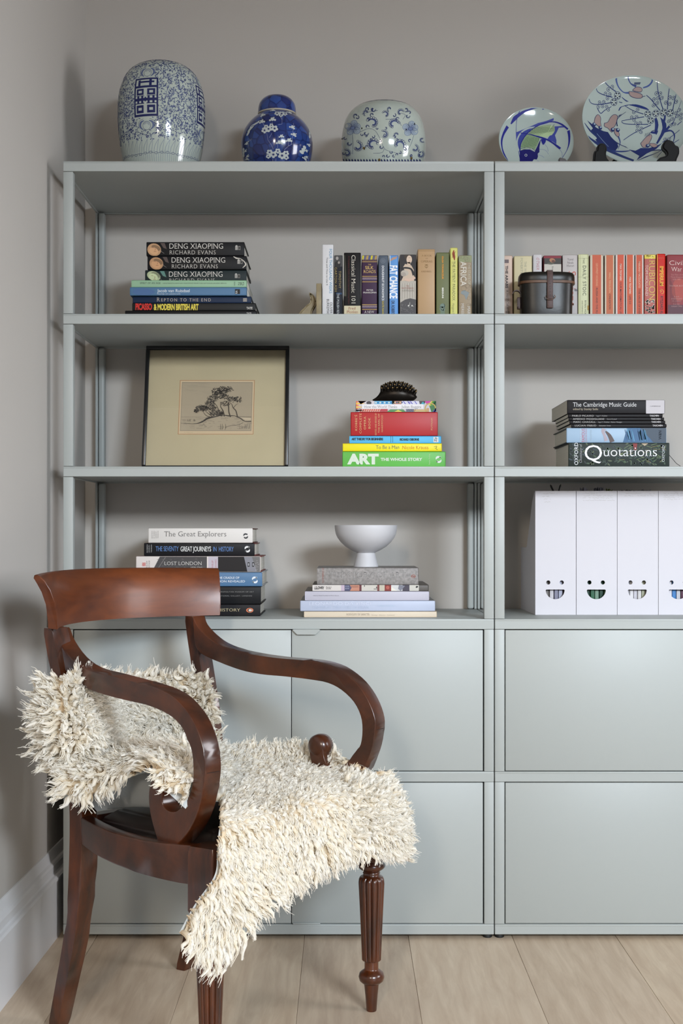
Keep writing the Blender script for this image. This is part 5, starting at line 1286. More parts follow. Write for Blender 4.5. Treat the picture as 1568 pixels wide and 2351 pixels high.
fbox('frame_rail', x0, x1, o0, o0 + fw, -.012, .006, M_FR, .002); fbox('frame_rail', x0, x1, H - fw, H, -.012, .006, M_FR, .002)
fbox('frame_stile', x0, x0 + fw, o0 + fw, H - fw, -.012, .006, M_FR, .002); fbox('frame_stile', x1 - fw, x1, o0 + fw, H - fw, -.012, .006, M_FR, .002)
fbox('backing_board', x0 + .003, x1 - .003, o0 + .003, H - .003, -.014, -.008, mat('brown_backing', (96, 80, 62), .8))
mt = fbox('mount', x0 + fw - .001, x1 - fw + .001, o0 + fw - .001, H - fw + .001, -.006, -.003, mat('cream_mount_board', (196, 183, 150), .9, mottle=(6, .06)))
bm = bmesh.new(); xm = (x0 + x1) / 2; pb = pl0 + ev * (H * .72) - nn * .014
tube(bm, [(xm, pb.y, pb.z), (xm, .405, FZ0 + .004)], .004, 8); bm_obj('back_strut', bm, t, mat('brown_backing', (96, 80, 62), .8))
k = Ink(lambda a, b_, h: fr(a, b_, -.003 + h), 1.2e-4)
k.poly([(413, 872), (584.6, 872), (581.4, 996.6), (408, 996.6)], (176, 120, 74), 1)
k.poly([(414.2, 873), (583.4, 873), (580.4, 995.6), (409.4, 995.6)], (212, 190, 156), 2)
k.poly([(417.6, 876.6), (579.8, 876.8), (576.8, 988.6), (413, 988.6)], (142, 134, 120), 3)
k.poly([(418.4, 878), (578.8, 878), (575.8, 987.6), (414, 987.6)], (178, 164, 140), 4)
cv = lambda x, y: (390 + x / 7.127, 860 + y / 7.127)
DK = (58, 54, 50)
def ln(P, w, c=DK, l=5, sm=0): k.line([cv(*p) for p in P], [v / 7.127 for v in w] if isinstance(w, (list, tuple)) else w / 7.127, c, l, sm)
rr = random.Random(5)
def foliage(cx, cy, rx, ry, n, dk=.7):
    for i in range(n):
        a = rr.random() * 6.283; q = rr.random() ** .5
        x, y = cx + rx * q * math.cos(a), cy + ry * q * math.sin(a); s = rr.uniform(6, 17)
        b0 = rr.random() * 6.28
        ln([(x + s * math.cos(b0 + t_), y + s * .7 * math.sin(b0 + t_)) for t_ in (0, .9, 1.8, 2.6)], rr.uniform(4, 9), DK if rr.random() < dk else (96, 90, 82), 6)
for a_ in ((860, 250, 90, 62, 120), (950, 240, 90, 46, 80), (760, 270, 85, 60, 90), (800, 330, 100, 60, 110), (700, 390, 90, 50, 90), (900, 350, 60, 50, 50), (660, 460, 80, 50, 90), (1010, 400, 70, 46, 60), (1110, 400, 85, 42, 80), (900, 470, 70, 40, 55), (510, 545, 100, 48, 130), (430, 590, 36, 30, 40), (580, 540, 60, 40, 60), (690, 540, 70, 40, 70), (760, 620, 110, 50, 150), (840, 640, 50, 36, 50)): foliage(*a_)
for P, w in (([(990, 690), (965, 610), (960, 520), (950, 450)], [22, 18, 18, 12]), ([(1105, 695), (1080, 590), (1035, 540), (1010, 480), (960, 440)], [20, 16, 14, 8, 5]), ([(1040, 540), (1080, 490), (1120, 470)], [10, 6, 4]), ([(890, 680), (870, 590), (830, 520), (830, 440)], [20, 16, 12, 8]), ([(820, 620), (790, 560), (760, 500), (720, 460)], [14, 12, 10, 6]), ([(700, 690), (650, 650), (600, 610), (560, 560)], [16, 12, 8, 6]), ([(660, 690), (600, 670), (560, 630), (530, 580)], [14, 10, 8, 5]), ([(690, 660), (640, 600), (620, 570)], [12, 8, 5])): ln(P, w, (80, 72, 62), 7, 4)
ln([(180, 790), (400, 800), (520, 770), (620, 710), (760, 680), (860, 660), (960, 670), (1060, 670), (1150, 710), (1230, 760), (1330, 760)], [4, 8, 22, 30, 14, 8, 18, 8, 16, 10, 14], DK, 5, 5)
for i in range(60): x = rr.uniform(180, 1300); y = rr.uniform(690, 880); ln([(x, y), (x + rr.uniform(20, 90), y + rr.uniform(-8, 12))], rr.uniform(1.5, 4), (104, 98, 88), 5)
for i in range(26): y = rr.uniform(130, 300); x = rr.uniform(190, 600); ln([(x, y), (x + rr.uniform(60, 260), y + 20)], 1.6, (158, 148, 128), 5)
for i in range(22): x = rr.uniform(200, 440); ln([(x, 760), (x + 4, 760 - rr.uniform(8, 40))], 3, (84, 78, 70), 6)
ln([(180, 690), (500, 690), (620, 700)], 3, (110, 104, 94)); ln([(1110, 680), (1330, 690)], 6, (92, 86, 78)); pg_ = [cv(*p) for p in ((1160, 700), (1325, 705), (1325, 740), (1230, 735))]; k.poly(pg_, (206, 190, 162), 5)
for x in (820, 850, 900): ln([(x, 900), (x + 15, 860), (x + 5, 800)], [4, 10, 3], (84, 78, 70), 6)
for i in range(18): x = rr.uniform(1130, 1310); ln([(x, 880), (x + rr.uniform(-14, 14), 860 - rr.uniform(0, 60))], 3, (96, 90, 82), 6)
ln([(900, 860), (1000, 830), (1110, 820), (1200, 780)], 6, (92, 86, 78), 6, 3); ln([(560, 850), (600, 850), (540, 800), (600, 770)], 5, (104, 98, 88), 6, 2)
for i in range(12): ln([(230 + i * 12, 948 - (i % 2) * 5), (238 + i * 12, 940 + (i % 3) * 4)], 2.4, (150, 130, 100), 5)
k.build('etching', t)
mg = bpy.data.materials.new('clear_glass'); mg.use_nodes = True; nt = mg.node_tree; nt.nodes.clear()
out = nt.nodes.new('ShaderNodeOutputMaterial'); mixs = nt.nodes.new('ShaderNodeMixShader'); tr_ = nt.nodes.new('ShaderNodeBsdfTransparent'); gl = nt.nodes.new('ShaderNodeBsdfGlossy'); fre = nt.nodes.new('ShaderNodeFresnel')
gl.inputs['Roughness'].default_value = 0.02; fre.inputs['IOR'].default_value = 1.5
nt.links.new(fre.outputs[0], mixs.inputs[0]); nt.links.new(tr_.outputs[0], mixs.inputs[1]); nt.links.new(gl.outputs[0], mixs.inputs[2]); nt.links.new(mixs.outputs[0], out.inputs[0])
fbox('glass', x0 + fw - .001, x1 - fw + .001, o0 + fw - .001, H - fw + .001, .0005, .0025, mg, 0)

# ------------------------------------------------------------------ leather binocular case
ZCs = DC + .062; sc = ZCs / FP; cxx = xat(1254, ZCs); cyy = ZCs - DC
t = thing('binocular_case', (cxx, cyy, TOPS[1]), 'old black leather binocular case with a brown buckled strap', 'case')
M_LEA = mat('worn_black_leather', (22, 20, 16), .34, mottle=(22, .5), bump=(160, .06), spec=.35); M_STR = mat('brown_strap_leather', (62, 36, 30), .5, mottle=(90, .2), bump=(300, .2)); M_LED = mat('rubbed_brown_leather', (88, 58, 36), .5, mottle=(60, .3))
def sup(bm, levels, n=56, e=3.2):
    rings = []
    for z, a_, b_ in levels:
        R0 = []
        for i in range(n):
            th = 2 * math.pi * i / n; c_, s_ = math.cos(th), math.sin(th)
            R0.append(bm.verts.new((cxx + a_ * math.copysign(abs(c_) ** (2 / e), c_), cyy + b_ * math.copysign(abs(s_) ** (2 / e), s_), z)))
        rings.append(R0)
    for A, B in zip(rings, rings[1:]):
        for i in range(n): bm.faces.new((A[i], A[(i + 1) % n], B[(i + 1) % n], B[i]))
    bm.faces.new(rings[0][::-1]); bm.faces.new(rings[-1])
z = lambda y: zat(y, ZCs)
zb = TOPS[1] + .0003
bm = bmesh.new(); sup(bm, [(zb, 57.5 * sc, .0300), (zb + .004, 58.5 * sc, .0308), (z(700), 59 * sc, .031), (z(670), 60 * sc, .032), (z(648), 61 * sc, .0325)]); bm_obj('case_body', bm, t, M_LEA, 40)
bm = bmesh.new(); sup(bm, [(z(653.5), 63.5 * sc, .0345), (z(652), 64 * sc, .0352), (z(640), 64 * sc, .0352), (z(634), 63 * sc, .0345), (z(630), 60 * sc, .032), (z(628.4), 54 * sc, .026), (z(628), 40 * sc, .014)]); lid = bm_obj('lid', bm, t, M_LEA, 40)
bm = bmesh.new(); sup(bm, [(z(655), 63.8 * sc, .0348), (z(654.6), 64.4 * sc, .0356), (z(649.5), 64.5 * sc, .0357), (z(649), 63.8 * sc, .0350)]); bm_obj('lid_edge', bm, lid, M_LED, 40)
yf = cyy - .0352
def stp(name, x0_, x1_, y0_, y1_, off, m=M_STR, th=.0022, bev=.0008, parent=t): return box(name, xat(x0_, ZCs), xat(x1_, ZCs), yf - off - th, yf - off, z(y1_), z(y0_), m, parent, bev)
st = stp('strap', 1250.5, 1264, 629.5, 693, .0002)
box('strap_loop', xat(1250.5, ZCs), xat(1264, ZCs), yf + .001, cyy, z(629.5) - .001, z(628) + .0018, M_STR, st, .0006)
stp('lower_tab', 1250.5, 1264.5, 690, 713, -.0012, parent=st)
for y in (657.5, 663.5, 669, 676.5, 684):
    bm = bmesh.new(); tube(bm, [(xat(1257.5, ZCs), yf - .0030, z(y)), (xat(1257.5, ZCs), yf - .0022, z(y))], .0009, 8); bm_obj('hole', bm, st, M_RUBBER)
bm = bmesh.new(); pr = [(1247, 686), (1249, 692), (1256, 694.5), (1264, 693), (1269, 688), (1266, 684)]
tube(bm, [(xat(a_, ZCs), yf - .0036, z(b_)) for a_, b_ in catmull(pr, 4)], .0009, 6); bm_obj('buckle', bm, st, M_LED)
bm = bmesh.new()
q = [(1194, 672), (1190, 667.5), (1184, 666.5), (1179, 669), (1176, 675)]
for i, (a_, b_) in enumerate(catmull(q, 4)): pass
qq = catmull(q, 4); V0 = []
for a_, b_ in qq: V0.append((bm.verts.new((xat(a_, ZCs), cyy - .006, z(b_))), bm.verts.new((xat(a_, ZCs), cyy + .006, z(b_))), bm.verts.new((xat(a_, ZCs), cyy + .006, z(b_) - .0022)), bm.verts.new((xat(a_, ZCs), cyy - .006, z(b_) - .0022))))
for A, B in zip(V0, V0[1:]):
    for i in range(4): bm.faces.new((A[i], A[(i + 1) % 4], B[(i + 1) % 4], B[i]))
bm.faces.new(V0[0]); bm.faces.new(V0[-1][::-1]); bm_obj('side_strap', bm, t, M_STR, 60)
bm = bmesh.new(); add_box(bm, xat(1187.5, ZCs), xat(1194, ZCs), cyy - .006, cyy + .006, z(710), z(683), .0012, 2); add_box(bm, xat(1186.6, ZCs), xat(1190, ZCs), cyy - .0075, cyy - .0045, z(706), z(685), .0006, 1); bm_obj('side_loop', bm, t, M_STR)
bm = bmesh.new(); tube(bm, [(xat(1311, ZCs), cyy, z(698.6)), (xat(1314.5, ZCs), cyy, z(698.6)), (xat(1317, ZCs), cyy, z(698.6))], [.0012, .0016, .0026], 10); bm_obj('side_stud', bm, t, M_LED)

# ------------------------------------------------------------------ stone bookend
t = thing('bookend', (xat(732, DC + .10), .10, TOPS[1]), 'mottled beige stone bookend with a carved tail, left of the upright books', 'bookend')
M_ST = mat('mottled_soapstone', (142, 128, 98), .55, mottle=(40, .22), bump=(80, .1))
box('slab', xat(726, DC + .06), xat(738.6, DC + .06), .06, .16, TOPS[1] + .0002, zat(650.5, DC + .06), M_ST, t, .0012)
yb = VY + (ZC - TOPS[1] - .0003) * FP / (DC + .085)
ext('carved_tail', [tuple(v) for v in catmull([(678, yb), (697, 707), (711, 694), (712, 684), (709.6, 671.4), (717, 674), (723, 681.5), (725.4, 690), (725, 700), (717, 714), (712, yb)], 4, True)], DC + .085, .024, M_ST, t, .004, 3, TOPS[1] + .0004)

# ------------------------------------------------------------------ file boxes
M_CARD = mat('white_cardboard', (200, 198, 204), .6)
M_CARDE = mat('grey_card_edge', (176, 172, 170), .7)
YF = .155; ZF = DC + YF; zB = TOPS[3] + .0003; zTf = zat(1127, ZF)
ORD = ('first', 'second', 'third', 'fourth')
def hue_word(c):
    r, g, b_ = c; v = sum(c) / 3; s = max(c) - min(c)
    tone = 'black' if v < 46 else 'dark grey' if v < 110 else 'mid grey' if v < 165 else 'pale grey' if v < 206 else 'white'
    if s < 22: return tone
    if g >= r and g > b_: return ('dark ' if v < 60 else 'mid ' if v < 110 else 'pale ') + 'green'
    if b_ >= g and b_ > r: return ('deep ' if v < 130 else 'pale ') + 'blue'
    return 'dark plum'
def filebox(xl, label, mags, seed):
    X0, X1 = xat(xl, ZF), xat(xl + 93.2, ZF)
    depth = .262; th = .0022
    t = thing('file_box', ((X0 + X1) / 2, YF + depth / 2, zB), label, 'file box', 'white cardboard file boxes on the cabinet top')
    cu = bpy.data.curves.new('f', 'CURVE'); cu.dimensions = '2D'; cu.fill_mode = 'BOTH'; cu.extrude = th / 2
    def spl(P):
        s = cu.splines.new('POLY'); s.points.add(len(P) - 1)
        for i, p in enumerate(P): s.points[i].co = (p[0], p[1], 0, 1)
        s.use_cyclic_u = True
    spl([(X0, zB), (X1, zB), (X1, zTf), (X0, zTf)])
    for ex in (29.8, 60.6):
        cx, cz, r_ = xat(xl + ex, ZF), zat(1337.3, ZF), 4.8 * ZF / FP
        spl([(cx + r_ * math.cos(-a * math.pi / 10), cz + r_ * math.sin(-a * math.pi / 10)) for a in range(20)])
    cx, cz, r_ = xat(xl + 45.6, ZF), zat(1354, ZF), 21.8 * ZF / FP
    P = [(cx + r_ * math.cos(a * math.pi / 18), cz - r_ * math.sin(a * math.pi / 18)) for a in range(19)]
    P[0] = (P[0][0], P[0][1] - .001); P[-1] = (P[-1][0], P[-1][1] - .001)
    spl([(cx - r_ + .002, cz + .0006), (cx + r_ - .002, cz + .0006)] + P)
    ob = bpy.data.objects.new('f', cu); me = bpy.data.meshes.new_from_object(ob)
    for v in me.vertices: v.co = Vector((v.co.x, YF + th / 2 + v.co.z, v.co.y))
    bpy.data.objects.remove(ob); bpy.data.curves.remove(cu); me.name = 'front_panel'
    link('front_panel', me, t, M_CARD)
    # side panels with the sloping cut
    zl = zB + .162
    prof = [(th, zB), (depth, zB), (depth, zl), (depth - .098, zl), (depth - .112, zl + .004), (depth - .124, zl + .020), (.10, zl + .060), (.055, zTf - .025), (.02, zTf - .004), (th, zTf)]
    for xa in (X0, X1 - th):
        bm = bmesh.new(); A = [bm.verts.new((xa, YF + p[0], p[1])) for p in prof]; B = [bm.verts.new((xa + th, YF + p[0], p[1])) for p in prof]
        bm.faces.new(A); bm.faces.new(B[::-1])
        for i in range(len(A)): bm.faces.new((A[i], A[(i + 1) % len(A)], B[(i + 1) % len(A)], B[i]))
        bm_obj('side_panel', bm, t, M_CARD, None)
    box('back_panel', X0 + th, X1 - th, YF + depth - th, YF + depth, zB, zl, M_CARD, t, 0); box('bottom', X0 + th, X1 - th, YF + th, YF + depth - th, zB, zB + .002, M_CARD, t, 0)
    # pencil notes
    k = Ink(flat_fn(ZF)); r_ = random.Random(seed)
    for row in range([4, 4, 2, 4][seed % 4]):
        x = xl + [15, 14, 16, 10][seed % 4] + r_.random() * 3; y = 1133 + row * [6.6, 5.2, 5.2, 4.6][seed % 4]
        xe = min(xl + [34, 84, 82, 84][seed % 4] + r_.random() * 8, xl + 90) if row or seed % 4 > 1 else x + 34
        pts_ = []
        while x < xe:
            pts_.append((x, y + r_.uniform(-1.5, 1.3))); x += r_.uniform(.7, 1.6)
            if r_.random() < .13:
                if len(pts_) > 2: k.line(pts_, .38, (160, 154, 150), 1, 2)
                pts_ = []; x += 1.6
        if len(pts_) > 2: k.line(pts_, .38, (160, 154, 150), 1, 2)
    k.build('pencil_note', t)
    # contents
    x = X0 + th + .002; n_ = len(mags)
    for i, c in enumerate(mags):
        w_ = (X1 - X0 - 2 * th - .006) / n_
        m_ = mat('mag_%d_%d_%d' % c, c, .45, mottle=(50, .12))
        o_ = box('magazine', x, x + w_ * .8, YF + .010 + r_.random() * .008, YF + .19, zB + .0024, zB + .145 + r_.random() * .01, m_, None, .0004)
        tag(o_, '%s magazine spine behind the cut-out smile of the %s file box from the left' % (hue_word(c), ORD[seed]), 'magazine', '%s magazines in the %s file box' % (hue_word(c), ORD[seed]))
        x += w_
g1 = [(96, 90, 90), (150, 146, 140), (110, 106, 104), (186, 184, 190), (130, 130, 150), (176, 180, 200), (60, 56, 64), (40, 36, 44)]
g2 = [(150, 150, 160), (30, 52, 44), (22, 62, 46), (40, 92, 66), (120, 150, 132), (30, 66, 52), (60, 100, 60), (26, 40, 36)]
g3 = [(190, 190, 194), (206, 206, 206), (150, 150, 156), (214, 212, 214), (200, 198, 206), (216, 214, 214), (180, 184, 160), (210, 208, 212), (196, 196, 200)]
g4 = [(196, 196, 206), (150, 160, 190), (206, 206, 214), (60, 120, 180), (200, 200, 206), (96, 60, 80), (210, 208, 214), (120, 130, 150)]
for i, (xl, lb, g) in enumerate(((1229, 'white file box nearest the post, its side panel in view', g1), (1323.4, 'white file box with green spines showing through its smile, second from the post', g2), (1417.6, 'white file box with pale papers behind its smile, third from the post', g3), (1511.8, 'white file box cut by the right edge of the photo', g4))): filebox(xl, lb, g, i)
# things poking out of the boxes
zi = zB + .0026
def poke(name, pts, rad, m, label, cat, n=8, group=None):
    bm = bmesh.new(); tube(bm, pts, rad, n); o_ = bm_obj(name, bm, None, m, 50); tag(o_, label, cat, group); return o_
ZP = DC + .185
M_INK = mat('black_pen_plastic', (24, 24, 26), .35)
for xa, ya, xb, yb_, lb in ((1263.5, 1113, 1270.5, 1128, 'black pen leaning left, sticking up out of the first file box'), (1287.5, 1112, 1283, 1128, 'black pen leaning right, sticking up out of the first file box')):
    a_, b_ = pt(xa, ya, ZP), pt(xb, yb_, ZP); d = (b_ - a_).normalized(); e_ = a_ + d * .17
    poke('pen', [a_, a_ + d * .004, b_, e_], [.0010, .0024, .0022, .0022], M_INK, lb, 'pen')
def crumple(xa, xb, yt, c, label, seed, ylow=1150, Zp=DC + .20):
    r_ = random.Random(seed); bm = bmesh.new(); N_ = 9; G = []
    for i in range(N_ + 1):
        x = xa + (xb - xa) * i / N_; col_ = []
        for j in range(4):
            y = (yt + r_.uniform(0, 5)) if j == 0 else yt + (ylow - yt) * j / 3
            p = pt(x, y, Zp + r_.uniform(-.006, .006)); p.z = max(p.z, zi + .001); col_.append(bm.verts.new(p))
        G.append(col_)
    for i in range(N_):
        for j in range(3): bm.faces.new((G[i][j], G[i + 1][j], G[i + 1][j + 1], G[i][j + 1]))
    rr_ = bmesh.ops.solidify(bm, geom=bm.faces[:], thickness=.0012)
    # runs down to the box bottom
    o_ = bm_obj('paper_sheet', bm, None, mat('sheet_%d_%d_%d' % c, c, .7), None)
    tag(o_, label, 'paper'); return o_
LOW = VY - (zi - ZC) * FP / (DC + .20)
crumple(1331, 1349, 1118, (176, 172, 182), 'crumpled pale paper poking up at the left of the second file box', 1, LOW)
crumple(1363, 1385, 1117, (150, 148, 158), 'greyish curled paper poking up in the middle of the second file box', 2, LOW, DC + .21)
crumple(1391, 1406, 1121, (128, 140, 60), 'yellow-green paper corner sticking out of the second file box', 3, LOW, DC + .225)
crumple(1426, 1450, 1123.5, (96, 94, 98), 'dark crumpled paper at the left of the third file box', 4, LOW)
crumple(1453, 1494, 1122, (156, 154, 162), 'pale crumpled paper at the right of the third file box', 5, LOW, DC + .215)
crumple(1300, 1316, 1124, (190, 186, 184), 'small pale paper edge at the right of the first file box', 6, LOW, DC + .21)
# ribbon marker of the dictionary
q = [pt(x, y, DC + .20) for x, y in ((1534, 1042), (1545, 1055), (1553, 1064), (1562, 1070))]
q[-1].z = max(q[-1].z, TOPS[2] + .0006)
bm = bmesh.new(); tube(bm, catmull(q, 4), .0007, 5)
rb = [o_ for o_ in bpy.data.objects if o_.get('label', '').startswith('thickest book of the right stack')][0]
bm_obj('ribbon_marker', bm, rb, mat('black_ribbon', (26, 24, 28), .6))
# ------------------------------------------------------------------ the armchair
M_MAH = wood('polished_mahogany', (46, 20, 10), (94, 46, 20), 7.0, (1.6, 1.6, 1.6), 0.30, 0.45, knots=(9, 0.62), bump=0.05)
M_MAHV = wood('polished_mahogany_upright', (42, 18, 9), (96, 46, 18), 7.0, (5, 5, .7), 0.28, 0.45, knots=(14, 0.55), bump=0.05)
M_SEAT = mat('dark_hide_seat', (30, 18, 16), .4)
Fv = Vector((.848, -.53, 0)); Lv = Vector((.53, .848, 0)); O = Vector((-.49, -.58, 0))
ch = thing('armchair', (-.25, -.50, 0), 'antique polished mahogany open armchair with scrolled arms, in front of the shelves', 'chair')

def sweep(bm, pts, sizes, fdir, ldir, bev=.004):
    """square-section member; pts world, sizes (along fdir, along ldir)"""
    rings = []
    for p, (a, b) in zip(pts, sizes):
        R0 = []
        for (u, v) in ((-1, -1), (1, -1), (1, 1), (-1, 1)):
            R0.append(bm.verts.new(p + fdir * (u * a / 2) + ldir * (v * b / 2)))
        rings.append(R0)
    long_e = []
    for A, B in zip(rings, rings[1:]):
        for i in range(4):
            bm.faces.new((A[i], A[(i + 1) % 4], B[(i + 1) % 4], B[i]))
    bm.faces.new(rings[0][::-1]); bm.faces.new(rings[-1])
    bm.edges.ensure_lookup_table()
    for A, B in zip(rings, rings[1:]):
        for i in range(4):
            e = bm.edges.get((A[i], B[i]))
            if e: long_e.append(e)
    if bev: bmesh.ops.bevel(bm, geom=long_e, offset=bev, segments=3, affect='EDGES', profile=.5)

def V3(l): return [Vector(p) for p in l]
# rear legs running up into the back posts (sabre legs, raked back)
NB, FB = Vector((-.49, -.58, 0)), Vector((-.278, -.241, 0))
def rearleg(base, foot, top, ls):
    q = []; s = []
    zs = [(0.0, 'f', 1.0), (.05, 'f', .80), (.10, 'f', .60), (.16, 'f', .36), (.23, 'f', .15), (.31, 'f', .03), (.41, 'f', 0), (.50, 't', .10), (.58, 't', .34), (.66, 't', .62), (.715, 't', .84), (.7625, 't', 1.0)]
    for z, w, k_ in zs:
        tgt = foot if w == 'f' else top
        p = base.lerp(tgt, k_); q.append(Vector((p.x, p.y, z)))
    S = [(float(np.interp(z, (0, .3, .45, .76), (.024, .030, .029, .023))), float(np.interp(z, (0, .3, .45, .76), (.033, .045, .045, .043)))) for z, _, _ in zs]
    cq = [Vector(v) for v in catmull(q, 3)]; cs = [tuple(v) for v in catmull(S, 3)]
    bm = bmesh.new(); sweep(bm, cq, cs, Fv, Lv * ls, .004)
    return bm_obj('rear_leg_and_post', bm, ch, M_MAHV, 50)
rearleg(NB, Vector((-.5467, -.535, 0)), Vector((-.5500, -.5487, 0)), 1)
rearleg(FB, Vector((-.345, -.203, 0)), Vector((-.3248, -.188, 0)), 1)

# crest rail: deeply curved in plan, top rolled over backwards
A0 = Vector((-.537, -.592, 0))
zw = [(.762, 0), (.785, .04), (.812, .14), (.836, .34), (.853, .62), (.861, .84), (.8645, 1.0)]
prof = [(-.026 * w, z, w) for z, w in zw] + [(-.026 - .007, .8635, 1.0), (-.026 - .010, .858, .95)] + [(-.026 * w - .0235 + .008 * w, z - .004, w) for z, w in zw[-2:0:-1]] + [(-.0245, .762, 0)]
bm = bmesh.new(); rings = []
NN = 30; Lc = .502
for i in range(NN + 1):
    c_ = -.112 * (1 - ((i / NN - .5) * 2) ** 2)
    zo = .004 * math.sin(math.pi * i / NN)
    rings.append([bm.verts.new(A0 + Lv * (Lc / 2 + (i / NN - .5) * (Lc + .054 * w)) + Fv * (f + c_) + Vector((0, 0, z + (zo if z > .8 else 0)))) for f, z, w in prof])
n = len(prof)
for A, B in zip(rings, rings[1:]):
    for i in range(n): bm.faces.new((A[i], A[(i + 1) % n], B[(i + 1) % n], B[i]))
f0 = bm.faces.new(rings[0][::-1]); f1 = bm.faces.new(rings[-1])
bmesh.ops.bevel(bm, geom=list(f0.edges) + list(f1.edges), offset=.0016, segments=2, affect='EDGES')
M_CREST = wood('figured_mahogany_crest', (78, 34, 12), (120, 60, 22), 4.5, (1.2, 1.2, 4.5), 0.40, 0.12, knots=(5, 0.75), bump=0.03)
bm_obj('crest_rail', bm, ch, M_CREST, 50)
# lower back rail, carrying the fleece
bm = bmesh.new(); P = []
for i in range(13):
    l = .02 + .42 * i / 12; P.append(A0 + Lv * l + Fv * (-.012 - .06 * (1 - ((i - 6) / 6) ** 2)) + Vector((0, 0, .600)))
sweep(bm, P, [(.020, .036)] * 13, Fv, Vector((0, 0, 1)), .004); bm_obj('lower_back_rail', bm, ch, M_MAH, 50)

# arms: outlines laid in the vertical plane of each arm, then given their thickness
def vplane(P0, P1):
    d = (P1 - P0); d.z = 0
    def f(px, py):
        k_ = (px - VX) / FP
        t_ = (k_ * (P0.y + DC) - P0.x) / (d.x - k_ * d.y)
        q = P0 + d * t_; return Vector((q.x, q.y, zat(py, q.y + DC)))
    nrm = Vector((d.y, -d.x, 0)).normalized()
    return f, nrm
def arm(P0, P1, outline, knob, kr, seam, tenon=None):
    f, nrm = vplane(P0, P1); th = .037
    pts = [tuple(v) for v in catmull(outline, 3, True)]
    bm = bmesh.new(); vs0 = [bm.verts.new(f(*p) - nrm * th / 2) for p in pts]
    fc = bm.faces.new(vs0); r_ = bmesh.ops.extrude_face_region(bm, geom=[fc])
    up = [v for v in r_['geom'] if isinstance(v, bmesh.types.BMVert)]
    for v in up: v.co += nrm * th
    ups = set(up); es = [e for e in bm.edges if (e.verts[0] in ups) == (e.verts[1] in ups)]
    bmesh.ops.bevel(bm, geom=es, offset=.0085, segments=4, affect='EDGES', profile=.5, clamp_overlap=True)
    a_ = bm_obj('arm', bm, ch, M_MAH, 55)
    c_ = f(*knob); bm = bmesh.new(); w_ = .021
    R = [(-w_ * 1.05, .0), (-w_ * 1.03, kr * .3), (-w_, kr * .45), (-w_ * .85, kr * .75), (-w_ * .55, kr * .94), (0, kr), (w_ * .55, kr * .94), (w_ * .85, kr * .75), (w_, kr * .45), (w_ * 1.03, kr * .3), (w_ * 1.05, 0)]
    dd = nrm.cross(Vector((0, 0, 1))); rg = []
    for x_, r_ in R:
        rg.append([bm.verts.new(c_ + nrm * x_ + (dd * math.cos(t_) + Vector((0, 0, 1)) * math.sin(t_)) * r_) for t_ in [2 * math.pi * i / 28 for i in range(28)]] if r_ > 0 else [bm.verts.new(c_ + nrm * x_)])
    for A, B in zip(rg, rg[1:]):
        for i in range(28):
            if len(A) == 1: bm.faces.new((A[0], B[i], B[(i + 1) % 28]))
            elif len(B) == 1: bm.faces.new((A[i], A[(i + 1) % 28], B[0]))
            else: bm.faces.new((A[i], A[(i + 1) % 28], B[(i + 1) % 28], B[i]))
    bm_obj('scroll_end', bm, a_, M_MAH, 60)
    return a_
def joint(a_, P0, P1, pa, pb):
    f, nrm = vplane(P0, P1); q0, q1 = f(*pa), f(*pb); w_ = .0187; e_ = (q1 - q0).normalized() * .0004
    bm = bmesh.new(); tube(bm, [q0 - e_ - nrm * (w_ - .006), q0 + (q1 - q0) * .2 - nrm * w_, q0 + (q1 - q0) * .8 - nrm * w_, q1 + e_ - nrm * (w_ - .006), q1 + e_ + nrm * (w_ - .006), q0 + (q1 - q0) * .8 + nrm * w_], .0005, 5)
    bm_obj('joint_line', bm, a_, mat('dark_joint', (24, 12, 8), .7))
near = [(142, 1441), (155, 1472), (182, 1509), (218, 1534), (275, 1550), (331, 1565), (378, 1578), (417, 1598), (444, 1625), (464, 1655), (480, 1695), (487, 1730), (490, 1766), (485, 1809), (474, 1858), (455, 1900), (428, 1934), (408, 1944), (384, 1937), (378, 1918), (368, 1886), (361, 1850), (360, 1815), (366, 1790), (382, 1784), (392, 1796), (390, 1822), (393, 1846), (406, 1859), (425, 1858), (444, 1838), (457, 1808), (462, 1773), (459, 1727), (449, 1696), (432, 1663), (402, 1637), (352, 1616), (286, 1600), (226, 1582), (197, 1567), (163, 1532), (150, 1505), (142, 1470)]
na = arm(NB, Vector((-.2266, -.83, 0)), near, (379, 1792), .019, None)
joint(na, NB, Vector((-.2266, -.83, 0)), (462, 1773), (490, 1773))
ff, nfar = vplane(FB, Vector((.054, -.459, 0)))
far = [(455, 1414), (465, 1435), (485, 1457), (512, 1477), (548, 1491), (591, 1501), (647, 1509), (706, 1514), (746, 1519), (785, 1532), (821, 1558), (845, 1586), (862, 1617), (872, 1649), (872, 1675), (866, 1712), (853, 1748), (835, 1785), (806, 1812), (782, 1818), (756, 1806), (742, 1785), (728, 1752), (722, 1722), (728, 1704), (742, 1700), (752, 1712), (755, 1735), (766, 1756), (786, 1762), (806, 1750), (828, 1722), (839, 1706), (843, 1673), (839, 1641), (823, 1609), (795, 1582), (764, 1566), (724, 1558), (665, 1551), (609, 1546), (562, 1536), (515, 1518), (477, 1501), (461, 1481), (457, 1445)]
fa = arm(FB, Vector((.054, -.459, 0)), far, (736, 1712), .0245, None)
joint(fa, FB, Vector((.054, -.459, 0)), (843, 1674), (872, 1674))

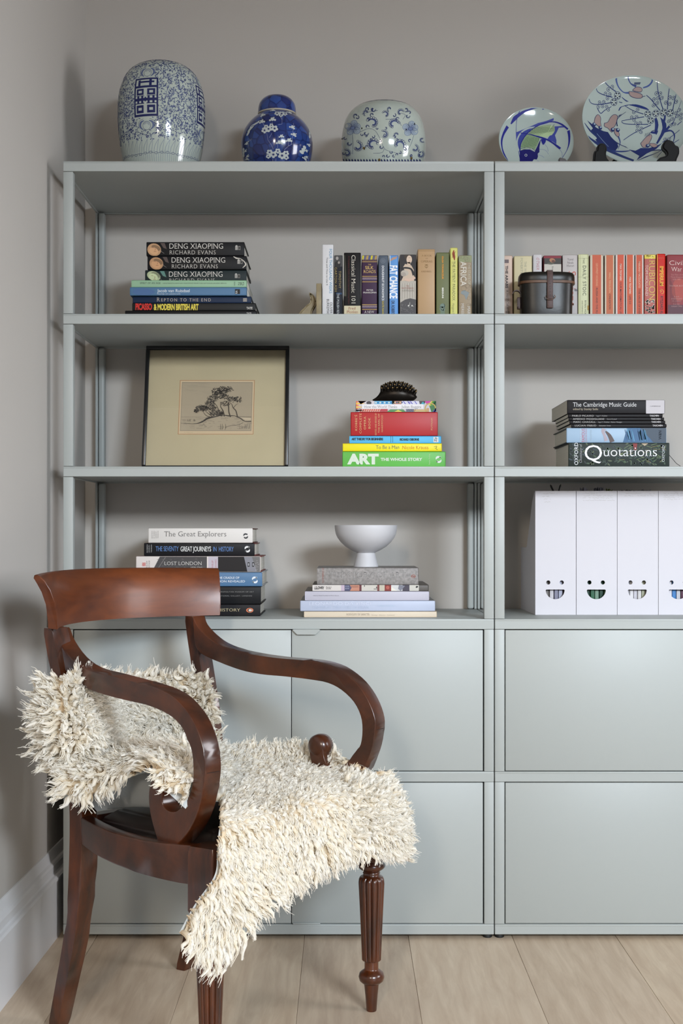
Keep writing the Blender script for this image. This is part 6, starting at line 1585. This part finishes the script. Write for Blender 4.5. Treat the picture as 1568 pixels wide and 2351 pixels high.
# seat rails
FN, FF_ = Vector((-.2266, -.83, 0)), Vector((.054, -.459, 0))
def rail(name, a_, b_, bow, z0, z1, th=.026, inset=(.0, .0)):
    d = (b_ - a_); nrm = Vector((d.y, -d.x, 0)).normalized(); bm = bmesh.new(); P = []; S = []
    for i in range(13):
        t_ = inset[0] + (1 - inset[0] - inset[1]) * i / 12
        bz_ = 4 * t_ * (1 - t_)
        zt_ = z1 - .008 * bz_; zb_ = z0 + (.016 * (1 - t_) ** 3)
        P.append(a_ + d * t_ + nrm * bow * bz_ + Vector((0, 0, (zt_ + zb_) / 2))); S.append((th, zt_ - zb_))
    sweep(bm, P, S, nrm, Vector((0, 0, 1)), .003)
    return bm_obj(name, bm, ch, M_MAH, 50)
rail('side_rail', NB + Fv * .014 - Lv * .008, FN - Fv * .026 - Lv * .004, .016, .346, .413)
rail('side_rail', FB + Fv * .014 + Lv * .008, FF_ - Fv * .026 + Lv * .004, -.016, .346, .413)
rail('front_rail', FN + Lv * .028, FF_ - Lv * .028, .0, .350, .412)
rail('rear_rail', NB + Lv * .02, FB - Lv * .02, .0, .355, .410)
bm = bmesh.new(); q = [NB + Fv * .02 + Lv * .0, FN + Fv * .0, FF_, FB + Fv * .02]
c_ = sum(q, Vector()) / 4
lo = [bm.verts.new(c_ + (p - c_) * .965 + Vector((0, 0, .385))) for p in q]; hi = [bm.verts.new(c_ + (p - c_) * .955 + Vector((0, 0, .405))) for p in q]; top_ = [bm.verts.new(c_ + (p - c_) * .80 + Vector((0, 0, .424))) for p in q]
for A, B in ((lo, hi), (hi, top_)):
    for i in range(4): bm.faces.new((A[i], A[(i + 1) % 4], B[(i + 1) % 4], B[i]))
bm.faces.new(lo); bm.faces.new(top_[::-1]); bmesh.ops.bevel(bm, geom=bm.edges[:], offset=.006, segments=3, affect='EDGES'); bm_obj('seat_pad', bm, ch, M_SEAT, 60)

# turned and reeded front legs under square blocks
def frontleg(c_, zlow):
    bm = bmesh.new()
    prof = [(0, .0094), (.002, .0102), (.030, .0122), (.052, .0146), (.0545, .0150), (.0555, .0185), (.060, .0235), (.0676, .0255), (.075, .0235), (.0795, .0180), (.0815, .0146), (.084, .0138), (.0985, .0140), (.1000, .0142)]
    prof2 = [(.2655, .0220), (.267, .0175), (.270, .0160), (.2725, .0172), (.2745, .0160), (.277, .0178), (.281, .0240), (.285, .0272), (.290, .0268), (.294, .0225), (.300, .0215)]
    N = 96; nr = 12
    lathe_bm(bm, prof, c_.x, c_.y, 48)
    reed = [(.0995, .0135), (.1000, .0180), (.1020, .0194), (.1100, .0196), (.15, .0213), (.20, .0236), (.24, .0256), (.2520, .0262), (.2590, .0255), (.2635, .0235), (.2656, .0205), (.266, .017)]
    lathe_bm(bm, reed, c_.x, c_.y, N, lambda a, z: (.845 + .155 * abs(math.sin(nr * a / 2)) ** .55) if .1005 < z < .2640 else 1.0)
    lathe_bm(bm, prof2, c_.x, c_.y, 48)
    l_ = bm_obj('front_leg', bm, ch, M_MAHV, 60)
    bm = bmesh.new(); sweep(bm, [c_ + Vector((0, 0, .299)), c_ + Vector((0, 0, .305)), c_ + Vector((0, 0, .402)), c_ + Vector((0, 0, .414))], [(.050, .050), (.056, .056), (.056, .056), (.050, .050)], Fv, Lv, .003)
    bm_obj('leg_block', bm, l_, M_MAHV, 50)
frontleg(FN, 0); frontleg(FF_, 0)

# ------------------------------------------------------------------ sheepskin
def grid_surf(ctrl, nu, nv):
    """ctrl[row][col] = Vector, returns array (nv, nu, 3) by Catmull-Rom both ways"""
    G = np.array([[list(p) for p in row] for row in ctrl])
    def res(A, n):
        m = A.shape[0]; out = []
        for i in range(n):
            t = i / (n - 1) * (m - 1); k_ = min(int(t), m - 2); t -= k_
            p0 = A[max(k_ - 1, 0)]; p1 = A[k_]; p2 = A[k_ + 1]; p3 = A[min(k_ + 2, m - 1)]
            out.append(.5 * ((2 * p1) + (-p0 + p2) * t + (2 * p0 - 5 * p1 + 4 * p2 - p3) * t * t + (-p0 + 3 * p1 - 3 * p2 + p3) * t ** 3))
        return np.array(out)
    A = res(G, nv); return res(A.transpose(1, 0, 2), nu).transpose(1, 0, 2)
def S(px, py, z):
    Z = (ZC - z) * FP / (py - VY); return pt(px, py, Z)
def Fd(px, py, off=0.0):                 # front drop: a plane just ahead of the front rail
    k_ = (px - VX) / FP; s_ = (k_ * 2.214 + .185) / (.281 - .371 * k_)
    return pt(px, py, 2.214 + .371 * s_ - off)
seat = [
    [S(500, 1738, .475), S(560, 1727, .482), S(622, 1726, .486), S(700, 1720, .496), S(770, 1734, .494), S(834, 1760, .484), S(888, 1788, .450)],
    [S(500, 1785, .462), S(562, 1776, .462), S(630, 1772, .462), S(706, 1772, .462), S(782, 1782, .460), S(850, 1793, .450), S(904, 1816, .427)],
    [S(505, 1832, .462), S(566, 1822, .462), S(634, 1814, .462), S(712, 1806, .462), S(790, 1804, .458), S(864, 1812, .443), S(914, 1838, .4126)],
    [Fd(505, 1890, .0), Fd(570, 1880, .0), Fd(640, 1862, .0), Fd(720, 1844, .0), Fd(800, 1830, .0), Fd(872, 1830, .0), Fd(920, 1862, -.03)],
    [Fd(500, 1950, .02), Fd(565, 1944, .02), Fd(638, 1928, .02), Fd(718, 1908, .02), Fd(798, 1888, .02), Fd(874, 1880, .02), Fd(922, 1898, -.03)],
    [Fd(494, 2010, .03), Fd(556, 2008, .03), Fd(630, 1990, .03), Fd(712, 1958, .03), Fd(796, 1928, .03), Fd(874, 1914, .03), Fd(921, 1930, -.03)],
    [Fd(448, 2078, .035), Fd(525, 2084, .035), Fd(612, 2042, .035), Fd(700, 1994, .035), Fd(790, 1955, .03), Fd(870, 1936, .03), Fd(916, 1952, -.03)],
    [Fd(414, 2140, .04), Fd(482, 2192, .04), Fd(566, 2100, .04), Fd(684, 2020, .035), Fd(782, 1974, .03), Fd(862, 1950, .03), Fd(908, 1966, -.03)],
]
bcols = (2.500, 2.480, 2.600, 2.680, 2.790, 2.850, 2.855)
def brow(xs, ys, dz=(0,) * 7): return [pt(x, y, Z + d) for x, y, Z, d in zip(xs, ys, bcols, dz)]
back = [
    brow((122, 150, 196, 262, 355, 446, 484), (1572, 1552, 1548, 1552, 1548, 1548, 1566), (0, 0, -.06, -.02, 0, -.03, -.05)),
    brow((112, 146, 196, 258, 352, 452, 494), (1622, 1612, 1604, 1612, 1600, 1600, 1612), (0, -.015, -.08, -.01, .01, -.03, -.05)),
    brow((112, 146, 198, 256, 350, 452, 494), (1674, 1672, 1664, 1664, 1650, 1648, 1654), (0, -.02, -.10, .01, .0, -.04, -.05)),
    brow((124, 156, 204, 258, 350, 448, 486), (1716, 1720, 1714, 1710, 1700, 1690, 1688), (0, -.01, -.10, .0, -.03, -.06, -.06)),
    brow((140, 168, 210, 264, 352, 444, 476), (1752, 1758, 1754, 1748, 1742, 1738, 1728), (.0, .02, .0, -.04, -.08, -.10, -.08)),
]
hem = [
    [pt(150, 1740, 2.54), pt(205, 1742, 2.58), pt(262, 1738, 2.60), pt(320, 1728, 2.58), pt(376, 1722, 2.54), pt(410, 1722, 2.52), pt(448, 1728, 2.50)],
    [pt(138, 1768, 2.47), pt(200, 1766, 2.47), pt(260, 1758, 2.47), pt(318, 1745, 2.45), pt(368, 1740, 2.42), pt(404, 1746, 2.40), pt(440, 1760, 2.38)],
    [pt(134, 1798, 2.435), pt(194, 1796, 2.425), pt(254, 1784, 2.42), pt(310, 1764, 2.40), pt(356, 1754, 2.365), pt(398, 1768, 2.33), pt(436, 1790, 2.31)],
    [pt(148, 1822, 2.430), pt(196, 1826, 2.42), pt(252, 1808, 2.41), pt(304, 1782, 2.39), pt(346, 1764, 2.33), pt(392, 1786, 2.275), pt(428, 1806, 2.275)],
]
seatb = [                                   # hidden middle: joins back and seat inside the arm
    [pt(262, 1738, 2.60), pt(330, 1736, 2.66), pt(400, 1732, 2.70), pt(460, 1730, 2.74), pt(515, 1722, 2.80)],
    [pt(318, 1748, 2.50), pt(370, 1752, 2.55), pt(420, 1756, 2.58), pt(470, 1758, 2.60), pt(520, 1756, 2.64)],
    [pt(420, 1770, 2.42), pt(440, 1776, 2.44), pt(460, 1786, 2.46), pt(485, 1792, 2.48), pt(515, 1790, 2.50)],
    [pt(452, 1800, 2.34), pt(462, 1815, 2.34), pt(474, 1830, 2.34), pt(490, 1838, 2.34), pt(512, 1838, 2.34)],
]
sk_loc = (-.15, -.55, .44)
sk = thing('sheepskin', sk_loc, 'cream long-wool sheepskin draped over the seat and back of the wooden armchair', 'sheepskin')
M_HIDE = mat('pale_suede_hide', (204, 208, 208), .9, bump=(300, .1))
M_WOOL = bpy.data.materials.new('cream_wool'); M_WOOL.use_nodes = True
nt = M_WOOL.node_tree; b = nt.nodes['Principled BSDF']; b.inputs['Roughness'].default_value = .75; b.inputs['Sheen Weight'].default_value = .25; b.inputs['Specular IOR Level'].default_value = .25
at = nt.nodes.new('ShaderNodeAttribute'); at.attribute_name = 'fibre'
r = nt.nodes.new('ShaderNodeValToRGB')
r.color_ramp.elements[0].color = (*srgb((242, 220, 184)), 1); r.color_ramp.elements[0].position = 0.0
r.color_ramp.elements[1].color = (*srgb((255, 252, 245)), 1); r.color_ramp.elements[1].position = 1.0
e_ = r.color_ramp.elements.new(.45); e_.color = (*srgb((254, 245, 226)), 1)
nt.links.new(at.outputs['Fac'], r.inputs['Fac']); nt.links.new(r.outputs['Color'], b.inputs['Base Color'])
tl = nt.nodes.new('ShaderNodeBsdfTranslucent'); nt.links.new(r.outputs['Color'], tl.inputs['Color'])
mxs = nt.nodes.new('ShaderNodeMixShader'); mxs.inputs[0].default_value = .42
nt.links.new(b.outputs[0], mxs.inputs[1]); nt.links.new(tl.outputs[0], mxs.inputs[2]); nt.links.new(mxs.outputs[0], nt.nodes['Material Output'].inputs['Surface'])

def np_mesh(name, V, F, attr=None):
    me = bpy.data.meshes.new(name); me.vertices.add(len(V)); me.vertices.foreach_set('co', V.ravel().astype(np.float32))
    k_ = F.shape[1]; me.loops.add(F.size); me.loops.foreach_set('vertex_index', F.ravel().astype(np.int32))
    me.polygons.add(len(F)); me.polygons.foreach_set('loop_start', np.arange(0, F.size, k_, dtype=np.int32))
    me.polygons.foreach_set('use_smooth', np.ones(len(F), bool))
    if attr is not None:
        a_ = me.attributes.new('fibre', 'FLOAT', 'POINT'); a_.data.foreach_set('value', attr.astype(np.float32))
    me.update(calc_edges=True); me.validate(); return me
def sheet(A, off):
    nv, nu, _ = A.shape
    du = np.gradient(A, axis=1); dv = np.gradient(A, axis=0); N = np.cross(dv, du); N /= np.linalg.norm(N, axis=2, keepdims=True) + 1e-9
    return A + N * off, N
def grid_faces(nv, nu, base=0):
    i, j = np.meshgrid(np.arange(nv - 1), np.arange(nu - 1), indexing='ij'); a_ = (i * nu + j).ravel() + base
    return np.stack([a_, a_ + 1, a_ + nu + 1, a_ + nu], 1)
camp = np.array([0, -DC, ZC])
SV, SF, HV, HF = [], [], [], []
strands_V, strands_F, strands_A = [], [], []
vb = 0
nsv = [0]
def add_patch(ctrl, nu, nv, spacing, lenf, combf, per=8, rad=.0016, standf=None, hide=True, flat=.55, jit=.20):
    global vb
    A = grid_surf(ctrl, nu, nv); Aup, N = sheet(A, 0)
    # normals should face the camera / up side
    mid = N[nv // 2, nu // 2]; c = A[nv // 2, nu // 2]
    if np.dot(mid, (camp - c)) + mid[2] * 2 < 0: N = -N
    for (VV, FF, off) in ((SV, SF, .006), (HV, HF, -.0015)):
        P = A + N * off; base = sum(len(v) for v in VV); VV.append(P.reshape(-1, 3)); FF.append(grid_faces(nv, nu, base))
    # clump roots, evenly by area
    cell = np.linalg.norm(np.cross(A[1:, :-1] - A[:-1, :-1], A[:-1, 1:] - A[:-1, :-1]), axis=2)
    acc = 0; roots = []
    for i in range(nv - 1):
        js = range(nu - 1) if i % 2 == 0 else range(nu - 2, -1, -1)
        for j in js:
            acc += cell[i, j] / spacing ** 2
            while acc > 1:
                acc -= 1; a_, b_ = RNG.random(2); roots.append((i + a_, j + b_))
    R = np.array(roots); n = len(R)
    def samp(T, ij):
        i0 = np.clip(ij[:, 0].astype(int), 0, nv - 2); j0 = np.clip(ij[:, 1].astype(int), 0, nu - 2); a_ = (ij[:, 0] - i0)[:, None]; b_ = (ij[:, 1] - j0)[:, None]
        return T[i0, j0] * (1 - a_) * (1 - b_) + T[i0 + 1, j0] * a_ * (1 - b_) + T[i0, j0 + 1] * (1 - a_) * b_ + T[i0 + 1, j0 + 1] * a_ * b_
    P = samp(A, R); Nn = samp(N, R); Nn /= np.linalg.norm(Nn, axis=1, keepdims=True)
    u = R[:, 1] / (nu - 1); v = R[:, 0] / (nv - 1)
    L = lenf(u, v) * RNG.uniform(.8, 1.2, n)
    # comb field with slow swirls
    Cm = combf(u, v)
    sw = np.stack([np.sin(P[:, 0] * 31 + P[:, 2] * 17), np.sin(P[:, 1] * 27 + 1.3 + P[:, 0] * 13), np.sin(P[:, 2] * 29 + 2.1 + P[:, 1] * 11)], 1) * .28
    st = standf(u, v)[:, None] if standf is not None else flat
    D = Nn * st + Cm + sw + RNG.normal(0, jit, (n, 3)); D /= np.linalg.norm(D, axis=1, keepdims=True)
    # keep the lock above the hide
    dn = (D * Nn).sum(1); D += Nn * np.clip(.18 - dn, 0, 1)[:, None]; D /= np.linalg.norm(D, axis=1, keepdims=True)
    tip = P + Nn * (L * .30)[:, None] + D * (L * .85)[:, None]
    ph = RNG.uniform(0, 6.28, n); side = np.cross(D, Nn); side /= np.linalg.norm(side, axis=1, keepdims=True) + 1e-9
    side2 = np.cross(D, side)
    tone = RNG.normal(0, .10, n)
    idx = np.repeat(np.arange(n), per); m = len(idx); core = (np.arange(m) % per) == 0
    spread = spacing * .62
    off = RNG.normal(0, 1, (m, 2)); off /= np.maximum(1, np.linalg.norm(off, axis=1))[:, None]; off[core] = 0
    base = P[idx] + side[idx] * (off[:, :1] * spread) + side2[idx] * (off[:, 1:] * spread) * .9
    tp_ = tip[idx] + side[idx] * off[:, :1] * spread * .55 + side2[idx] * off[:, 1:] * spread * .55 + RNG.normal(0, .0015, (m, 3)) + D[idx] * (RNG.normal(0, .10, m) * L[idx])[:, None]
    ctrlp = base + Nn[idx] * (L[idx] * .48)[:, None] + D[idx] * (L[idx] * .12)[:, None]
    NS = 9; T = np.linspace(0, 1, NS)
    path = ((1 - T)[None, :, None] ** 2) * base[:, None] + 2 * ((1 - T) * T)[None, :, None] * ctrlp[:, None] + (T ** 2)[None, :, None] * tp_[:, None]
    amp = (np.where(core, .10, .085) * L[idx])[:, None] * (T ** .7)[None, :]; w_ = 9.5 * T[None, :] + ph[idx][:, None] + RNG.normal(0, .5, m)[:, None]
    path -= D[idx][:, None] * (core[:, None] * .14 * L[idx][:, None] * T[None, :])[..., None]; path += side[idx][:, None] * (amp * np.sin(w_))[..., None] + side2[idx][:, None] * (amp * np.cos(w_) * .8)[..., None]
    tang = np.gradient(path, axis=1); tang /= np.linalg.norm(tang, axis=2, keepdims=True) + 1e-9
    ref = RNG.normal(0, 1, (m, 1, 3)); s1 = np.cross(tang, ref); s1 /= np.linalg.norm(s1, axis=2, keepdims=True) + 1e-9; s2 = np.cross(tang, s1)
    rr_ = rad * RNG.uniform(.7, 1.3, m)[:, None] * (1.0 - .70 * T ** 2.2)[None, :]
    rr_[core] = (spacing * .52) * (np.sin(np.pi * (.20 + .72 * T)) ** .75)[None, :] * RNG.uniform(.8, 1.2, core.sum())[:, None]
    ns = 5; rings = []
    for k_ in range(ns):
        a_ = 2 * math.pi * k_ / ns; rings.append(path + (s1 * math.cos(a_) + s2 * math.sin(a_)) * rr_[..., None])
    V = np.stack(rings, 2).reshape(-1, 3)       # m, NS, ns
    q = np.arange(m)[:, None, None] * NS * ns + np.arange(NS - 1)[None, :, None] * ns + np.arange(ns)[None, None, :]
    qn = np.arange(m)[:, None, None] * NS * ns + np.arange(NS - 1)[None, :, None] * ns + ((np.arange(ns) + 1) % ns)[None, None, :]
    F = np.stack([q, qn, qn + ns, q + ns], -1).reshape(-1, 4) + vb
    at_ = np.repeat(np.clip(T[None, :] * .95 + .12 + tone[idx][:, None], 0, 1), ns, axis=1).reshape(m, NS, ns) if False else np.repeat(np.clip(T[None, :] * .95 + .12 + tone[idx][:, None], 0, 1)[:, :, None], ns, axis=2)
    strands_V.append(V); strands_F.append(F); strands_A.append(at_.ravel()); vb += len(V)
    return n
F_ = np.array(Fv); L_a = np.array(Lv); UP = np.array((0, 0, 1.0))
def sm(x, a_, b_): t_ = np.clip((x - a_) / (b_ - a_), 0, 1); return t_ * t_ * (3 - 2 * t_)
# seat and front drop
def seat_len(u, v): return .017 + .014 * sm(v, .35, .8) + .018 * sm(v, .75, 1) * (1 - sm(u, .2, .5)) + .008 * (1 - sm(v, 0, .12))
def seat_comb(u, v):
    w = sm(v, .34, .5)[:, None]; e0 = (1 - sm(v, 0, .16))[:, None]
    edge = sm(u, .86, 1)[:, None]; e1 = (1 - sm(u, 0, .10))[:, None]
    return (1 - w) * (F_ * .7 - UP * .1) + w * (-UP * 1.15) + e0 * (UP * .7 + L_a * .5 - F_ * .6) + edge * (L_a * .4 + F_ * .6 + np.array((.4, 0, .3))) + e1 * w * np.array((-.8, -.2, 0)) + sm(v, .8, 1)[:, None] * (1 - sm(u, .0, .35))[:, None] * np.array((-.75, -.1, 0))
n1 = add_patch(seat, 90, 110, .0080, seat_len, seat_comb, 6, .0009, lambda u, v: .62 - .22 * sm(v, .4, .7) + .5 * sm(u, .85, 1))
n1b = add_patch([r_[4:] for r_ in seat[1:6]], 40, 40, .0092, lambda u, v: .026 + 0 * u, lambda u, v: np.tile(np.array((.25, -.1, -.25)), (len(u), 1)), 6, .0009, lambda u, v: 1.0 + 0 * u, jit=.38)
def back_comb(u, v):
    top_ = (1 - sm(v, 0, .35))[:, None]; lft = (1 - sm(u, -.1, .5))[:, None]; rt = sm(u, .80, 1)[:, None]
    return UP * (.95 * top_ - .25 * (1 - top_)) + lft * np.array((-1.05, -.15, .1)) + rt * np.array((1.1, 0, .25))
n2 = add_patch(back, 90, 60, .0082, lambda u, v: .030 + .014 * (1 - sm(u, 0, .25)) + .010 * sm(u, .8, 1) + .004 * (1 - sm(v, 0, .2)), back_comb, 6, .0010, lambda u, v: 1.0 + 0 * u, jit=.34)
n2b = add_patch([r_[:4] for r_ in back], 40, 40, .0098, lambda u, v: .030 + 0 * u, lambda u, v: np.tile(np.array((-.25, -.15, .15)), (len(u), 1)), 6, .0010, lambda u, v: 1.0 + 0 * u, jit=.42)
def hem_comb(u, v):
    d = sm(v, .3, .9)[:, None]
    return -UP * (.15 + 1.0 * d) + np.array((-.25, -.2, 0)) * (1 - d) + (1 - sm(u, 0, .2))[:, None] * np.array((-.9, 0, .25))
n3 = add_patch(hem, 90, 44, .0082, lambda u, v: .028 + .012 * sm(v, .5, 1) * (1 - sm(u, .7, 1)), hem_comb, 6, .0010, lambda u, v: .7 + 0 * u)
n4 = add_patch(seatb, 44, 40, .011, lambda u, v: .022 + 0 * u, lambda u, v: np.tile(F_ * .6, (len(u), 1)), 6, .0010, lambda u, v: .7 + 0 * u)
flap = [[pt(352, 1772, 2.262), pt(380, 1766, 2.262), pt(410, 1770, 2.262), pt(440, 1780, 2.268)],
        [pt(360, 1788, 2.256), pt(384, 1790, 2.252), pt(408, 1796, 2.252), pt(434, 1804, 2.262)],
        [pt(372, 1804, 2.254), pt(390, 1812, 2.252), pt(406, 1818, 2.252), pt(424, 1824, 2.262)]]
n5 = add_patch(flap, 30, 14, .0085, lambda u, v: .022 + 0 * u, lambda u, v: np.tile(np.array((-.5, -.1, -.5)), (len(u), 1)), 6, .0010, lambda u, v: .6 + 0 * u)
me = np_mesh('hide', np.concatenate(HV), np.concatenate(HF)); link('hide', me, sk, M_HIDE)
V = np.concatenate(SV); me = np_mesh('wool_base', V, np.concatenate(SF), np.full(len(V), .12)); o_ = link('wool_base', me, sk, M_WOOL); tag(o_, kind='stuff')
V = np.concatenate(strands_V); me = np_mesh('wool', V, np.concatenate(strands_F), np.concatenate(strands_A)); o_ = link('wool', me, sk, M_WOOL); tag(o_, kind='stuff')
print('clumps', n1, n2, n3, n4, 'verts', len(V))
# bare hide seen at the fold by the near arm
bm = bmesh.new(); fl_ = [pt(372, 1790, 2.262), pt(400, 1784, 2.262), pt(443, 1788, 2.268), pt(441, 1822, 2.266), pt(434, 1848, 2.262), pt(426, 1857, 2.262), pt(410, 1845, 2.262), pt(388, 1822, 2.262)]
f = bm.faces.new([bm.verts.new(p) for p in fl_]); bmesh.ops.solidify(bm, geom=[f], thickness=.002); bm_obj('bare_hide_flap', bm, sk, M_HIDE, None)['label'] = 'bare pale hide flap'
bm = bmesh.new(); G = grid_surf([[pt(190, 1800, 2.46), pt(260, 1795, 2.46), pt(330, 1775, 2.44), pt(372, 1770, 2.42)], [pt(200, 1835, 2.47), pt(262, 1838, 2.47), pt(325, 1838, 2.45), pt(372, 1838, 2.43)], [pt(222, 1862, 2.48), pt(268, 1856, 2.48), pt(320, 1853, 2.46), pt(368, 1856, 2.44)]], 12, 8)
vv = [[bm.verts.new(G[i, j]) for j in range(12)] for i in range(8)]
for i in range(7):
    for j in range(11): bm.faces.new((vv[i][j], vv[i][j + 1], vv[i + 1][j + 1], vv[i + 1][j]))
bmesh.ops.solidify(bm, geom=bm.faces[:], thickness=.002)
bm_obj('hide_underside', bm, sk, M_HIDE, 60)
